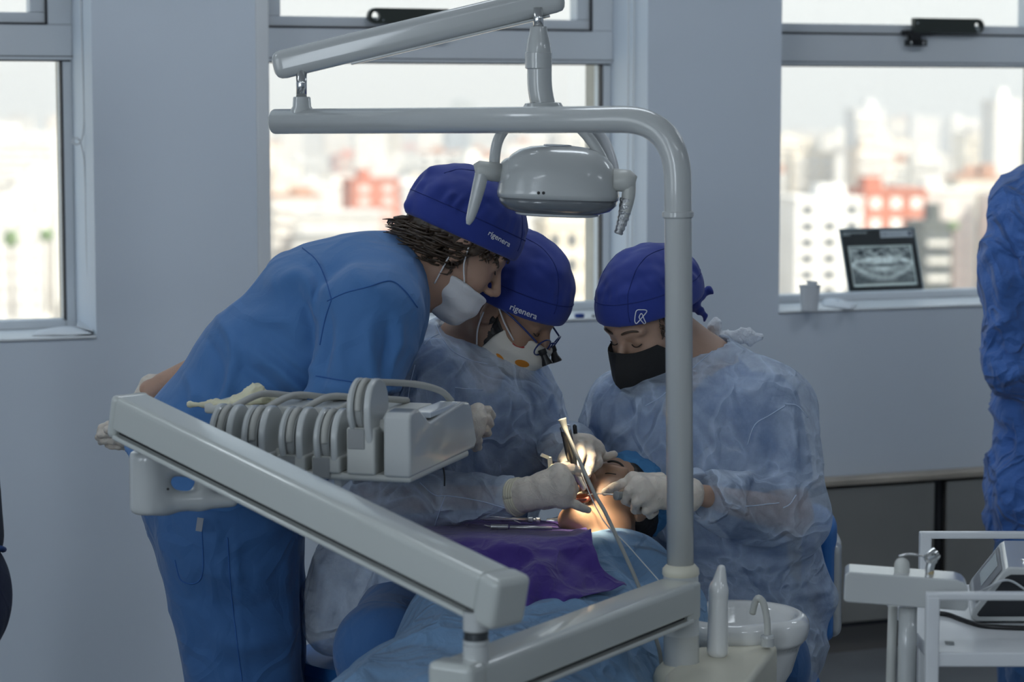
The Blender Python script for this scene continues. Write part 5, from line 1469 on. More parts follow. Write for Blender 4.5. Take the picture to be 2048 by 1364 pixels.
fs = [([P(646, 600, 4.5), P(655, 660, 4.5), P(645, 730, 4.5), P(640, 790, 4.5)], 0.012, -0.016),
      ([P(555, 570, 4.5), P(605, 560, 4.5), P(635, 600, 4.5), P(640, 660, 4.5)], 0.016, 0.018), ([P(590, 590, 4.5), P(622, 630, 4.5), P(630, 690, 4.5)], 0.013, -0.012),
      ([P(500, 700, 4.5), P(560, 740, 4.5), P(610, 790, 4.5), P(630, 830, 4.5)], 0.013, 0.014), ([P(470, 720, 4.5), P(540, 770, 4.5), P(600, 830, 4.5)], 0.014, -0.014), ([P(540, 680, 4.5), P(590, 720, 4.5), P(632, 745, 4.5)], 0.012, 0.012),
      ([P(480, 640, 4.5), P(560, 640, 4.5), P(625, 690, 4.5)], 0.02, 0.010), ([P(400, 790, 4.5), P(470, 830, 4.5), P(560, 870, 4.5)], 0.015, 0.012), ([P(380, 830, 4.5), P(460, 880, 4.5), P(540, 900, 4.5)], 0.015, -0.012),
      ([P(440, 640, 4.5), P(468, 690, 4.5), P(462, 760, 4.5), P(440, 810, 4.5)], 0.011, 0.012), ([P(415, 680, 4.5), P(440, 740, 4.5), P(425, 820, 4.5)], 0.011, -0.010), ([P(370, 740, 4.5), P(390, 790, 4.5), P(375, 840, 4.5)], 0.010, 0.008),
      ([P(745, 640, 4.5), P(738, 700, 4.5), P(750, 770, 4.5)], 0.012, 0.010), ([P(775, 640, 4.5), P(775, 700, 4.5), P(765, 760, 4.5)], 0.011, -0.011), ([P(800, 640, 4.5), P(795, 690, 4.5), P(775, 740, 4.5)], 0.010, 0.010), ([P(690, 640, 4.5), P(680, 710, 4.5), P(690, 760, 4.5)], 0.014, 0.007),
      ([P(632, 752, 4.5), P(700, 764, 4.5), P(790, 774, 4.5)], 0.006, -0.004), ([P(632, 768, 4.5), P(700, 782, 4.5), P(790, 792, 4.5)], 0.010, 0.005),
      ([P(610, 500, 4.5), P(640, 545, 4.5), P(660, 600, 4.5)], 0.008, 0.006), ([P(700, 520, 4.5), P(720, 560, 4.5), P(760, 580, 4.5)], 0.016, 0.006),
      ([P(330, 1000, 4.5), P(420, 1010, 4.5), P(520, 1050, 4.5)], 0.014, 0.010), ([P(500, 960, 4.5), P(560, 1010, 4.5), P(600, 1060, 4.5)], 0.014, -0.010)]
tA = blob('scrub_top', topA, lo, hi, 0.0062, SCRUB, pa, 2, folds(fs, 0.0045, 6.5, seed=11, ridge=0.0045, rscale=5.0))
for px in ([(605, 496), (632, 520), (650, 555), (663, 598)], [(655, 602), (690, 586), (735, 574), (780, 562), (808, 580), (835, 615)], [(663, 600), (650, 640), (640, 690)], [(632, 752), (680, 760), (740, 768), (790, 772)], [(826, 494), (838, 530), (846, 580)]):
    seam('seam', tA, px, 0.0012, SEAMB, tA)
# trousers
def trA(p):
    d = s_econe(p, P(430, 985, 4.75), P(455, 1080, 4.75), V(0, 1, 0), (0.15, 0.17), (0.145, 0.17))
    for (x0, y0, x1, x2, dx) in ((455, 4.65, 492, 500, 0), (470, 4.85, 505, 505, 0)):
        kn = P(x1, 1420, y0); ft = V(P(x2 - 10, 1500, y0).x, y0, 0.07)
        d = smin(d, s_econe(p, P(x0 + 5, 1080, y0), kn, V(0, 1, 0), (0.138, 0.11), (0.106, 0.095)), 0.03)
        d = smin(d, s_econe(p, kn, ft, V(0, 1, 0), (0.105, 0.095), (0.085, 0.085)), 0.03)
    return smax(d, s_plane(p, V(0, 0, 0.05), V(0, 0, -1)), 0.004)
lo, hi = bounds([P(300, 980, 4.75), V(P(600, 1300, 4.75).x, 4.6, 0.03), V(P(400, 1300, 4.75).x, 4.95, 0.03)], 0.14)
fs = [([P(380, 1130, 4.53), P(460, 1150, 4.52), P(560, 1140, 4.53)], 0.02, 0.008), ([P(390, 1200, 4.53), P(480, 1215, 4.52), P(570, 1200, 4.53)], 0.018, -0.007),
      ([P(420, 1270, 4.54), P(500, 1290, 4.53), P(580, 1270, 4.54)], 0.02, 0.008), ([P(430, 1320, 4.54), P(520, 1345, 4.53)], 0.018, -0.007), ([P(470, 1060, 4.53), P(478, 1200, 4.53), P(490, 1364, 4.54)], 0.007, 0.004)]
rA = blob('trousers', trA, lo, hi, 0.008, SCRUBD, pa, 2, folds(fs, 0.004, 7, seed=21, ridge=0.005, rscale=6))
seam('seam', rA, [(455, 1075), (462, 1180), (476, 1300), (484, 1362)], 0.0012, SEAMB, rA)
seam('pocket_seam', rA, [(350, 1120), (362, 1160), (392, 1166), (406, 1140), (404, 1060)], 0.0012, SEAMB, rA)
for sx_ in (4.65, 4.85):
    ft = V(P(490, 1400, sx_).x, sx_, 0)
    blob('shoe', lambda p: smax(union([s_ell(p, ft + V(0.05, 0, 0.04), (0.13, 0.045, 0.045)), s_ell(p, ft + V(-0.02, 0, 0.06), (0.06, 0.042, 0.06))], 0.03), s_plane(p, V(0, 0, 0.002), V(0, 0, -1)), 0.004), ft - V(0.12, 0.07, 0.01), ft + V(0.22, 0.07, 0.16), 0.006, mat('white_clog', (0.6, 0.6, 0.58), 0.5), pa)
bm = bmesh.new(); q = P(402, 1038, 4.535); frame_box(bm, q + V(0, -0.012, 0), V(0.98, 0, -0.15), V(0, 1, 0), V(0.15, 0, 0.98), -0.006, 0.006, 0, 0.003, -0.022, 0.004)
bm_obj('fabric_tag', bm, mat('grey_tag', (0.30, 0.32, 0.36), 0.7), rA)
# cap with drooping back corner
def exA(q, d):
    d = smin(d, s_cone(q, (-0.085, 0.0, 0.075), (-0.135, -0.02, 0.085), 0.045, 0.006), 0.02)
    return smin(d, s_cone(q, (-0.115, -0.01, 0.03), (-0.125, -0.02, 0.005), 0.016, 0.012), 0.012)
cA = cap_build(HA, pa, 0.020, 0.26, 0.004, extra=exA, seedn=4)
text_on('lettering', cA, 'rigenera', (975, 469), (0.86, 0.50), (0.46, -0.88), 15.2, WHITESTITCH, cA, 0.0022, 0.016)
mA = mask_build(HA, pa, -0.050, MASKW, back=-0.002, grow=-0.004, zbot=-0.132, nose=False)
strap(mA, [HA.w(0.005, -0.086, 0.012), HA.w(0.02, -0.078, -0.02), HA.w(0.045, -0.070, -0.048)]); strap(mA, [HA.w(-0.015, -0.086, -0.015), HA.w(-0.008, -0.080, -0.05), HA.w(0.0, -0.070, -0.085)])
strap(mA, [HA.w(0.005, 0.086, 0.012), HA.w(0.02, 0.078, -0.02), HA.w(0.045, 0.070, -0.048)])
def hbA(p):
    q = HA.loc(p); d = s_ell(q, (-0.016, 0, 0.026), (0.106, 0.087, 0.092))
    d = smin(d, s_ell(q, (-0.060, 0, -0.042), (0.052, 0.062, 0.042)), 0.03)
    d = smax(d, (q[:, 2] - 0.035) - 0.26 * q[:, 0], 0.004)
    d = smax(d, -0.072 - q[:, 2], 0.01)
    return smax(d, q[:, 0] - 0.018 - 0.9 * np.clip(q[:, 2] - 0.0, 0, 1) + 0.5 * np.clip(-q[:, 2] - 0.02, 0, 1), 0.006)
lo, hi = bounds([HA.w(-0.03, 0, -0.02)], 0.15)
hairb = blob('hair', hbA, lo, hi, 0.004, HAIRM, pa, 1, lambda v: 0.006 * vnoise(HA.loc(v) * 42, 3) + 0.003 * vnoise(HA.loc(v) * 90, 4))
tubes_hair(HA, hairb, 560, lambda p: p.z < 0.02 + 0.26 * p.x and p.z > -0.06 and p.x < 0.012, HAIRM, 0.042, 5, 0.0030, 'curls', 0.022, (-0.55, 0, -0.75))
tubes_hair(HA, hairb, 90, lambda p: p.z < 0.032 + 0.26 * p.x and p.z > 0.008 + 0.26 * p.x and 0.0 < p.x < 0.07, HAIRM, 0.016, 8, 0.0024, 'sideburn', 0.006, (0.25, 0, -0.9))
seam('necklace', bA, [(818, 492), (828, 515), (833, 540), (838, 562)], 0.0009, mat('gold_chain', (0.7, 0.5, 0.2), 0.3, metal=1.0), pa, 0.001)
# gloved hands
hand('glove', pa, P(915, 852, 4.60), P(880, 850, 4.56), [P(955, 822, 4.575), P(957, 838, 4.565), P(953, 856, 4.565), P(946, 872, 4.57)],
     [[P(975, 820, 4.60), P(984, 832, 4.625), P(974, 842, 4.635)], [P(974, 838, 4.59), P(981, 848, 4.62), P(970, 856, 4.635)], [P(968, 858, 4.59), P(976, 865, 4.615), P(964, 870, 4.63)], [P(957, 880, 4.585), P(957, 894, 4.61), P(950, 898, 4.62)]],
     [P(925, 835, 4.63), P(948, 825, 4.65), P(965, 830, 4.65)])
hand('glove', pa, P(290, 802, 4.90), P(306, 778, 4.915), [P(238, 852, 4.86), P(242, 866, 4.86), P(248, 878, 4.87), P(256, 887, 4.89)],
     [[P(218, 850, 4.85), P(204, 855, 4.86), P(200, 863, 4.88)], [P(218, 866, 4.85), P(201, 868, 4.86), P(196, 875, 4.88)], [P(226, 881, 4.86), P(208, 881, 4.87), P(202, 884, 4.89)], [P(238, 893, 4.88), P(222, 892, 4.89), P(214, 890, 4.9)]],
     [P(268, 845, 4.85), P(240, 856, 4.82), P(216, 860, 4.82)], cuff=0.031, wr=0.026)

# ================================================================== person B: seated dentist with loupes
YB = 4.98
pb = person(V(P(820, 1364, YB).x, YB, 0), 'seated person with loupes, royal blue cap and sheer gown working on the patient')
yw = math.radians(-20); pt = math.radians(37)
fw = V(math.cos(pt) * math.cos(yw), math.cos(pt) * math.sin(yw), -math.sin(pt)); upv_ = V(math.sin(pt) * math.cos(yw), math.sin(pt) * math.sin(yw), math.cos(pt))
HB = Head(P(1016, 617, 4.93), fw, upv_, 1.02)
nbB = P(938, 690, 5.0)
shB, elB, wrB = P(862, 770, 4.84), P(735, 1000, 4.74), P(1026, 994, 4.56)
shB2, elB2, wrB2 = P(1035, 790, 5.10), P(1078, 925, 5.0), P(1135, 893, 4.80)
def trunkB(p, g):
    d = s_econe(p, P(905, 1100, 4.98), P(915, 930, 4.98), V(0.3, 1, 0), (0.145 + g, 0.135 + g), (0.150 + g, 0.135 + g))
    d = smin(d, s_econe(p, P(915, 930, 4.98), P(938, 800, 4.98), V(0.3, 1, 0), (0.150 + g, 0.135 + g), (0.150 + g, 0.13 + g)), 0.02)
    d = smin(d, s_econe(p, P(938, 800, 4.98), P(935, 735, 4.99), V(0.3, 1, 0), (0.150 + g, 0.125 + g), (0.085 + g, 0.085 + g)), 0.04)
    return d
def armsB(p, g):
    d = union([s_cone(p, shB, elB, 0.062 + g, 0.048 + g), s_cone(p, elB, wrB, 0.044 + g, 0.029 + (g * 0.35 if g > 0 else g))], 0.02)
    return smin(d, union([s_cone(p, shB2, elB2, 0.062 + g, 0.046 + g), s_cone(p, elB2, wrB2, 0.044 + g, 0.029 + g)], 0.02), 0.005)
def bodyB(p):
    d = head_sdf(HB, p)
    d = smin(d, union([s_cone(p, nbB, HB.w(-0.022, 0, -0.045), 0.066, 0.060), s_cone(p, P(955, 705, 4.96), HB.w(0.02, 0, -0.075), 0.055, 0.045)], 0.03), 0.022)
    d = smin(d, trunkB(p, -0.012), 0.05)
    return smin(d, armsB(p, -0.009), 0.03)
lo, hi = bounds([HB.o, HB.w(0.13, 0, -0.12), HB.w(0, 0, 0.15), wrB, elB, wrB2, P(880, 1150, 5.1)], 0.14)
bB = blob('body', bodyB, lo, hi, 0.005, SKIN_B, pb, 1)
eye_bits(HB, pb, BLACKHAIR)
def scrB(p):
    d = smin(trunkB(p, 0.004), union([s_cone(p, shB, shB.lerp(elB, 0.62), 0.072, 0.066), s_cone(p, shB2, shB2.lerp(elB2, 0.7), 0.072, 0.064)], 0.01), 0.04)
    d = smax(d, -s_cone(p, nbB, P(985, 770, 4.84), 0.078, 0.022), 0.006)
    return smax(d, -s_cone(p, nbB, HB.w(-0.02, 0, -0.05), 0.074, 0.08), 0.006)
lo, hi = bounds([elB, elB2, P(935, 680, 5.0), P(905, 1140, 4.98), P(780, 900, 4.75)], 0.16)
iB = blob('scrub_top', scrB, lo, hi, 0.008, INNER, pb, 2, folds([], 0.004, 8, seed=31, ridge=0.004, rscale=6))
def gwB(p):
    d = smin(trunkB(p, 0.030), armsB(p, 0.025), 0.045)
    d = smin(d, s_cone(p, P(700, 985, 4.75), P(800, 1010, 4.70), 0.072, 0.058), 0.04)
    # skirt over the lap
    d = smin(d, s_econe(p, P(850, 1060, 4.95), P(735, 1190, 4.80), V(0, 1, 0), (0.14, 0.15), (0.105, 0.13)), 0.05)
    d = smin(d, s_econe(p, P(715, 1060, 4.85), P(665, 1250, 4.80), V(0, 1, 0), (0.06, 0.11), (0.058, 0.12)), 0.04)
    d = smin(d, s_econe(p, P(760, 1170, 4.78), P(800, 1215, 4.66), V(0, 1, 0.3), (0.09, 0.10), (0.085, 0.05)), 0.03)
    d = smax(d, -s_cone(p, nbB, HB.w(-0.03, 0, -0.06), 0.076, 0.085), 0.006)
    # cuff ends
    a = (wrB - elB).normalized(); d = smax(d, np.where(s_cone(p, elB, wrB, 0.07, 0.07) < 0.03, s_plane(p, wrB + a * 0.002, a), -1), 0.001)
    return d
lo, hi = bounds([elB, wrB, wrB2, P(935, 680, 5.0), P(650, 1320, 4.8), P(900, 1250, 5.1), P(780, 900, 4.7)], 0.15)
fs = [([P(905, 720, 4.85), P(900, 800, 4.83), P(880, 880, 4.83)], 0.010, 0.010), ([P(940, 760, 4.83), P(960, 830, 4.82), P(955, 920, 4.83)], 0.012, 0.010), ([P(1000, 740, 4.85), P(1015, 820, 4.84), P(1000, 900, 4.84)], 0.012, 0.012), ([P(1045, 760, 4.9), P(1065, 840, 4.9), P(1055, 900, 4.9)], 0.012, 0.010),
      ([P(850, 740, 4.8), P(830, 800, 4.78), P(810, 850, 4.76)], 0.012, 0.010), ([P(830, 940, 4.68), P(880, 990, 4.64), P(870, 1040, 4.63)], 0.012, 0.012), ([P(800, 960, 4.67), P(850, 1020, 4.63)], 0.012, -0.01), ([P(920, 960, 4.6), P(960, 1000, 4.58), P(950, 1030, 4.58)], 0.012, 0.008),
      ([P(640, 1100, 4.72), P(660, 1180, 4.70), P(640, 1260, 4.70)], 0.016, 0.014), ([P(700, 1080, 4.72), P(690, 1180, 4.7), P(660, 1280, 4.7)], 0.016, -0.012), ([P(720, 1130, 4.7), P(780, 1150, 4.68), P(840, 1150, 4.7)], 0.014, 0.012), ([P(700, 1190, 4.68), P(760, 1200, 4.66), P(820, 1195, 4.66)], 0.012, 0.012)]
gB = blob('gown', gwB, lo, hi, 0.0072, GOWN, pb, 2, folds(fs, 0.005, 9, seed=41, ridge=0.008, rscale=8))
for px in ([(872, 650), (882, 672), (905, 702), (940, 720), (975, 728)], [(848, 690), (862, 676), (880, 668)], [(815, 830), (818, 780), (830, 730)], [(840, 965), (870, 990), (900, 992), (960, 1002), (1030, 1022)], [(870, 1050), (880, 1020), (890, 992)], [(1000, 930), (1003, 980), (1005, 1030)], [(910, 775), (940, 778), (965, 780)]):
    seam('seam', gB, px, 0.0010, GOWNSEAM, gB)
def thB(p):
    hip, kn, ft = P(870, 1150, 4.98), P(765, 1300, 4.47), V(P(765, 1400, 4.5).x, 4.55, 0.06)
    d = union([s_cone(p, hip, kn, 0.098, 0.086), s_cone(p, kn, ft, 0.084, 0.066)], 0.03)
    hip2, kn2, ft2 = P(960, 1150, 5.0), P(1000, 1300, 4.62), V(P(1000, 1400, 4.65).x, 4.68, 0.06)
    return smin(d, union([s_cone(p, hip2, kn2, 0.09, 0.07), s_cone(p, kn2, ft2, 0.07, 0.06)], 0.03), 0.03)
lo, hi = bounds([P(700, 1250, 4.5), P(1050, 1050, 5.0), V(P(770, 1400, 4.5).x, 4.5, 0.0), V(0, 4.75, 0)], 0.13)
blob('trousers', thB, lo, hi, 0.009, SCRUBD, pb, 2, folds([], 0.003, 8, seed=51, ridge=0.003, rscale=6))
cB = cap_build(HB, pb, 0.012, 0.26, 0.006, seedn=9)
text_on('lettering', cB, 'rigenera', (1018, 618), (0.93, 0.36), (0.34, -0.92), 17.6, WHITESTITCH, cB, 0.0022, 0.016)
# patterned mask: cream cloth with plain red and orange patches (printed figures left out)
MASKC = mat('cream_print_mask', (0.74, 0.70, 0.62), 0.8); crease_bump(MASKC, 16.0, 0.25, 0.002, 0.4, 40.0)
mB = mask_build(HB, pb, -0.014, MASKC, back=0.020, grow=0.0, zbot=-0.136)
REDP = mat('red_print', (0.42, 0.035, 0.03), 0.8); ORP = mat('orange_print', (0.65, 0.24, 0.025), 0.8)
def patch(o, px, m, name='printed_patch'):
    b = bvh_of(o); cx0 = sum(q[0] for q in px) / len(px); cy0 = sum(q[1] for q in px) / len(px)
    rings = []
    for s in (0.0, 0.5, 1.0):
        rings.append([(cx0 + (x - cx0) * s, cy0 + (y - cy0) * s) for x, y in px])
    vs = []; fsx = []; n = len(px)
    for rgx in rings:
        for x, y in rgx:
            h = b.ray_cast(EYEP, ray(x, y).normalized())
            if h[0] is None: return None
            vs.append(h[0] - ray(x, y).normalized() * 0.0010)
    for k in range(2):
        for i in range(n): fsx.append((k * n + i, k * n + (i + 1) % n, (k + 1) * n + (i + 1) % n, (k + 1) * n + i))
    return mesh_obj(name, vs, fsx, m, o)
def oval(cx, cy, rx, ry, rot, n=14): return [(cx + rx * math.cos(t) * math.cos(rot) - ry * math.sin(t) * math.sin(rot), cy + rx * math.cos(t) * math.sin(rot) + ry * math.sin(t) * math.cos(rot)) for t in [2 * math.pi * k / n for k in range(n)]]
patch(mB, oval(1037, 691, 13, 3.5, 0.35), REDP); patch(mB, oval(1000, 714, 10, 3.5, 0.75), ORP); patch(mB, oval(1044, 727, 15, 7, 0.25), ORP)
strap(mB, [HB.w(0.0, -0.088, 0.018), HB.w(0.03, -0.078, -0.005), HB.w(0.062, -0.062, -0.025)]); strap(mB, [HB.w(-0.015, -0.088, -0.012), HB.w(-0.006, -0.080, -0.05), HB.w(0.012, -0.068, -0.085)])
def brd(p):
    q = HB.loc(p); d = head_sdf(HB, p) / HB.k - 0.0022
    d = smax(d, q[:, 2] - 0.004 - 0.0 * q[:, 0], 0.004); d = smax(d, -0.128 - q[:, 2], 0.004)
    d = smax(d, -(q[:, 0] - 0.006 + 0.16 * (q[:, 2] + 0.03)), 0.004)
    d = smax(d, q[:, 2] + 0.022 + 0.6 * (q[:, 0] - 0.034), 0.006)
    return d
lo, hi = bounds([HB.w(0.04, 0, -0.06)], 0.11)
blob('beard', brd, lo, hi, 0.0032, BLACKHAIR, pb, 1, lambda v: 0.0012 * vnoise(v * 160, 3))
# glasses with loupes
GLS = thing('loupe_glasses', HB.w(0.1, 0, 0), 'blue framed dental loupe glasses worn by the seated dentist', 'glasses')
BLUEF = mat('blue_frame', (0.010, 0.03, 0.16), 0.3)
for s in (-1, 1):
    tube('temple', smooth_path([HB.w(-0.012, s * 0.087, 0.014), HB.w(0.03, s * 0.083, 0.016), HB.w(0.075, s * 0.075, 0.010), HB.w(0.104, s * 0.068, 0.004)], 5), 0.0021, BLUEF, GLS, n=8)
    rim = [HB.w(0.112 - 0.004 * math.cos(t), s * (0.036 + 0.028 * math.cos(t)), -0.006 + 0.019 * math.sin(t)) for t in [2 * math.pi * k / 24 for k in range(25)]]
    tube('rim', rim, 0.0016, BLUEF, GLS, n=8)
    bm = bmesh.new(); vs = [bm.verts.new(q) for q in rim[:-1]]; bm.faces.new(vs); bm_obj('lens', bm, GLASS, GLS)
    lathe('loupe', HB.w(0.112, s * 0.030, -0.012), (HB.w(1, -s * 0.08, -0.62) - HB.o).normalized(), [(0, 0.0085), (0.010, 0.0085), (0.012, 0.0068), (0.020, 0.0075), (0.030, 0.0115), (0.033, 0.0115), (0.033, 0.010), (0.030, 0.009)], BLACK, GLS, n=20)
tube('bridge', smooth_path([HB.w(0.114, -0.010, 0.002), HB.w(0.119, 0, 0.006), HB.w(0.114, 0.010, 0.002)], 4), 0.0018, BLUEF, GLS, n=8)
# hands: near one spreads the mouth, far one holds the handpiece
hand('glove', pb, P(1052, 990, 4.545), P(1028, 994, 4.56), [P(1118, 946, 4.535), P(1126, 962, 4.515), P(1128, 980, 4.51), P(1126, 999, 4.515)],
     [[P(1145, 938, 4.545), P(1163, 944, 4.565)], [P(1141, 964, 4.53), P(1148, 978, 4.56), P(1146, 986, 4.58)], [P(1141, 984, 4.525), P(1144, 995, 4.55)], [P(1153, 1010, 4.515), P(1167, 1017, 4.525), P(1177, 1020, 4.535)]],
     [P(1085, 965, 4.58), P(1112, 940, 4.60), P(1135, 932, 4.61)], cuff=0.034, rpalm=0.021, rf=0.0098, wr=0.031)
hand('glove', pb, P(1142, 893, 4.78), P(1118, 900, 4.83), [P(1160, 884, 4.70), P(1176, 887, 4.70), P(1190, 897, 4.71), P(1198, 910, 4.73)],
     [[P(1163, 908, 4.65), P(1155, 932, 4.625)], [P(1182, 915, 4.66), P(1178, 935, 4.64), P(1176, 950, 4.635)], [P(1196, 925, 4.69), P(1186, 938, 4.68)], [P(1212, 914, 4.72), P(1228, 908, 4.71)]],
     [P(1138, 905, 4.74), P(1128, 918, 4.69), P(1136, 936, 4.64)], rf=0.0095, rpalm=0.018)

gl_b = [o for o in pb.children if o.name.startswith('glove')][0]
axw = (P(1052, 990, 4.545) - P(1028, 994, 4.56)).normalized(); s_1, s_2 = ortho(axw)
CUFFM = mat('cream_cuff', (0.66, 0.62, 0.48), 0.5)
for k in range(4):
    c_ = P(1030, 994, 4.559) + axw * (0.0045 * k); rr_ = 0.0352 - 0.0008 * k
    tube('rolled_cuff', [c_ + (s_1 * math.cos(t) + s_2 * math.sin(t)) * (rr_ + 0.0012 * math.sin(3 * t + k)) for t in [2 * math.pi * j / 30 for j in range(31)]], 0.0026, CUFFM, gl_b, n=7)

# ================================================================== person C: seated with the black mask
YC = 4.92
pc = person(V(P(1470, 1364, YC).x, YC, 0), 'seated person in a black respirator mask, royal blue cap and sheer gown holding suction')
aw = math.radians(43); pt = math.radians(30)
fw = V(-math.cos(pt) * math.cos(aw), -math.cos(pt) * math.sin(aw), -math.sin(pt)); upv_ = V(-math.sin(pt) * math.cos(aw), -math.sin(pt) * math.sin(aw), math.cos(pt))
HC = Head(P(1304, 646, 4.90), fw, upv_, 1.0)
nbC = P(1398, 728, 4.97)
shC, elC, wrC = P(1530, 815, 4.87), P(1582, 1030, 4.78), P(1402, 990, 4.62)
shC2, elC2, wrC2 = P(1252, 815, 5.02), P(1222, 960, 4.98), P(1260, 985, 4.80)
def trunkC(p, g):
    sd = V(-0.3, 1, 0)
    d = s_econe(p, P(1420, 1180, 4.92), P(1398, 1000, 4.92), sd, (0.175 + g, 0.15 + g), (0.170 + g, 0.14 + g))
    d = smin(d, s_econe(p, P(1398, 1000, 4.92), P(1395, 850, 4.94), sd, (0.170 + g, 0.14 + g), (0.178 + g, 0.135 + g)), 0.02)
    d = smin(d, s_econe(p, P(1395, 855, 4.94), P(1408, 768, 4.98), sd, (0.178 + g, 0.13 + g), (0.090 + g, 0.085 + g)), 0.05)
    return d
def armsC(p, g):
    d = union([s_cone(p, shC, elC, 0.068 + g, 0.052 + g), s_cone(p, elC, wrC, 0.047 + g, 0.030 + g)], 0.02)
    return smin(d, union([s_cone(p, shC2, elC2, 0.060 + g, 0.046 + g), s_cone(p, elC2, wrC2, 0.044 + g, 0.03 + g)], 0.02), 0.005)
def bodyC(p):
    d = head_sdf(HC, p)
    d = smin(d, union([s_cone(p, nbC, HC.w(-0.022, 0, -0.045), 0.068, 0.062), s_cone(p, P(1375, 745, 4.92), HC.w(0.015, 0, -0.075), 0.055, 0.046)], 0.03), 0.022)
    d = smin(d, trunkC(p, -0.014), 0.05)
    return smin(d, armsC(p, -0.009), 0.03)
lo, hi = bounds([HC.o, HC.w(0.13, 0, -0.12), HC.w(0, 0, 0.15), wrC, elC, elC2, P(1420, 1200, 5.1)], 0.15)
bC = blob('body', bodyC, lo, hi, 0.005, SKIN_C, pc, 1)
eye_bits(HC, pc, HAIRM)
def scrC(p):
    d = smin(trunkC(p, -0.002), union([s_cone(p, shC, shC.lerp(elC, 0.66), 0.074, 0.060), s_cone(p, shC2, shC2.lerp(elC2, 0.7), 0.072, 0.064)], 0.01), 0.04)
    d = smax(d, -s_cone(p, nbC, P(1345, 830, 4.80), 0.078, 0.02), 0.006)
    return smax(d, -s_cone(p, nbC, HC.w(-0.02, 0, -0.05), 0.074, 0.08), 0.006)
lo, hi = bounds([elC, elC2, P(1400, 690, 5.0), P(1420, 1220, 4.98)], 0.16)
iC = blob('scrub_top', scrC, lo, hi, 0.008, INNER, pc, 2, folds([], 0.004, 8, seed=61, ridge=0.004, rscale=6))
text_on('lettering', iC, 'Dott. S. Scino', (1410, 905), (1, -0.04), (0.0, -1.0), 12.5, WHITESTITCH, iC, 0.002, 0.01)
def gwC(p):
    d = smin(trunkC(p, 0.024), armsC(p, 0.025), 0.05)
    d = smin(d, s_cone(p, P(1465, 785, 4.95), P(1545, 835, 4.88), 0.070, 0.085), 0.05)
    d = smin(d, s_econe(p, P(1585, 1038, 4.78), P(1440, 1005, 4.67), V(0, 1, 0), (0.066, 0.055), (0.052, 0.042)), 0.03)
    d = smin(d, s_econe(p, P(1470, 1080, 4.92), P(1510, 1290, 4.90), V(0, 1, 0), (0.165, 0.17), (0.14, 0.2)), 0.05)
    d = smin(d, s_cone(p, P(1590, 1130, 4.92), P(1612, 1195, 4.9), 0.05, 0.055), 0.05)
    d = smin(d, s_econe(p, P(1480, 1200, 4.92), P(1400, 1240, 4.74), V(0, 0, 1), (0.10, 0.09), (0.07, 0.06)), 0.05)
    d = smin(d, s_cone(p, P(1540, 1290, 4.88), P(1545, 1420, 4.86), 0.085, 0.055), 0.05)
    d = smax(d, -s_cone(p, nbC, HC.w(-0.03, 0, -0.06), 0.078, 0.088), 0.006)
    a = (wrC - elC).normalized(); d = smax(d, np.where(s_cone(p, elC, wrC, 0.09, 0.06) < 0.03, s_plane(p, wrC - a * 0.018, a), -1), 0.001)
    return d
lo, hi = bounds([elC, wrC, elC2, P(1400, 680, 5.05), P(1640, 1200, 4.9), P(1500, 1440, 5.05), P(1380, 1300, 4.6)], 0.15)
fs = [([P(1445, 720, 4.84), P(1460, 800, 4.81), P(1490, 890, 4.79)], 0.011, 0.014), ([P(1520, 830, 4.78), P(1510, 900, 4.77), P(1490, 960, 4.77)], 0.014, 0.013), ([P(1560, 850, 4.77), P(1530, 920, 4.76), P(1500, 1000, 4.76)], 0.012, -0.012),
      ([P(1255, 760, 4.85), P(1240, 840, 4.85), P(1230, 920, 4.86)], 0.012, 0.012), ([P(1290, 770, 4.82), P(1265, 830, 4.83)], 0.012, 0.010), ([P(1590, 870, 4.8), P(1570, 960, 4.77), P(1590, 1020, 4.74)], 0.012, 0.010),
      ([P(1430, 960, 4.63), P(1480, 1020, 4.65), P(1540, 1080, 4.7)], 0.010, 0.012), ([P(1490, 975, 4.68), P(1540, 1030, 4.7), P(1620, 1085, 4.73)], 0.010, 0.010), ([P(1420, 1100, 4.74), P(1500, 1130, 4.74), P(1590, 1120, 4.76)], 0.014, 0.012),
      ([P(1440, 1160, 4.74), P(1530, 1190, 4.73), P(1610, 1180, 4.78)], 0.014, -0.012), ([P(1520, 1200, 4.73), P(1600, 1190, 4.77), P(1650, 1180, 4.82)], 0.010, 0.012), ([P(1590, 1110, 4.8), P(1580, 1180, 4.78), P(1630, 1240, 4.8)], 0.014, -0.012), ([P(1560, 1230, 4.75), P(1590, 1300, 4.75), P(1580, 1360, 4.77)], 0.014, 0.012)]
gC = blob('gown', gwC, lo, hi, 0.0072, GOWN, pc, 2, folds(fs, 0.005, 9, seed=71, ridge=0.008, rscale=8))
for px in ([(1446, 684), (1480, 705), (1530, 750), (1556, 790), (1570, 820), (1585, 880), (1590, 940), (1592, 985)], [(1570, 812), (1540, 830), (1510, 850), (1495, 890)], [(1570, 808), (1595, 812), (1615, 835)], [(1592, 990), (1580, 1008), (1566, 1016)], [(1490, 1013), (1530, 1009), (1558, 1006)], [(1375, 745), (1410, 715), (1440, 690)], [(1290, 812), (1320, 795), (1335, 782)]):
    seam('seam', gC, px, 0.0011, GOWNSEAM, gC)
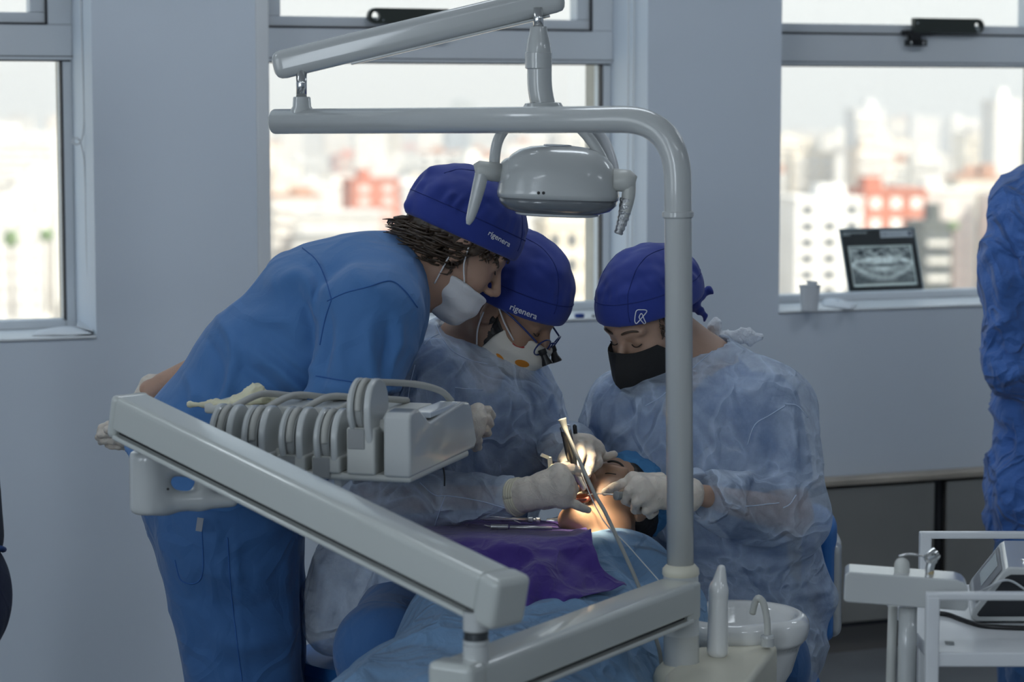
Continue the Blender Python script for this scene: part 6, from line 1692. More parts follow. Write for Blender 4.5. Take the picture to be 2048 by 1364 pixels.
# neck ties of the gown
def tie(name, pts, w, m, parent):
    """fabric ribbon"""
    pts = smooth_path(pts, 6); bm = bmesh.new(); tube_into(bm, pts, [w * math.sin(math.pi * (0.12 + 0.80 * i / (len(pts) - 1))) ** 0.5 for i in range(len(pts))], 10, flat=0.22)
    return bm_obj(name, bm, m, parent, smooth=True)
TIEM = mat('white_nonwoven_tie', (0.72, 0.76, 0.82), 0.8); crease_bump(TIEM, 30, 0.5, 0.003, 0.5, 60)
def bow(p):
    Y0 = 5.02
    return union([s_econe(p, P(1442, 683, Y0), P(1428, 650, Y0), V(0, 1, 0), (0.008, 0.006), (0.014, 0.006)), s_cone(p, P(1428, 650, Y0), P(1431, 638, Y0), 0.010, 0.004), s_econe(p, P(1445, 672, Y0), P(1500, 672, Y0), V(0, 1, 0), (0.008, 0.006), (0.019, 0.006)),
                  s_econe(p, P(1500, 674, Y0), P(1524, 674, Y0), V(0, 1, 0), (0.017, 0.006), (0.006, 0.003)), s_cone(p, P(1440, 682, Y0), P(1446, 676, Y0), 0.011, 0.010)], 0.008)
lo, hi = bounds([P(1410, 630, 5.02), P(1540, 700, 5.02)], 0.03)
blob('gown_tie', bow, lo, hi, 0.0028, TIEM, pc, 1, folds([], 0.003, 60, seed=5, ridge=0.003, rscale=50))
blob('cuff', lambda p: smax(s_econe(p, P(1398, 965, 4.64), P(1420, 1000, 4.66), V(0, 1, 0), (0.022, 0.045), (0.05, 0.045)), -s_cone(p, elC, wrC + (wrC - elC) * 0.4, 0.05, 0.036), 0.004), *bounds([P(1395, 950, 4.64), P(1430, 1030, 4.66)], 0.06), 0.004, GOWN, gC, 1, folds([], 0.003, 30, seed=6))
def lgC(p):
    hip, kn, ft = P(1500, 1230, 4.98), P(1450, 1335, 4.74), V(P(1450, 1400, 4.7).x, 4.80, 0.06)
    d = union([s_cone(p, hip, kn, 0.09, 0.07), s_cone(p, kn, ft, 0.07, 0.06)], 0.03)
    h2, k2, f2 = P(1540, 1220, 4.95), P(1545, 1330, 4.72), V(P(1550, 1400, 4.7).x, 4.78, 0.06)
    return smin(d, union([s_cone(p, h2, k2, 0.085, 0.07), s_cone(p, k2, f2, 0.068, 0.06)], 0.03), 0.03)
lo, hi = bounds([P(1380, 1200, 4.5), P(1560, 1150, 5.0), V(P(1420, 1400, 4.5).x, 4.5, 0), V(P(1560, 1400, 5).x, 5.0, 0)], 0.1)
blob('trousers', lgC, lo, hi, 0.01, SCRUBD, pc, 2)
cC = cap_build(HC, pc, 0.034, 0.24, 0.004, seedn=14)
lg1 = [(1271, 646), (1269.5, 640), (1271.5, 625), (1275, 620), (1282, 619.5), (1291, 620), (1293, 624), (1284, 635), (1274, 646), (1271, 646)]
lg2 = [(1278, 634), (1281, 628), (1284, 628), (1288, 638), (1291, 645), (1288, 647), (1280, 638), (1278, 634)]
for px in (lg1, lg2): seam('emblem_line', cC, px, 0.0011, WHITESTITCH, cC, 0.0006)
# cap tie behind the head
def tieC(p):
    return union([s_cone(p, P(1385, 605, 4.98), P(1398, 590, 4.99), 0.016, 0.012), s_econe(p, P(1398, 592, 4.99), P(1418, 581, 5.0), V(0, 1, 0), (0.011, 0.007), (0.007, 0.006)), s_cone(p, P(1416, 580, 5.0), P(1423, 585, 5.0), 0.009, 0.006), s_econe(p, P(1388, 612, 4.98), P(1400, 622, 4.99), V(0, 1, 0), (0.012, 0.007), (0.008, 0.006)),
                  s_econe(p, P(1400, 622, 4.99), P(1412, 632, 5.0), V(0, 1, 0), (0.009, 0.005), (0.006, 0.004)), s_cone(p, P(1411, 632, 5.0), P(1409, 642, 5.0), 0.006, 0.003)], 0.006)
lo, hi = bounds([P(1375, 570, 4.98), P(1430, 650, 5.0)], 0.03)
blob('cap_tie', tieC, lo, hi, 0.0028, CAPM, cC, 1, folds([], 0.002, 60, seed=7))
# folded respirator
def kn95(H, parent):
    ctr = [(0.117, 0, 0.004), (0.134, 0, -0.020), (0.150, 0, -0.050), (0.134, 0, -0.088), (0.112, 0, -0.118), (0.092, 0, -0.134)]
    sid = [(0.064, 0.063, -0.006), (0.052, 0.071, -0.022), (0.036, 0.079, -0.042), (0.034, 0.078, -0.070), (0.038, 0.070, -0.100), (0.050, 0.054, -0.126)]
    vs = []; fc = []; nn = 6; rows = len(ctr)
    for sgn in (1, -1):
        for lay in (0, 1):
            for i in range(rows):
                for j in range(nn + 1):
                    t = j / nn; c = Vector(ctr[i]); s = Vector((sid[i][0], sid[i][1] * sgn, sid[i][2]))
                    p = c.lerp(s, t); p.x += 0.014 * math.sin(math.pi * t) ; p.y += sgn * 0.006 * math.sin(math.pi * t)
                    if lay: p.x -= 0.002
                    vs.append(H.w(*p))
    def ix(sg, lay, i, j): return ((sg * 2 + lay) * rows + i) * (nn + 1) + j
    for sg in (0, 1):
        for lay in (0, 1):
            for i in range(rows - 1):
                for j in range(nn):
                    fc.append((ix(sg, lay, i, j), ix(sg, lay, i, j + 1), ix(sg, lay, i + 1, j + 1), ix(sg, lay, i + 1, j)))
        for i in range(rows - 1): fc.append((ix(sg, 0, i, nn), ix(sg, 1, i, nn), ix(sg, 1, i + 1, nn), ix(sg, 0, i + 1, nn)))
        for j in range(nn):
            fc.append((ix(sg, 0, 0, j), ix(sg, 1, 0, j), ix(sg, 1, 0, j + 1), ix(sg, 0, 0, j + 1))); fc.append((ix(sg, 0, rows - 1, j), ix(sg, 0, rows - 1, j + 1), ix(sg, 1, rows - 1, j + 1), ix(sg, 1, rows - 1, j)))
    o = mesh_obj('respirator_mask', vs, fc, MASKK, parent, smooth=True)
    md = o.modifiers.new('es', 'EDGE_SPLIT'); md.split_angle = 0.9
    return o
kC = kn95(HC, pc)
for s in (1, -1):
    strap(kC, [HC.w(0.038, s * 0.080, -0.043), HC.w(0.015, s * 0.082, -0.015), HC.w(-0.008, s * 0.088, 0.012)], MASKK, 0.0018)
tubes_hair(HC, pc, 70, lambda p: p.z < 0.045 and p.z > 0.0 and 0.0 < p.x < 0.04 and p.y > 0, HAIRM, 0.012, 4, 0.0013, 'sideburn', 0.003, (0.1, 0, -0.9))
tubes_hair(HC, pc, 50, lambda p: p.z < 0.05 and p.z > 0.01 and 0.02 < p.x < 0.06 and p.y < 0, HAIRM, 0.012, 6, 0.0013, 'sideburn', 0.003, (0.1, 0, -0.9))
hand('glove', pc, P(1338, 985, 4.59), P(1372, 989, 4.61), [P(1268, 962, 4.57), P(1278, 972, 4.545), P(1288, 990, 4.54), P(1305, 1006, 4.55)],
     [[P(1245, 968, 4.565), P(1225, 976, 4.575), P(1210, 984, 4.585)], [P(1258, 982, 4.535), P(1250, 1000, 4.545), P(1262, 1006, 4.565)], [P(1272, 1004, 4.53), P(1270, 1020, 4.55), P(1284, 1020, 4.57)], [P(1292, 1022, 4.54), P(1300, 1030, 4.56), P(1312, 1024, 4.58)]],
     [P(1320, 960, 4.61), P(1280, 958, 4.62), P(1248, 976, 4.61)], rpalm=0.020, rf=0.0098, wr=0.030)

# ================================================================== patient
YD = 4.74
pd_ = person(P(1150, 1300, 4.5) - V(0, 0, 0.1), 'reclining patient with open mouth under the blue drape', None)
fwD = V(-0.36, -0.30, 0.86); upD = V(0.53, 0.78, 0.24)
HD = Head(P(1222, 1018, YD), fwD, upD, 0.93)
nkD = HD.w(-0.03, 0, -0.16)
chD = P(1180, 1170, 4.52)
def bodyD(p):
    d = head_sdf(HD, p, 1.0)
    d = smin(d, s_cone(p, HD.w(-0.02, 0, -0.06), P(1195, 1140, 4.60), 0.055, 0.058), 0.03)
    return smin(d, s_econe(p, P(1190, 1185, 4.58), P(1080, 1420, 4.2), V(1, 0.3, 0), (0.05, 0.12), (0.06, 0.13)), 0.04)
lo, hi = bounds([HD.o, HD.w(0.14, 0, 0), HD.w(0, 0, 0.15), P(1080, 1290, 4.2)], 0.16)
bD = blob('body', bodyD, lo, hi, 0.004, SKIN_D, pd_, 1)
eye_bits(HD, pd_, BLACKHAIR)
LIPM = mat('lips', (0.42, 0.13, 0.10), 0.35)
lipp = [HD.w(0.099, 0.0, -0.0555), HD.w(0.096, 0.013, -0.058), HD.w(0.089, 0.024, -0.069), HD.w(0.086, 0.026, -0.078), HD.w(0.086, 0.018, -0.091), HD.w(0.090, 0.0, -0.098), HD.w(0.086, -0.018, -0.091), HD.w(0.086, -0.026, -0.078), HD.w(0.089, -0.024, -0.069), HD.w(0.096, -0.013, -0.058), HD.w(0.099, 0.0, -0.0555)]
tube('lips', smooth_path(lipp, 5), 0.0044, LIPM, pd_, n=10)
TOOTH = mat('tooth_enamel', (0.78, 0.72, 0.60), 0.25, coat=0.4)
for k in range(-4, 5):
    a = k * 0.0042
    c = HD.w(0.088 - 12 * a * a, a * 1.0, -0.0635); d = HD.w(0.084 - 12 * a * a, a * 1.0, -0.092)
    for q, u in ((c, -1), (d, 1)):
        bm = bmesh.new(); frame_box(bm, q, HD.l, HD.f, HD.u, -0.0018, 0.0018, -0.002, 0.002, -0.0045, 0.0045); bm_obj('tooth', bm, TOOTH, pd_, bevel=0.0012)
blob('tongue', lambda p: s_ell(HD.loc(p), (0.062, 0, -0.086), (0.024, 0.015, 0.009)), *bounds([HD.w(0.06, 0, -0.086)], 0.04), 0.003, mat('tongue_pink', (0.48, 0.16, 0.13), 0.4, sss=0.2), pd_)
def hrD(p):
    q = HD.loc(p); d = s_ell(q, (-0.016, 0, 0.048), (0.104, 0.083, 0.096))
    d = smax(d, 0.036 - q[:, 2] - np.clip(0.01 - q[:, 0], 0, 0.05) * 1.6, 0.008)
    return smax(d, q[:, 0] - 0.045 - 0.62 * (q[:, 2] - 0.036), 0.010) * HD.k
blob('hair', hrD, *bounds([HD.w(-0.02, 0, 0.04)], 0.14), 0.004, BLACKHAIR, pd_, 1, lambda v: 0.002 * vnoise(v * 80, 3))
BOUF = mat('blue_bouffant', (0.06, 0.22, 0.46), 0.85); crease_bump(BOUF, 14, 0.5, 0.005, 0.6, 30)
def bfD(p):
    q = HD.loc(p); d = s_ell(q, (-0.025, 0, 0.076), (0.104, 0.095, 0.078))
    return smax(d, 0.072 - q[:, 2] - np.clip(-q[:, 0], 0, 1) * 0.5, 0.006) * HD.k
blob('bouffant_cap', bfD, *bounds([HD.w(-0.02, 0, 0.06)], 0.17), 0.005, BOUF, pd_, 2, folds([], 0.003, 30, seed=6, ridge=0.006, rscale=20))

# surgical drape over the patient and the chair
DRAPE = mat('blue_drape', (0.16, 0.29, 0.47), 0.85, sheen=0.1); crease_bump(DRAPE, 8, 0.8, 0.010, 0.7, 22)
def drp(p):
    lat = V(1, 0.35, 0)
    a, b, c = P(1200, 1176, 4.60), P(1060, 1395, 4.17), P(900, 1630, 3.72)
    d = s_econe(p, a, b, lat, (0.085, 0.17), (0.11, 0.22))
    d = smin(d, s_econe(p, b, c, lat, (0.11, 0.22), (0.13, 0.25)), 0.03)
    lo_ = V(0, 0, -0.17)
    d = smin(d, s_econe(p, a + lo_ * 0.6, b + lo_, lat, (0.10, 0.18), (0.16, 0.245)), 0.06)
    d = smin(d, s_econe(p, b + lo_, c + lo_, lat, (0.16, 0.245), (0.16, 0.28)), 0.06)
    # patient's folded arm and near hip towards the left
    d = smin(d, s_econe(p, P(905, 1158, 4.62), P(1150, 1158, 4.60), V(0, 1, 0), (0.07, 0.12), (0.065, 0.11)), 0.05)
    d = smin(d, s_econe(p, P(900, 1240, 4.42), P(850, 1350, 4.22), V(0, 1, 0), (0.08, 0.12), (0.07, 0.12)), 0.06)
    d = smin(d, s_econe(p, P(830, 1375, 4.2), P(780, 1430, 4.0), V(0, 1, 0), (0.07, 0.12), (0.08, 0.14)), 0.05)
    d = smin(d, s_cone(p, P(1250, 1130, 4.62), P(1330, 1230, 4.55), 0.07, 0.07), 0.06)
    return smax(d, s_plane(p, V(0, 0, 0.42), V(0, 0, -1)), 0.01)
lo, hi = bounds([P(1230, 1060, 4.7), P(700, 1320, 4.1), P(860, 1600, 3.5), V(P(1330, 1200, 4.6).x, 4.6, 0.42)], 0.16)
fs = [([P(1200, 1110, 4.46), P(1240, 1180, 4.40), P(1280, 1260, 4.36)], 0.014, 0.014), ([P(1230, 1110, 4.5), P(1290, 1170, 4.45)], 0.012, -0.012), ([P(720, 1320, 4.1), P(800, 1310, 4.06), P(900, 1320, 4.0)], 0.012, 0.010), ([P(720, 1350, 4.05), P(820, 1345, 4.0)], 0.012, -0.01),
      ([P(1100, 1270, 4.0), P(1180, 1300, 3.98), P(1260, 1330, 4.0)], 0.016, 0.014), ([P(1220, 1260, 4.2), P(1240, 1320, 4.15)], 0.014, 0.012)]
dr = blob('surgical_drape', drp, lo, hi, 0.0085, DRAPE, None, 2, folds(fs, 0.006, 8, seed=81, ridge=0.010, rscale=6))
tag(dr, 'crumpled light blue surgical drape covering the reclining patient', 'drape')
# purple instrument cloth on the drape
PURP = mat('purple_cloth', (0.050, 0.020, 0.215), 0.85, sheen=0.25); crease_bump(PURP, 12, 0.4, 0.006, 0.7, 30)
NS, NT = 84, 70
rows = [[P(796, 1030, 4.74), P(868, 1036, 4.76), P(960, 1031, 4.77), P(1040, 1036, 4.76), P(1110, 1044, 4.75), P(1164, 1054, 4.73)],
        [P(815, 1062, 4.60), P(875, 1055, 4.60), P(960, 1056, 4.60), P(1040, 1058, 4.60), P(1115, 1062, 4.58), P(1176, 1064, 4.57)],
        [P(830, 1090, 4.46), P(880, 1082, 4.44), P(960, 1081, 4.43), P(1040, 1081, 4.42), P(1110, 1080, 4.42), P(1184, 1074, 4.44)],
        [P(840, 1125, 4.42), P(885, 1125, 4.40), P(960, 1120, 4.39), P(1045, 1118, 4.38), P(1120, 1116, 4.38), P(1192, 1100, 4.41)],
        [P(850, 1160, 4.39), P(895, 1170, 4.36), P(970, 1175, 4.34), P(1060, 1172, 4.33), P(1140, 1160, 4.34), P(1206, 1132, 4.39)],
        [P(862, 1195, 4.36), P(905, 1215, 4.33), P(985, 1228, 4.31), P(1092, 1238, 4.29), P(1165, 1196, 4.32), P(1253, 1174, 4.37)]]
G = np.array([[A3(p) for p in r] for r in rows])
def interp(t, s):
    t *= len(rows) - 1; s *= 5
    def cw(x, n):
        i = min(int(x), n - 2); f = x - i; ids = [max(i - 1, 0), i, i + 1, min(i + 2, n - 1)]
        w = [0.5 * (-f + 2 * f * f - f ** 3), 0.5 * (2 - 5 * f * f + 3 * f ** 3), 0.5 * (f + 4 * f * f - 3 * f ** 3), 0.5 * (-f * f + f ** 3)]
        return ids, w
    ia, wa = cw(t, len(rows)); ib, wb = cw(s, 6); r = np.zeros(3)
    for a, x in zip(ia, wa):
        for b, y in zip(ib, wb): r += x * y * G[a, b]
    return r
vs = np.array([interp(i / NT, j / NS) for i in range(NT + 1) for j in range(NS + 1)])
fc = np.array([(i * (NS + 1) + j, i * (NS + 1) + j + 1, (i + 1) * (NS + 1) + j + 1, (i + 1) * (NS + 1) + j) for i in range(NT) for j in range(NS)])
nrm = vnormals(vs, fc)
if nrm[:, 2].mean() < 0: fc = fc[:, ::-1]; nrm = -nrm
tt = np.repeat(np.arange(NT + 1) / NT, NS + 1)[:, None]; wgt = np.clip((tt[:, 0] - 0.33) / 0.25, 0.0, 1.0)
edge = np.clip(np.minimum(np.tile(np.arange(NS + 1) / NS, NT + 1), 1 - np.tile(np.arange(NS + 1) / NS, NT + 1)) / 0.12, 0, 1)
amp = 0.06 + 0.94 * np.maximum(wgt, 1 - edge)
q1 = vnoise(vs * 17 + 3, 5); q2 = vnoise(vs * 34, 6)
vs = vs + nrm * (amp * (0.017 * (1 - np.abs(q1) * 2.0).clip(-0.4, 1) + 0.009 * q2 - 0.006))[:, None]
pc_ = mesh_obj('instrument_cloth', vs, fc, PURP, None, smooth=True)
md = pc_.modifiers.new('sol', 'SOLIDIFY'); md.thickness = 0.0018; md.offset = -1
md = pc_.modifiers.new('sub', 'SUBSURF'); md.levels = 1; md.render_levels = 1
tag(pc_, 'purple cloth with instruments spread over the patient\'s chest', 'cloth')
cloth_b = BVHTree.FromPolygons([Vector(v) for v in vs], [tuple(f) for f in fc])
def on_cloth(px, py, lift):
    h = cloth_b.ray_cast(EYEP, ray(px, py).normalized()); return (h[0] if h[0] is not None else P(px, py, 4.6)) + V(0, 0, lift)
SATIN = mat('instrument_steel', (0.78, 0.78, 0.76), 0.32, metal=0.75)
t1 = thing('dental_syringe', on_cloth(1040, 1056, 0), 'chrome cartridge syringe lying on the purple cloth', 'syringe')
a, b = on_cloth(945, 1045, 0.009), on_cloth(1125, 1053, 0.011)
def along(t, z=0.0): return a.lerp(b, t) + V(0, 0, z)
tube('needle', [along(0.0), along(0.12)], [0.0008, 0.0015], SATIN, t1, n=8)
tube('barrel', [along(0.10), along(0.14), along(0.30), along(0.32), along(0.62)], [0.003, 0.0052, 0.0052, 0.0042, 0.0042], SATIN, t1, n=14)
lathe('collar', along(0.62), (b - a), [(0, 0.0055), (0.008, 0.0058), (0.01, 0.0035), (0.014, 0.0035), (0.015, 0.0058), (0.022, 0.0056), (0.024, 0.003)], SATIN, t1, n=16)
lathe('thumb_ring', along(0.88), (b - a), [(-0.010, 0.0035), (0, 0.005), (0.008, 0.007), (0.014, 0.0095), (0.016, 0.0098), (0.017, 0.008), (0.012, 0.003)], CHROME, t1, n=20)
a, b = on_cloth(968, 1058, 0.005), on_cloth(1104, 1061, 0.005)
t2 = thing('scaler', on_cloth(1036, 1062, 0), 'steel hand instrument with a ribbed grip nearest the cloth edge', 'dental instrument')
tube('tip', [along(0.0, 0.003), along(0.05, 0.0015), along(0.10)], [0.0006, 0.0012, 0.002], SATIN, t2, n=8)
tube('grip', sum([[along(0.10 + 0.03 * k), along(0.115 + 0.03 * k)] for k in range(9)], []), [0.0052, 0.0043] * 9, SATIN, t2, n=12)
tube('shaft', [along(0.38), along(1.0)], [0.0036, 0.0030], SATIN, t2, n=10)
a, b = on_cloth(958, 1034, 0.006), on_cloth(1015, 1045, 0.006)
t3 = thing('probe', on_cloth(985, 1042, 0), 'slim steel probe lying behind the cartridge syringe', 'dental instrument')
tube('shaft', [along(0), along(1)], [0.0022, 0.0026], SATIN, t3, n=8)
tube('tip', [along(1), along(1.25), along(1.45, -0.002)], [0.0024, 0.0014, 0.0007], SATIN, t3, n=8)

# instruments in the hands
hp = thing('surgical_handpiece', P(1145, 930, 4.62), 'dark metal surgical handpiece with grey cable held over the open mouth', 'handpiece')
HPM = mat('gunmetal', (0.22, 0.21, 0.19), 0.25, metal=0.9)
a, b = P(1131, 858, 4.60), P(1150, 944, 4.615)
lathe('motor_body', a, b - a, [(0, R(8, 4.6)), (0.003, R(11, 4.6)), (0.012, R(11.5, 4.6)), (0.014, R(10.8, 4.6)), (0.045, R(11.2, 4.6)), (0.060, R(10.5, 4.6)), (0.075, R(8, 4.6)), (0.09, R(7, 4.6))], HPM, hp, n=20)
lathe('end_ring', a, a - b, [(-0.002, R(11, 4.6)), (0.003, R(11.5, 4.6)), (0.006, R(10, 4.6)), (0.007, R(6, 4.6))], CHROME, hp, n=20)
tube('contra_angle', smooth_path([P(1150, 940, 4.615), P(1156, 955, 4.62), P(1163, 968, 4.625), P(1168, 978, 4.63)], 5), [0.0065] * 8 + [0.0055] * 8, SATIN, hp, n=12)
CABLE = mat('grey_cable', (0.30, 0.31, 0.29), 0.45)
cp_ = smooth_path([P(1124, 838, 4.575), P(1130, 856, 4.57), P(1139, 876, 4.555), P(1154, 910, 4.53), P(1168, 942, 4.50), P(1190, 989, 4.45), P(1210, 1024, 4.40), P(1240, 1088, 4.34), P(1268, 1150, 4.30), P(1292, 1210, 4.27), P(1310, 1270, 4.25), P(1322, 1320, 4.22), P(1325, 1400, 4.2)], 6)
tube('cable', cp_, [R(9 - 0.5 * min(i, 10), 4.5) for i in range(len(cp_))], CABLE, hp, n=10)
tube('irrigation_line', smooth_path([P(1163, 946, 4.55), P(1178, 985, 4.52), P(1195, 1020, 4.46), P(1215, 1052, 4.42), P(1250, 1085, 4.40), P(1290, 1130, 4.38), P(1330, 1175, 4.36)], 6), 0.0012, mat('clear_line', (0.6, 0.62, 0.62), 0.2, coat=0.4), hp, n=6)
mr = thing('mirror_handle', P(1150, 890, 4.74), 'black-ended slim mirror handle rising from the far gloved hand', 'dental mirror')
tube('grip_end', [P(1148, 849, 4.73), P(1149.5, 852, 4.73), P(1151, 870, 4.735), P(1151.5, 873, 4.735)], [0.002, 0.0042, 0.0042, 0.002], BLACK, mr, n=12)
tube('shaft', [P(1151.5, 871, 4.735), P(1151, 895, 4.74)], 0.0015, SATIN, mr, n=8)
rt = thing('retractor', P(1100, 925, 4.60), 'bent flat steel retractor blade rising over the near gloved hand', 'retractor')
def strip(name, A, B, w, th, m, parent):
    d = (B - A).normalized(); s = d.cross(V(0, 1, 0)).normalized()
    bm = bmesh.new(); frame_box(bm, A, d, s, d.cross(s), 0, (B - A).length, -w / 2, w / 2, -th / 2, th / 2); return bm_obj(name, bm, m, parent, bevel=0.0008)
RTM = mat('warm_steel', (0.66, 0.58, 0.44), 0.3, metal=1.0)
strip('blade', P(1082, 909, 4.585), P(1100, 917, 4.61), 0.007, 0.0016, SATIN, rt); strip('stem', P(1099, 914, 4.605), P(1103, 960, 4.60), 0.009, 0.0016, RTM, rt)
su = thing('suction_cannula', P(1245, 990, 4.57), 'grey suction handle with thin cannula held by the person in black mask', 'suction')
lathe('grip', P(1231, 991, 4.535), P(1290, 994, 4.585) - P(1231, 991, 4.535), [(0, R(7, 4.57)), (0.001, R(9, 4.57)), (0.004, R(9.5, 4.57)), (0.006, R(8.5, 4.57)), (0.05, R(9, 4.57))], GREY, su, n=18)
tube('cannula', [P(1232, 990, 4.537), P(1195, 987, 4.60), P(1176, 990, 4.625)], 0.0013, SATIN, su, n=8)

# ================================================================== people cut by the frame
BG = mat('blue_gown_opaque', (0.05, 0.16, 0.50), 0.7, sheen=0.2); crease_bump(BG, 8, 0.95, 0.014, 0.8, 18)
YE = 5.65
pe = person(V(P(2095, 1364, YE).x, YE, 0), 'person in a crinkled blue gown seen from behind at the right edge')
yw = math.radians(60)
HE = Head(P(2150, 200, YE), V(0.3, 0.95, -0.1), V(0, 0, 1), 1.0)
def bodyE(p):
    d = head_sdf(HE, p, lips=True); d = smin(d, s_cone(p, P(2140, 340, YE), HE.w(-0.02, 0, -0.05), 0.064, 0.06), 0.03)
    return smin(d, s_econe(p, P(2130, 420, YE), P(2120, 900, YE), V(0, 1, 0), (0.12, 0.1), (0.1, 0.1)), 0.06)
blob('body', bodyE, *bounds([P(2130, 100, YE), P(2130, 950, YE)], 0.2), 0.009, SKIN_C, pe, 1)
def gwE(p):
    d = s_econe(p, P(2125, 430, YE), P(2120, 800, YE), V(0, 1, 0), (0.16, 0.14), (0.145, 0.14))
    d = smin(d, s_econe(p, P(2120, 800, YE), P(2110, 1000, YE), V(0, 1, 0), (0.145, 0.14), (0.157, 0.15)), 0.03)
    d = smin(d, s_econe(p, P(2110, 1000, YE), P(2105, 1120, YE), V(0, 1, 0), (0.157, 0.15), (0.120, 0.13)), 0.03)
    sh, el, wr = P(2062, 455, YE - 0.06), P(2032, 730, YE - 0.10), P(2110, 800, YE + 0.05)
    d = smin(d, s_cone(p, sh, P(2025, 560, YE - 0.08), 0.098, 0.080), 0.04); d = smin(d, s_cone(p, P(2025, 560, YE - 0.08), el, 0.078, 0.058), 0.02); d = smin(d, s_cone(p, el, wr, 0.066, 0.055), 0.02)
    return smax(d, -s_cone(p, P(2140, 350, YE), HE.w(-0.02, 0, -0.05), 0.07, 0.08), 0.006)
fs = [([P(1975, 480, 5.5), P(2000, 560, 5.46), P(2010, 650, 5.47)], 0.016, 0.014), ([P(2010, 430, 5.47), P(2035, 520, 5.45), P(2045, 640, 5.45)], 0.016, -0.014), ([P(1990, 700, 5.48), P(2020, 720, 5.46), P(2048, 710, 5.46)], 0.014, -0.016), ([P(1990, 860, 5.5), P(2015, 940, 5.48), P(2010, 1030, 5.48)], 0.016, 0.014), ([P(2030, 850, 5.48), P(2025, 930, 5.48)], 0.014, -0.012)]
blob('gown', gwE, *bounds([P(1960, 340, YE), P(2280, 1150, YE)], 0.30), 0.009, BG, pe, 2, folds(fs, 0.006, 8, seed=91, ridge=0.016, rscale=9))
def trE(p):
    d = s_econe(p, P(2110, 1040, YE), P(2105, 1160, YE), V(0, 1, 0), (0.14, 0.13), (0.13, 0.13))
    for dy in (-0.1, 0.1): d = smin(d, s_cone(p, P(2085, 1150, YE + dy), V(P(2090, 1300, YE).x, YE + dy, 0.05), 0.105, 0.085), 0.03)
    return d
blob('trousers', trE, *bounds([P(2020, 1030, YE), V(P(2200, 1300, YE).x, YE, 0.0)], 0.2), 0.011, SCRUBD, pe, 2, folds([], 0.005, 8, seed=93, ridge=0.006, rscale=7))
YF = 5.05
pf_ = person(V(P(-75, 1364, YF).x, YF, 0), 'person in dark navy trousers barely showing at the left edge')
HF = Head(P(-110, 260, YF), V(-0.6, 0.8, 0), V(0, 0, 1), 1.0)
NAVY = mat('navy_trousers', (0.008, 0.014, 0.045), 0.8); crease_bump(NAVY, 7, 0.3, 0.006, 0.7, 14)
NAVYT = mat('dark_top', (0.010, 0.014, 0.03), 0.8)
def bodyF(p):
    d = head_sdf(HF, p, lips=True); d = smin(d, s_cone(p, P(-110, 400, YF), HF.w(-0.02, 0, -0.05), 0.064, 0.06), 0.03)
    return smin(d, s_econe(p, P(-100, 480, YF), P(-85, 950, YF), V(0, 1, 0), (0.08, 0.12), (0.06, 0.12)), 0.04)
blob('body', bodyF, *bounds([P(-100, 120, YF), P(-90, 980, YF)], 0.2), 0.009, SKIN_B, pf_, 1)
blob('top', lambda p: union([s_econe(p, P(-110, 480, YF), P(-90, 800, YF), V(0, 1, 0), (0.1, 0.15), (0.075, 0.14)), s_econe(p, P(-90, 800, YF), P(-75, 1080, YF), V(0, 1, 0), (0.075, 0.14), (0.083, 0.15))], 0.04), *bounds([P(-110, 400, YF), P(-90, 1120, YF)], 0.2), 0.011, NAVYT, pf_, 2)
def trF(p):
    d = s_ell(p, P(-62, 1195, YF), (0.088, 0.14, 0.135))
    for dy in (-0.09, 0.09): d = smin(d, s_cone(p, P(-75, 1240, YF + dy), V(P(-90, 1300, YF).x, YF + dy, 0.05), 0.075, 0.06), 0.04)
    return d
blob('trousers', trF, *bounds([P(-62, 1050, YF), V(P(-80, 1300, YF).x, YF, 0)], 0.2), 0.01, NAVY, pf_, 2)
tube('waistband', [P(-5, 1096, YF - 0.06), P(4, 1097, YF - 0.03), P(8, 1099, YF), P(6, 1100, YF + 0.04)], 0.006, mat('blue_hem', (0.02, 0.06, 0.2), 0.8), pf_, n=8)

# ================================================================== seats
SEATB = mat('blue_upholstery', (0.030, 0.17, 0.50), 0.45, coat=0.1)
def stool(base, label, zseat, rs=1.0, m=SEATB):
    r = thing('dental_stool', base, label, 'stool', 'dental stools')
    lathe('seat', base + V(0, 0, zseat - 0.07), V(0, 0, 1), [(0, 0.15 * rs), (0.01, 0.185 * rs), (0.04, 0.195 * rs), (0.06, 0.185 * rs), (0.07, 0.15 * rs)], m, r, n=36)
    tube('gas_column', [base + V(0, 0, 0.08), base + V(0, 0, zseat - 0.07)], 0.025, CHROME, r, n=16)
    for k in range(5):
        t = 2 * math.pi * k / 5 + 0.3; e_ = base + V(0.21 * math.cos(t), 0.21 * math.sin(t), 0.06)
        tube('base_leg', [base + V(0, 0, 0.10), e_], [0.022, 0.014], GREYW, r, n=10)
        lathe('caster', e_ + V(-0.01, 0, -0.034), V(1, 0, 0), [(0, 0.02), (0.004, 0.025), (0.016, 0.025), (0.02, 0.02)], BLACK, r, n=16)
    return r
stool(V(P(770, 1330, 4.92).x, 4.94, 0), 'round stool under the dentist with loupes', P(740, 1300, 4.92).z)
sc_ = V(P(1500, 1330, 5.0).x, 5.04, 0)
rC = stool(sc_, 'blue stool with curved white backrest under the person in black mask', P(1545, 1350, 5.0).z, 0.8)
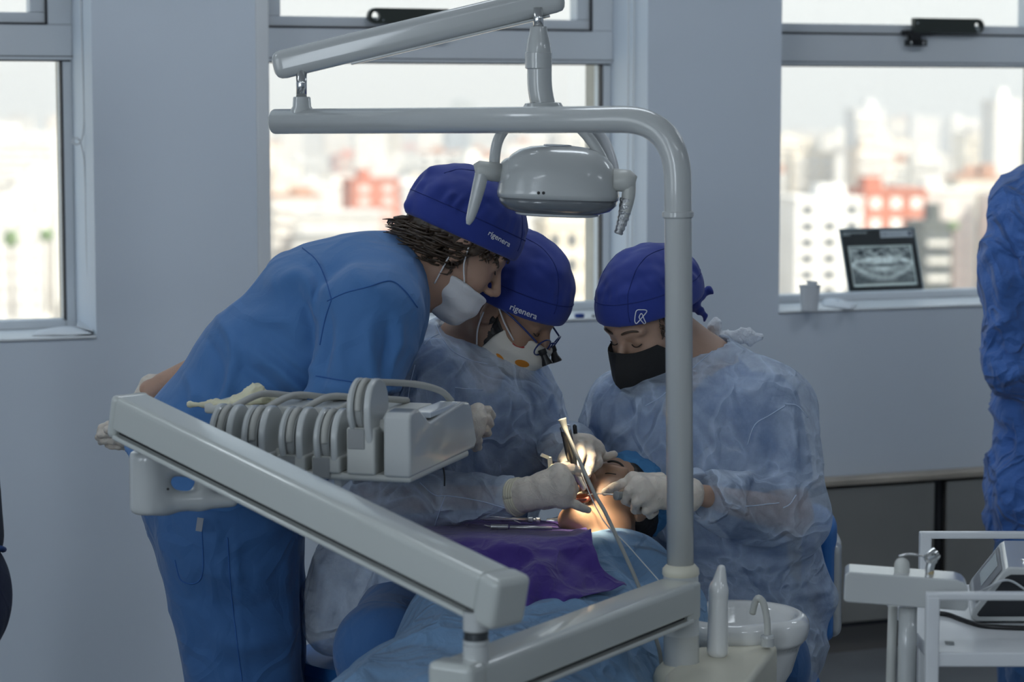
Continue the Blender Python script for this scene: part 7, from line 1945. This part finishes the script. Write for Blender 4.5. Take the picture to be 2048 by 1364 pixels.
def bk(p, g):
    q0, q1 = P(1640, 1040, 5.08), P(1638, 1250, 5.08)
    return s_econe(p, q0, q1, V(0, 1, 0), (0.030 - g, 0.14 - g), (0.030 - g, 0.14 - g))
blob('back_cushion', lambda p: s_econe(p, P(1638, 1045, 5.08), P(1636, 1245, 5.08), V(0, 1, 0), (0.034, 0.14), (0.032, 0.13)), *bounds([P(1600, 960, 5.08), P(1670, 1310, 5.08)], 0.17), 0.007, SEATB, rC)
blob('back_shell', lambda p: s_econe(p, P(1655, 1080, 5.09), P(1655, 1240, 5.09), V(0, 1, 0), (0.026, 0.13), (0.026, 0.12)), *bounds([P(1620, 960, 5.09), P(1700, 1310, 5.09)], 0.16), 0.007, WHITE, rC)
tube('back_stem', rounded([sc_ + V(0, 0, 0.40), sc_ + V(0.15, 0.03, 0.40), P(1655, 1240, 5.09)], 0.05, 6), 0.014, CHROME, rC, n=12)
# dental chair under the drape
dc = thing('dental_chair', V(P(1050, 1364, 4.3).x, 4.3, 0), 'reclined dental chair hidden beneath the blue drape and patient', 'dental chair')
b0, b1 = P(1200, 1200, 4.66) + V(0, 0, -0.0), P(1060, 1364, 4.2) + V(0, 0, -0.08)
bm = bmesh.new(); dxx = (b1 - b0).normalized(); sxx = dxx.cross(V(0, 0, 1)).normalized()
frame_box(bm, b0, dxx, sxx, sxx.cross(dxx), 0, 0.42, -0.16, 0.16, -0.12, -0.05); bm_obj('backrest', bm, SEATB, dc, bevel=0.03, seg=3)
bm = bmesh.new(); frame_box(bm, b1, V(-0.25, -0.95, 0).normalized(), V(-0.95, 0.25, 0).normalized(), V(0, 0, 1), 0, 0.55, -0.18, 0.18, -0.14, -0.06); bm_obj('seat', bm, SEATB, dc, bevel=0.03, seg=3)
blob('headrest', lambda p: s_box(p, P(1262, 1092, 4.86), (0.11, 0.06, 0.05), 0.03), *bounds([P(1262, 1092, 4.86)], 0.16), 0.007, SEATB, dc)
lathe('pedestal', V(b1.x, b1.y, 0), V(0, 0, 1), [(0, 0.28), (0.05, 0.26), (0.08, 0.12), (b1.z - 0.15, 0.11)], WHITE, dc, n=32)
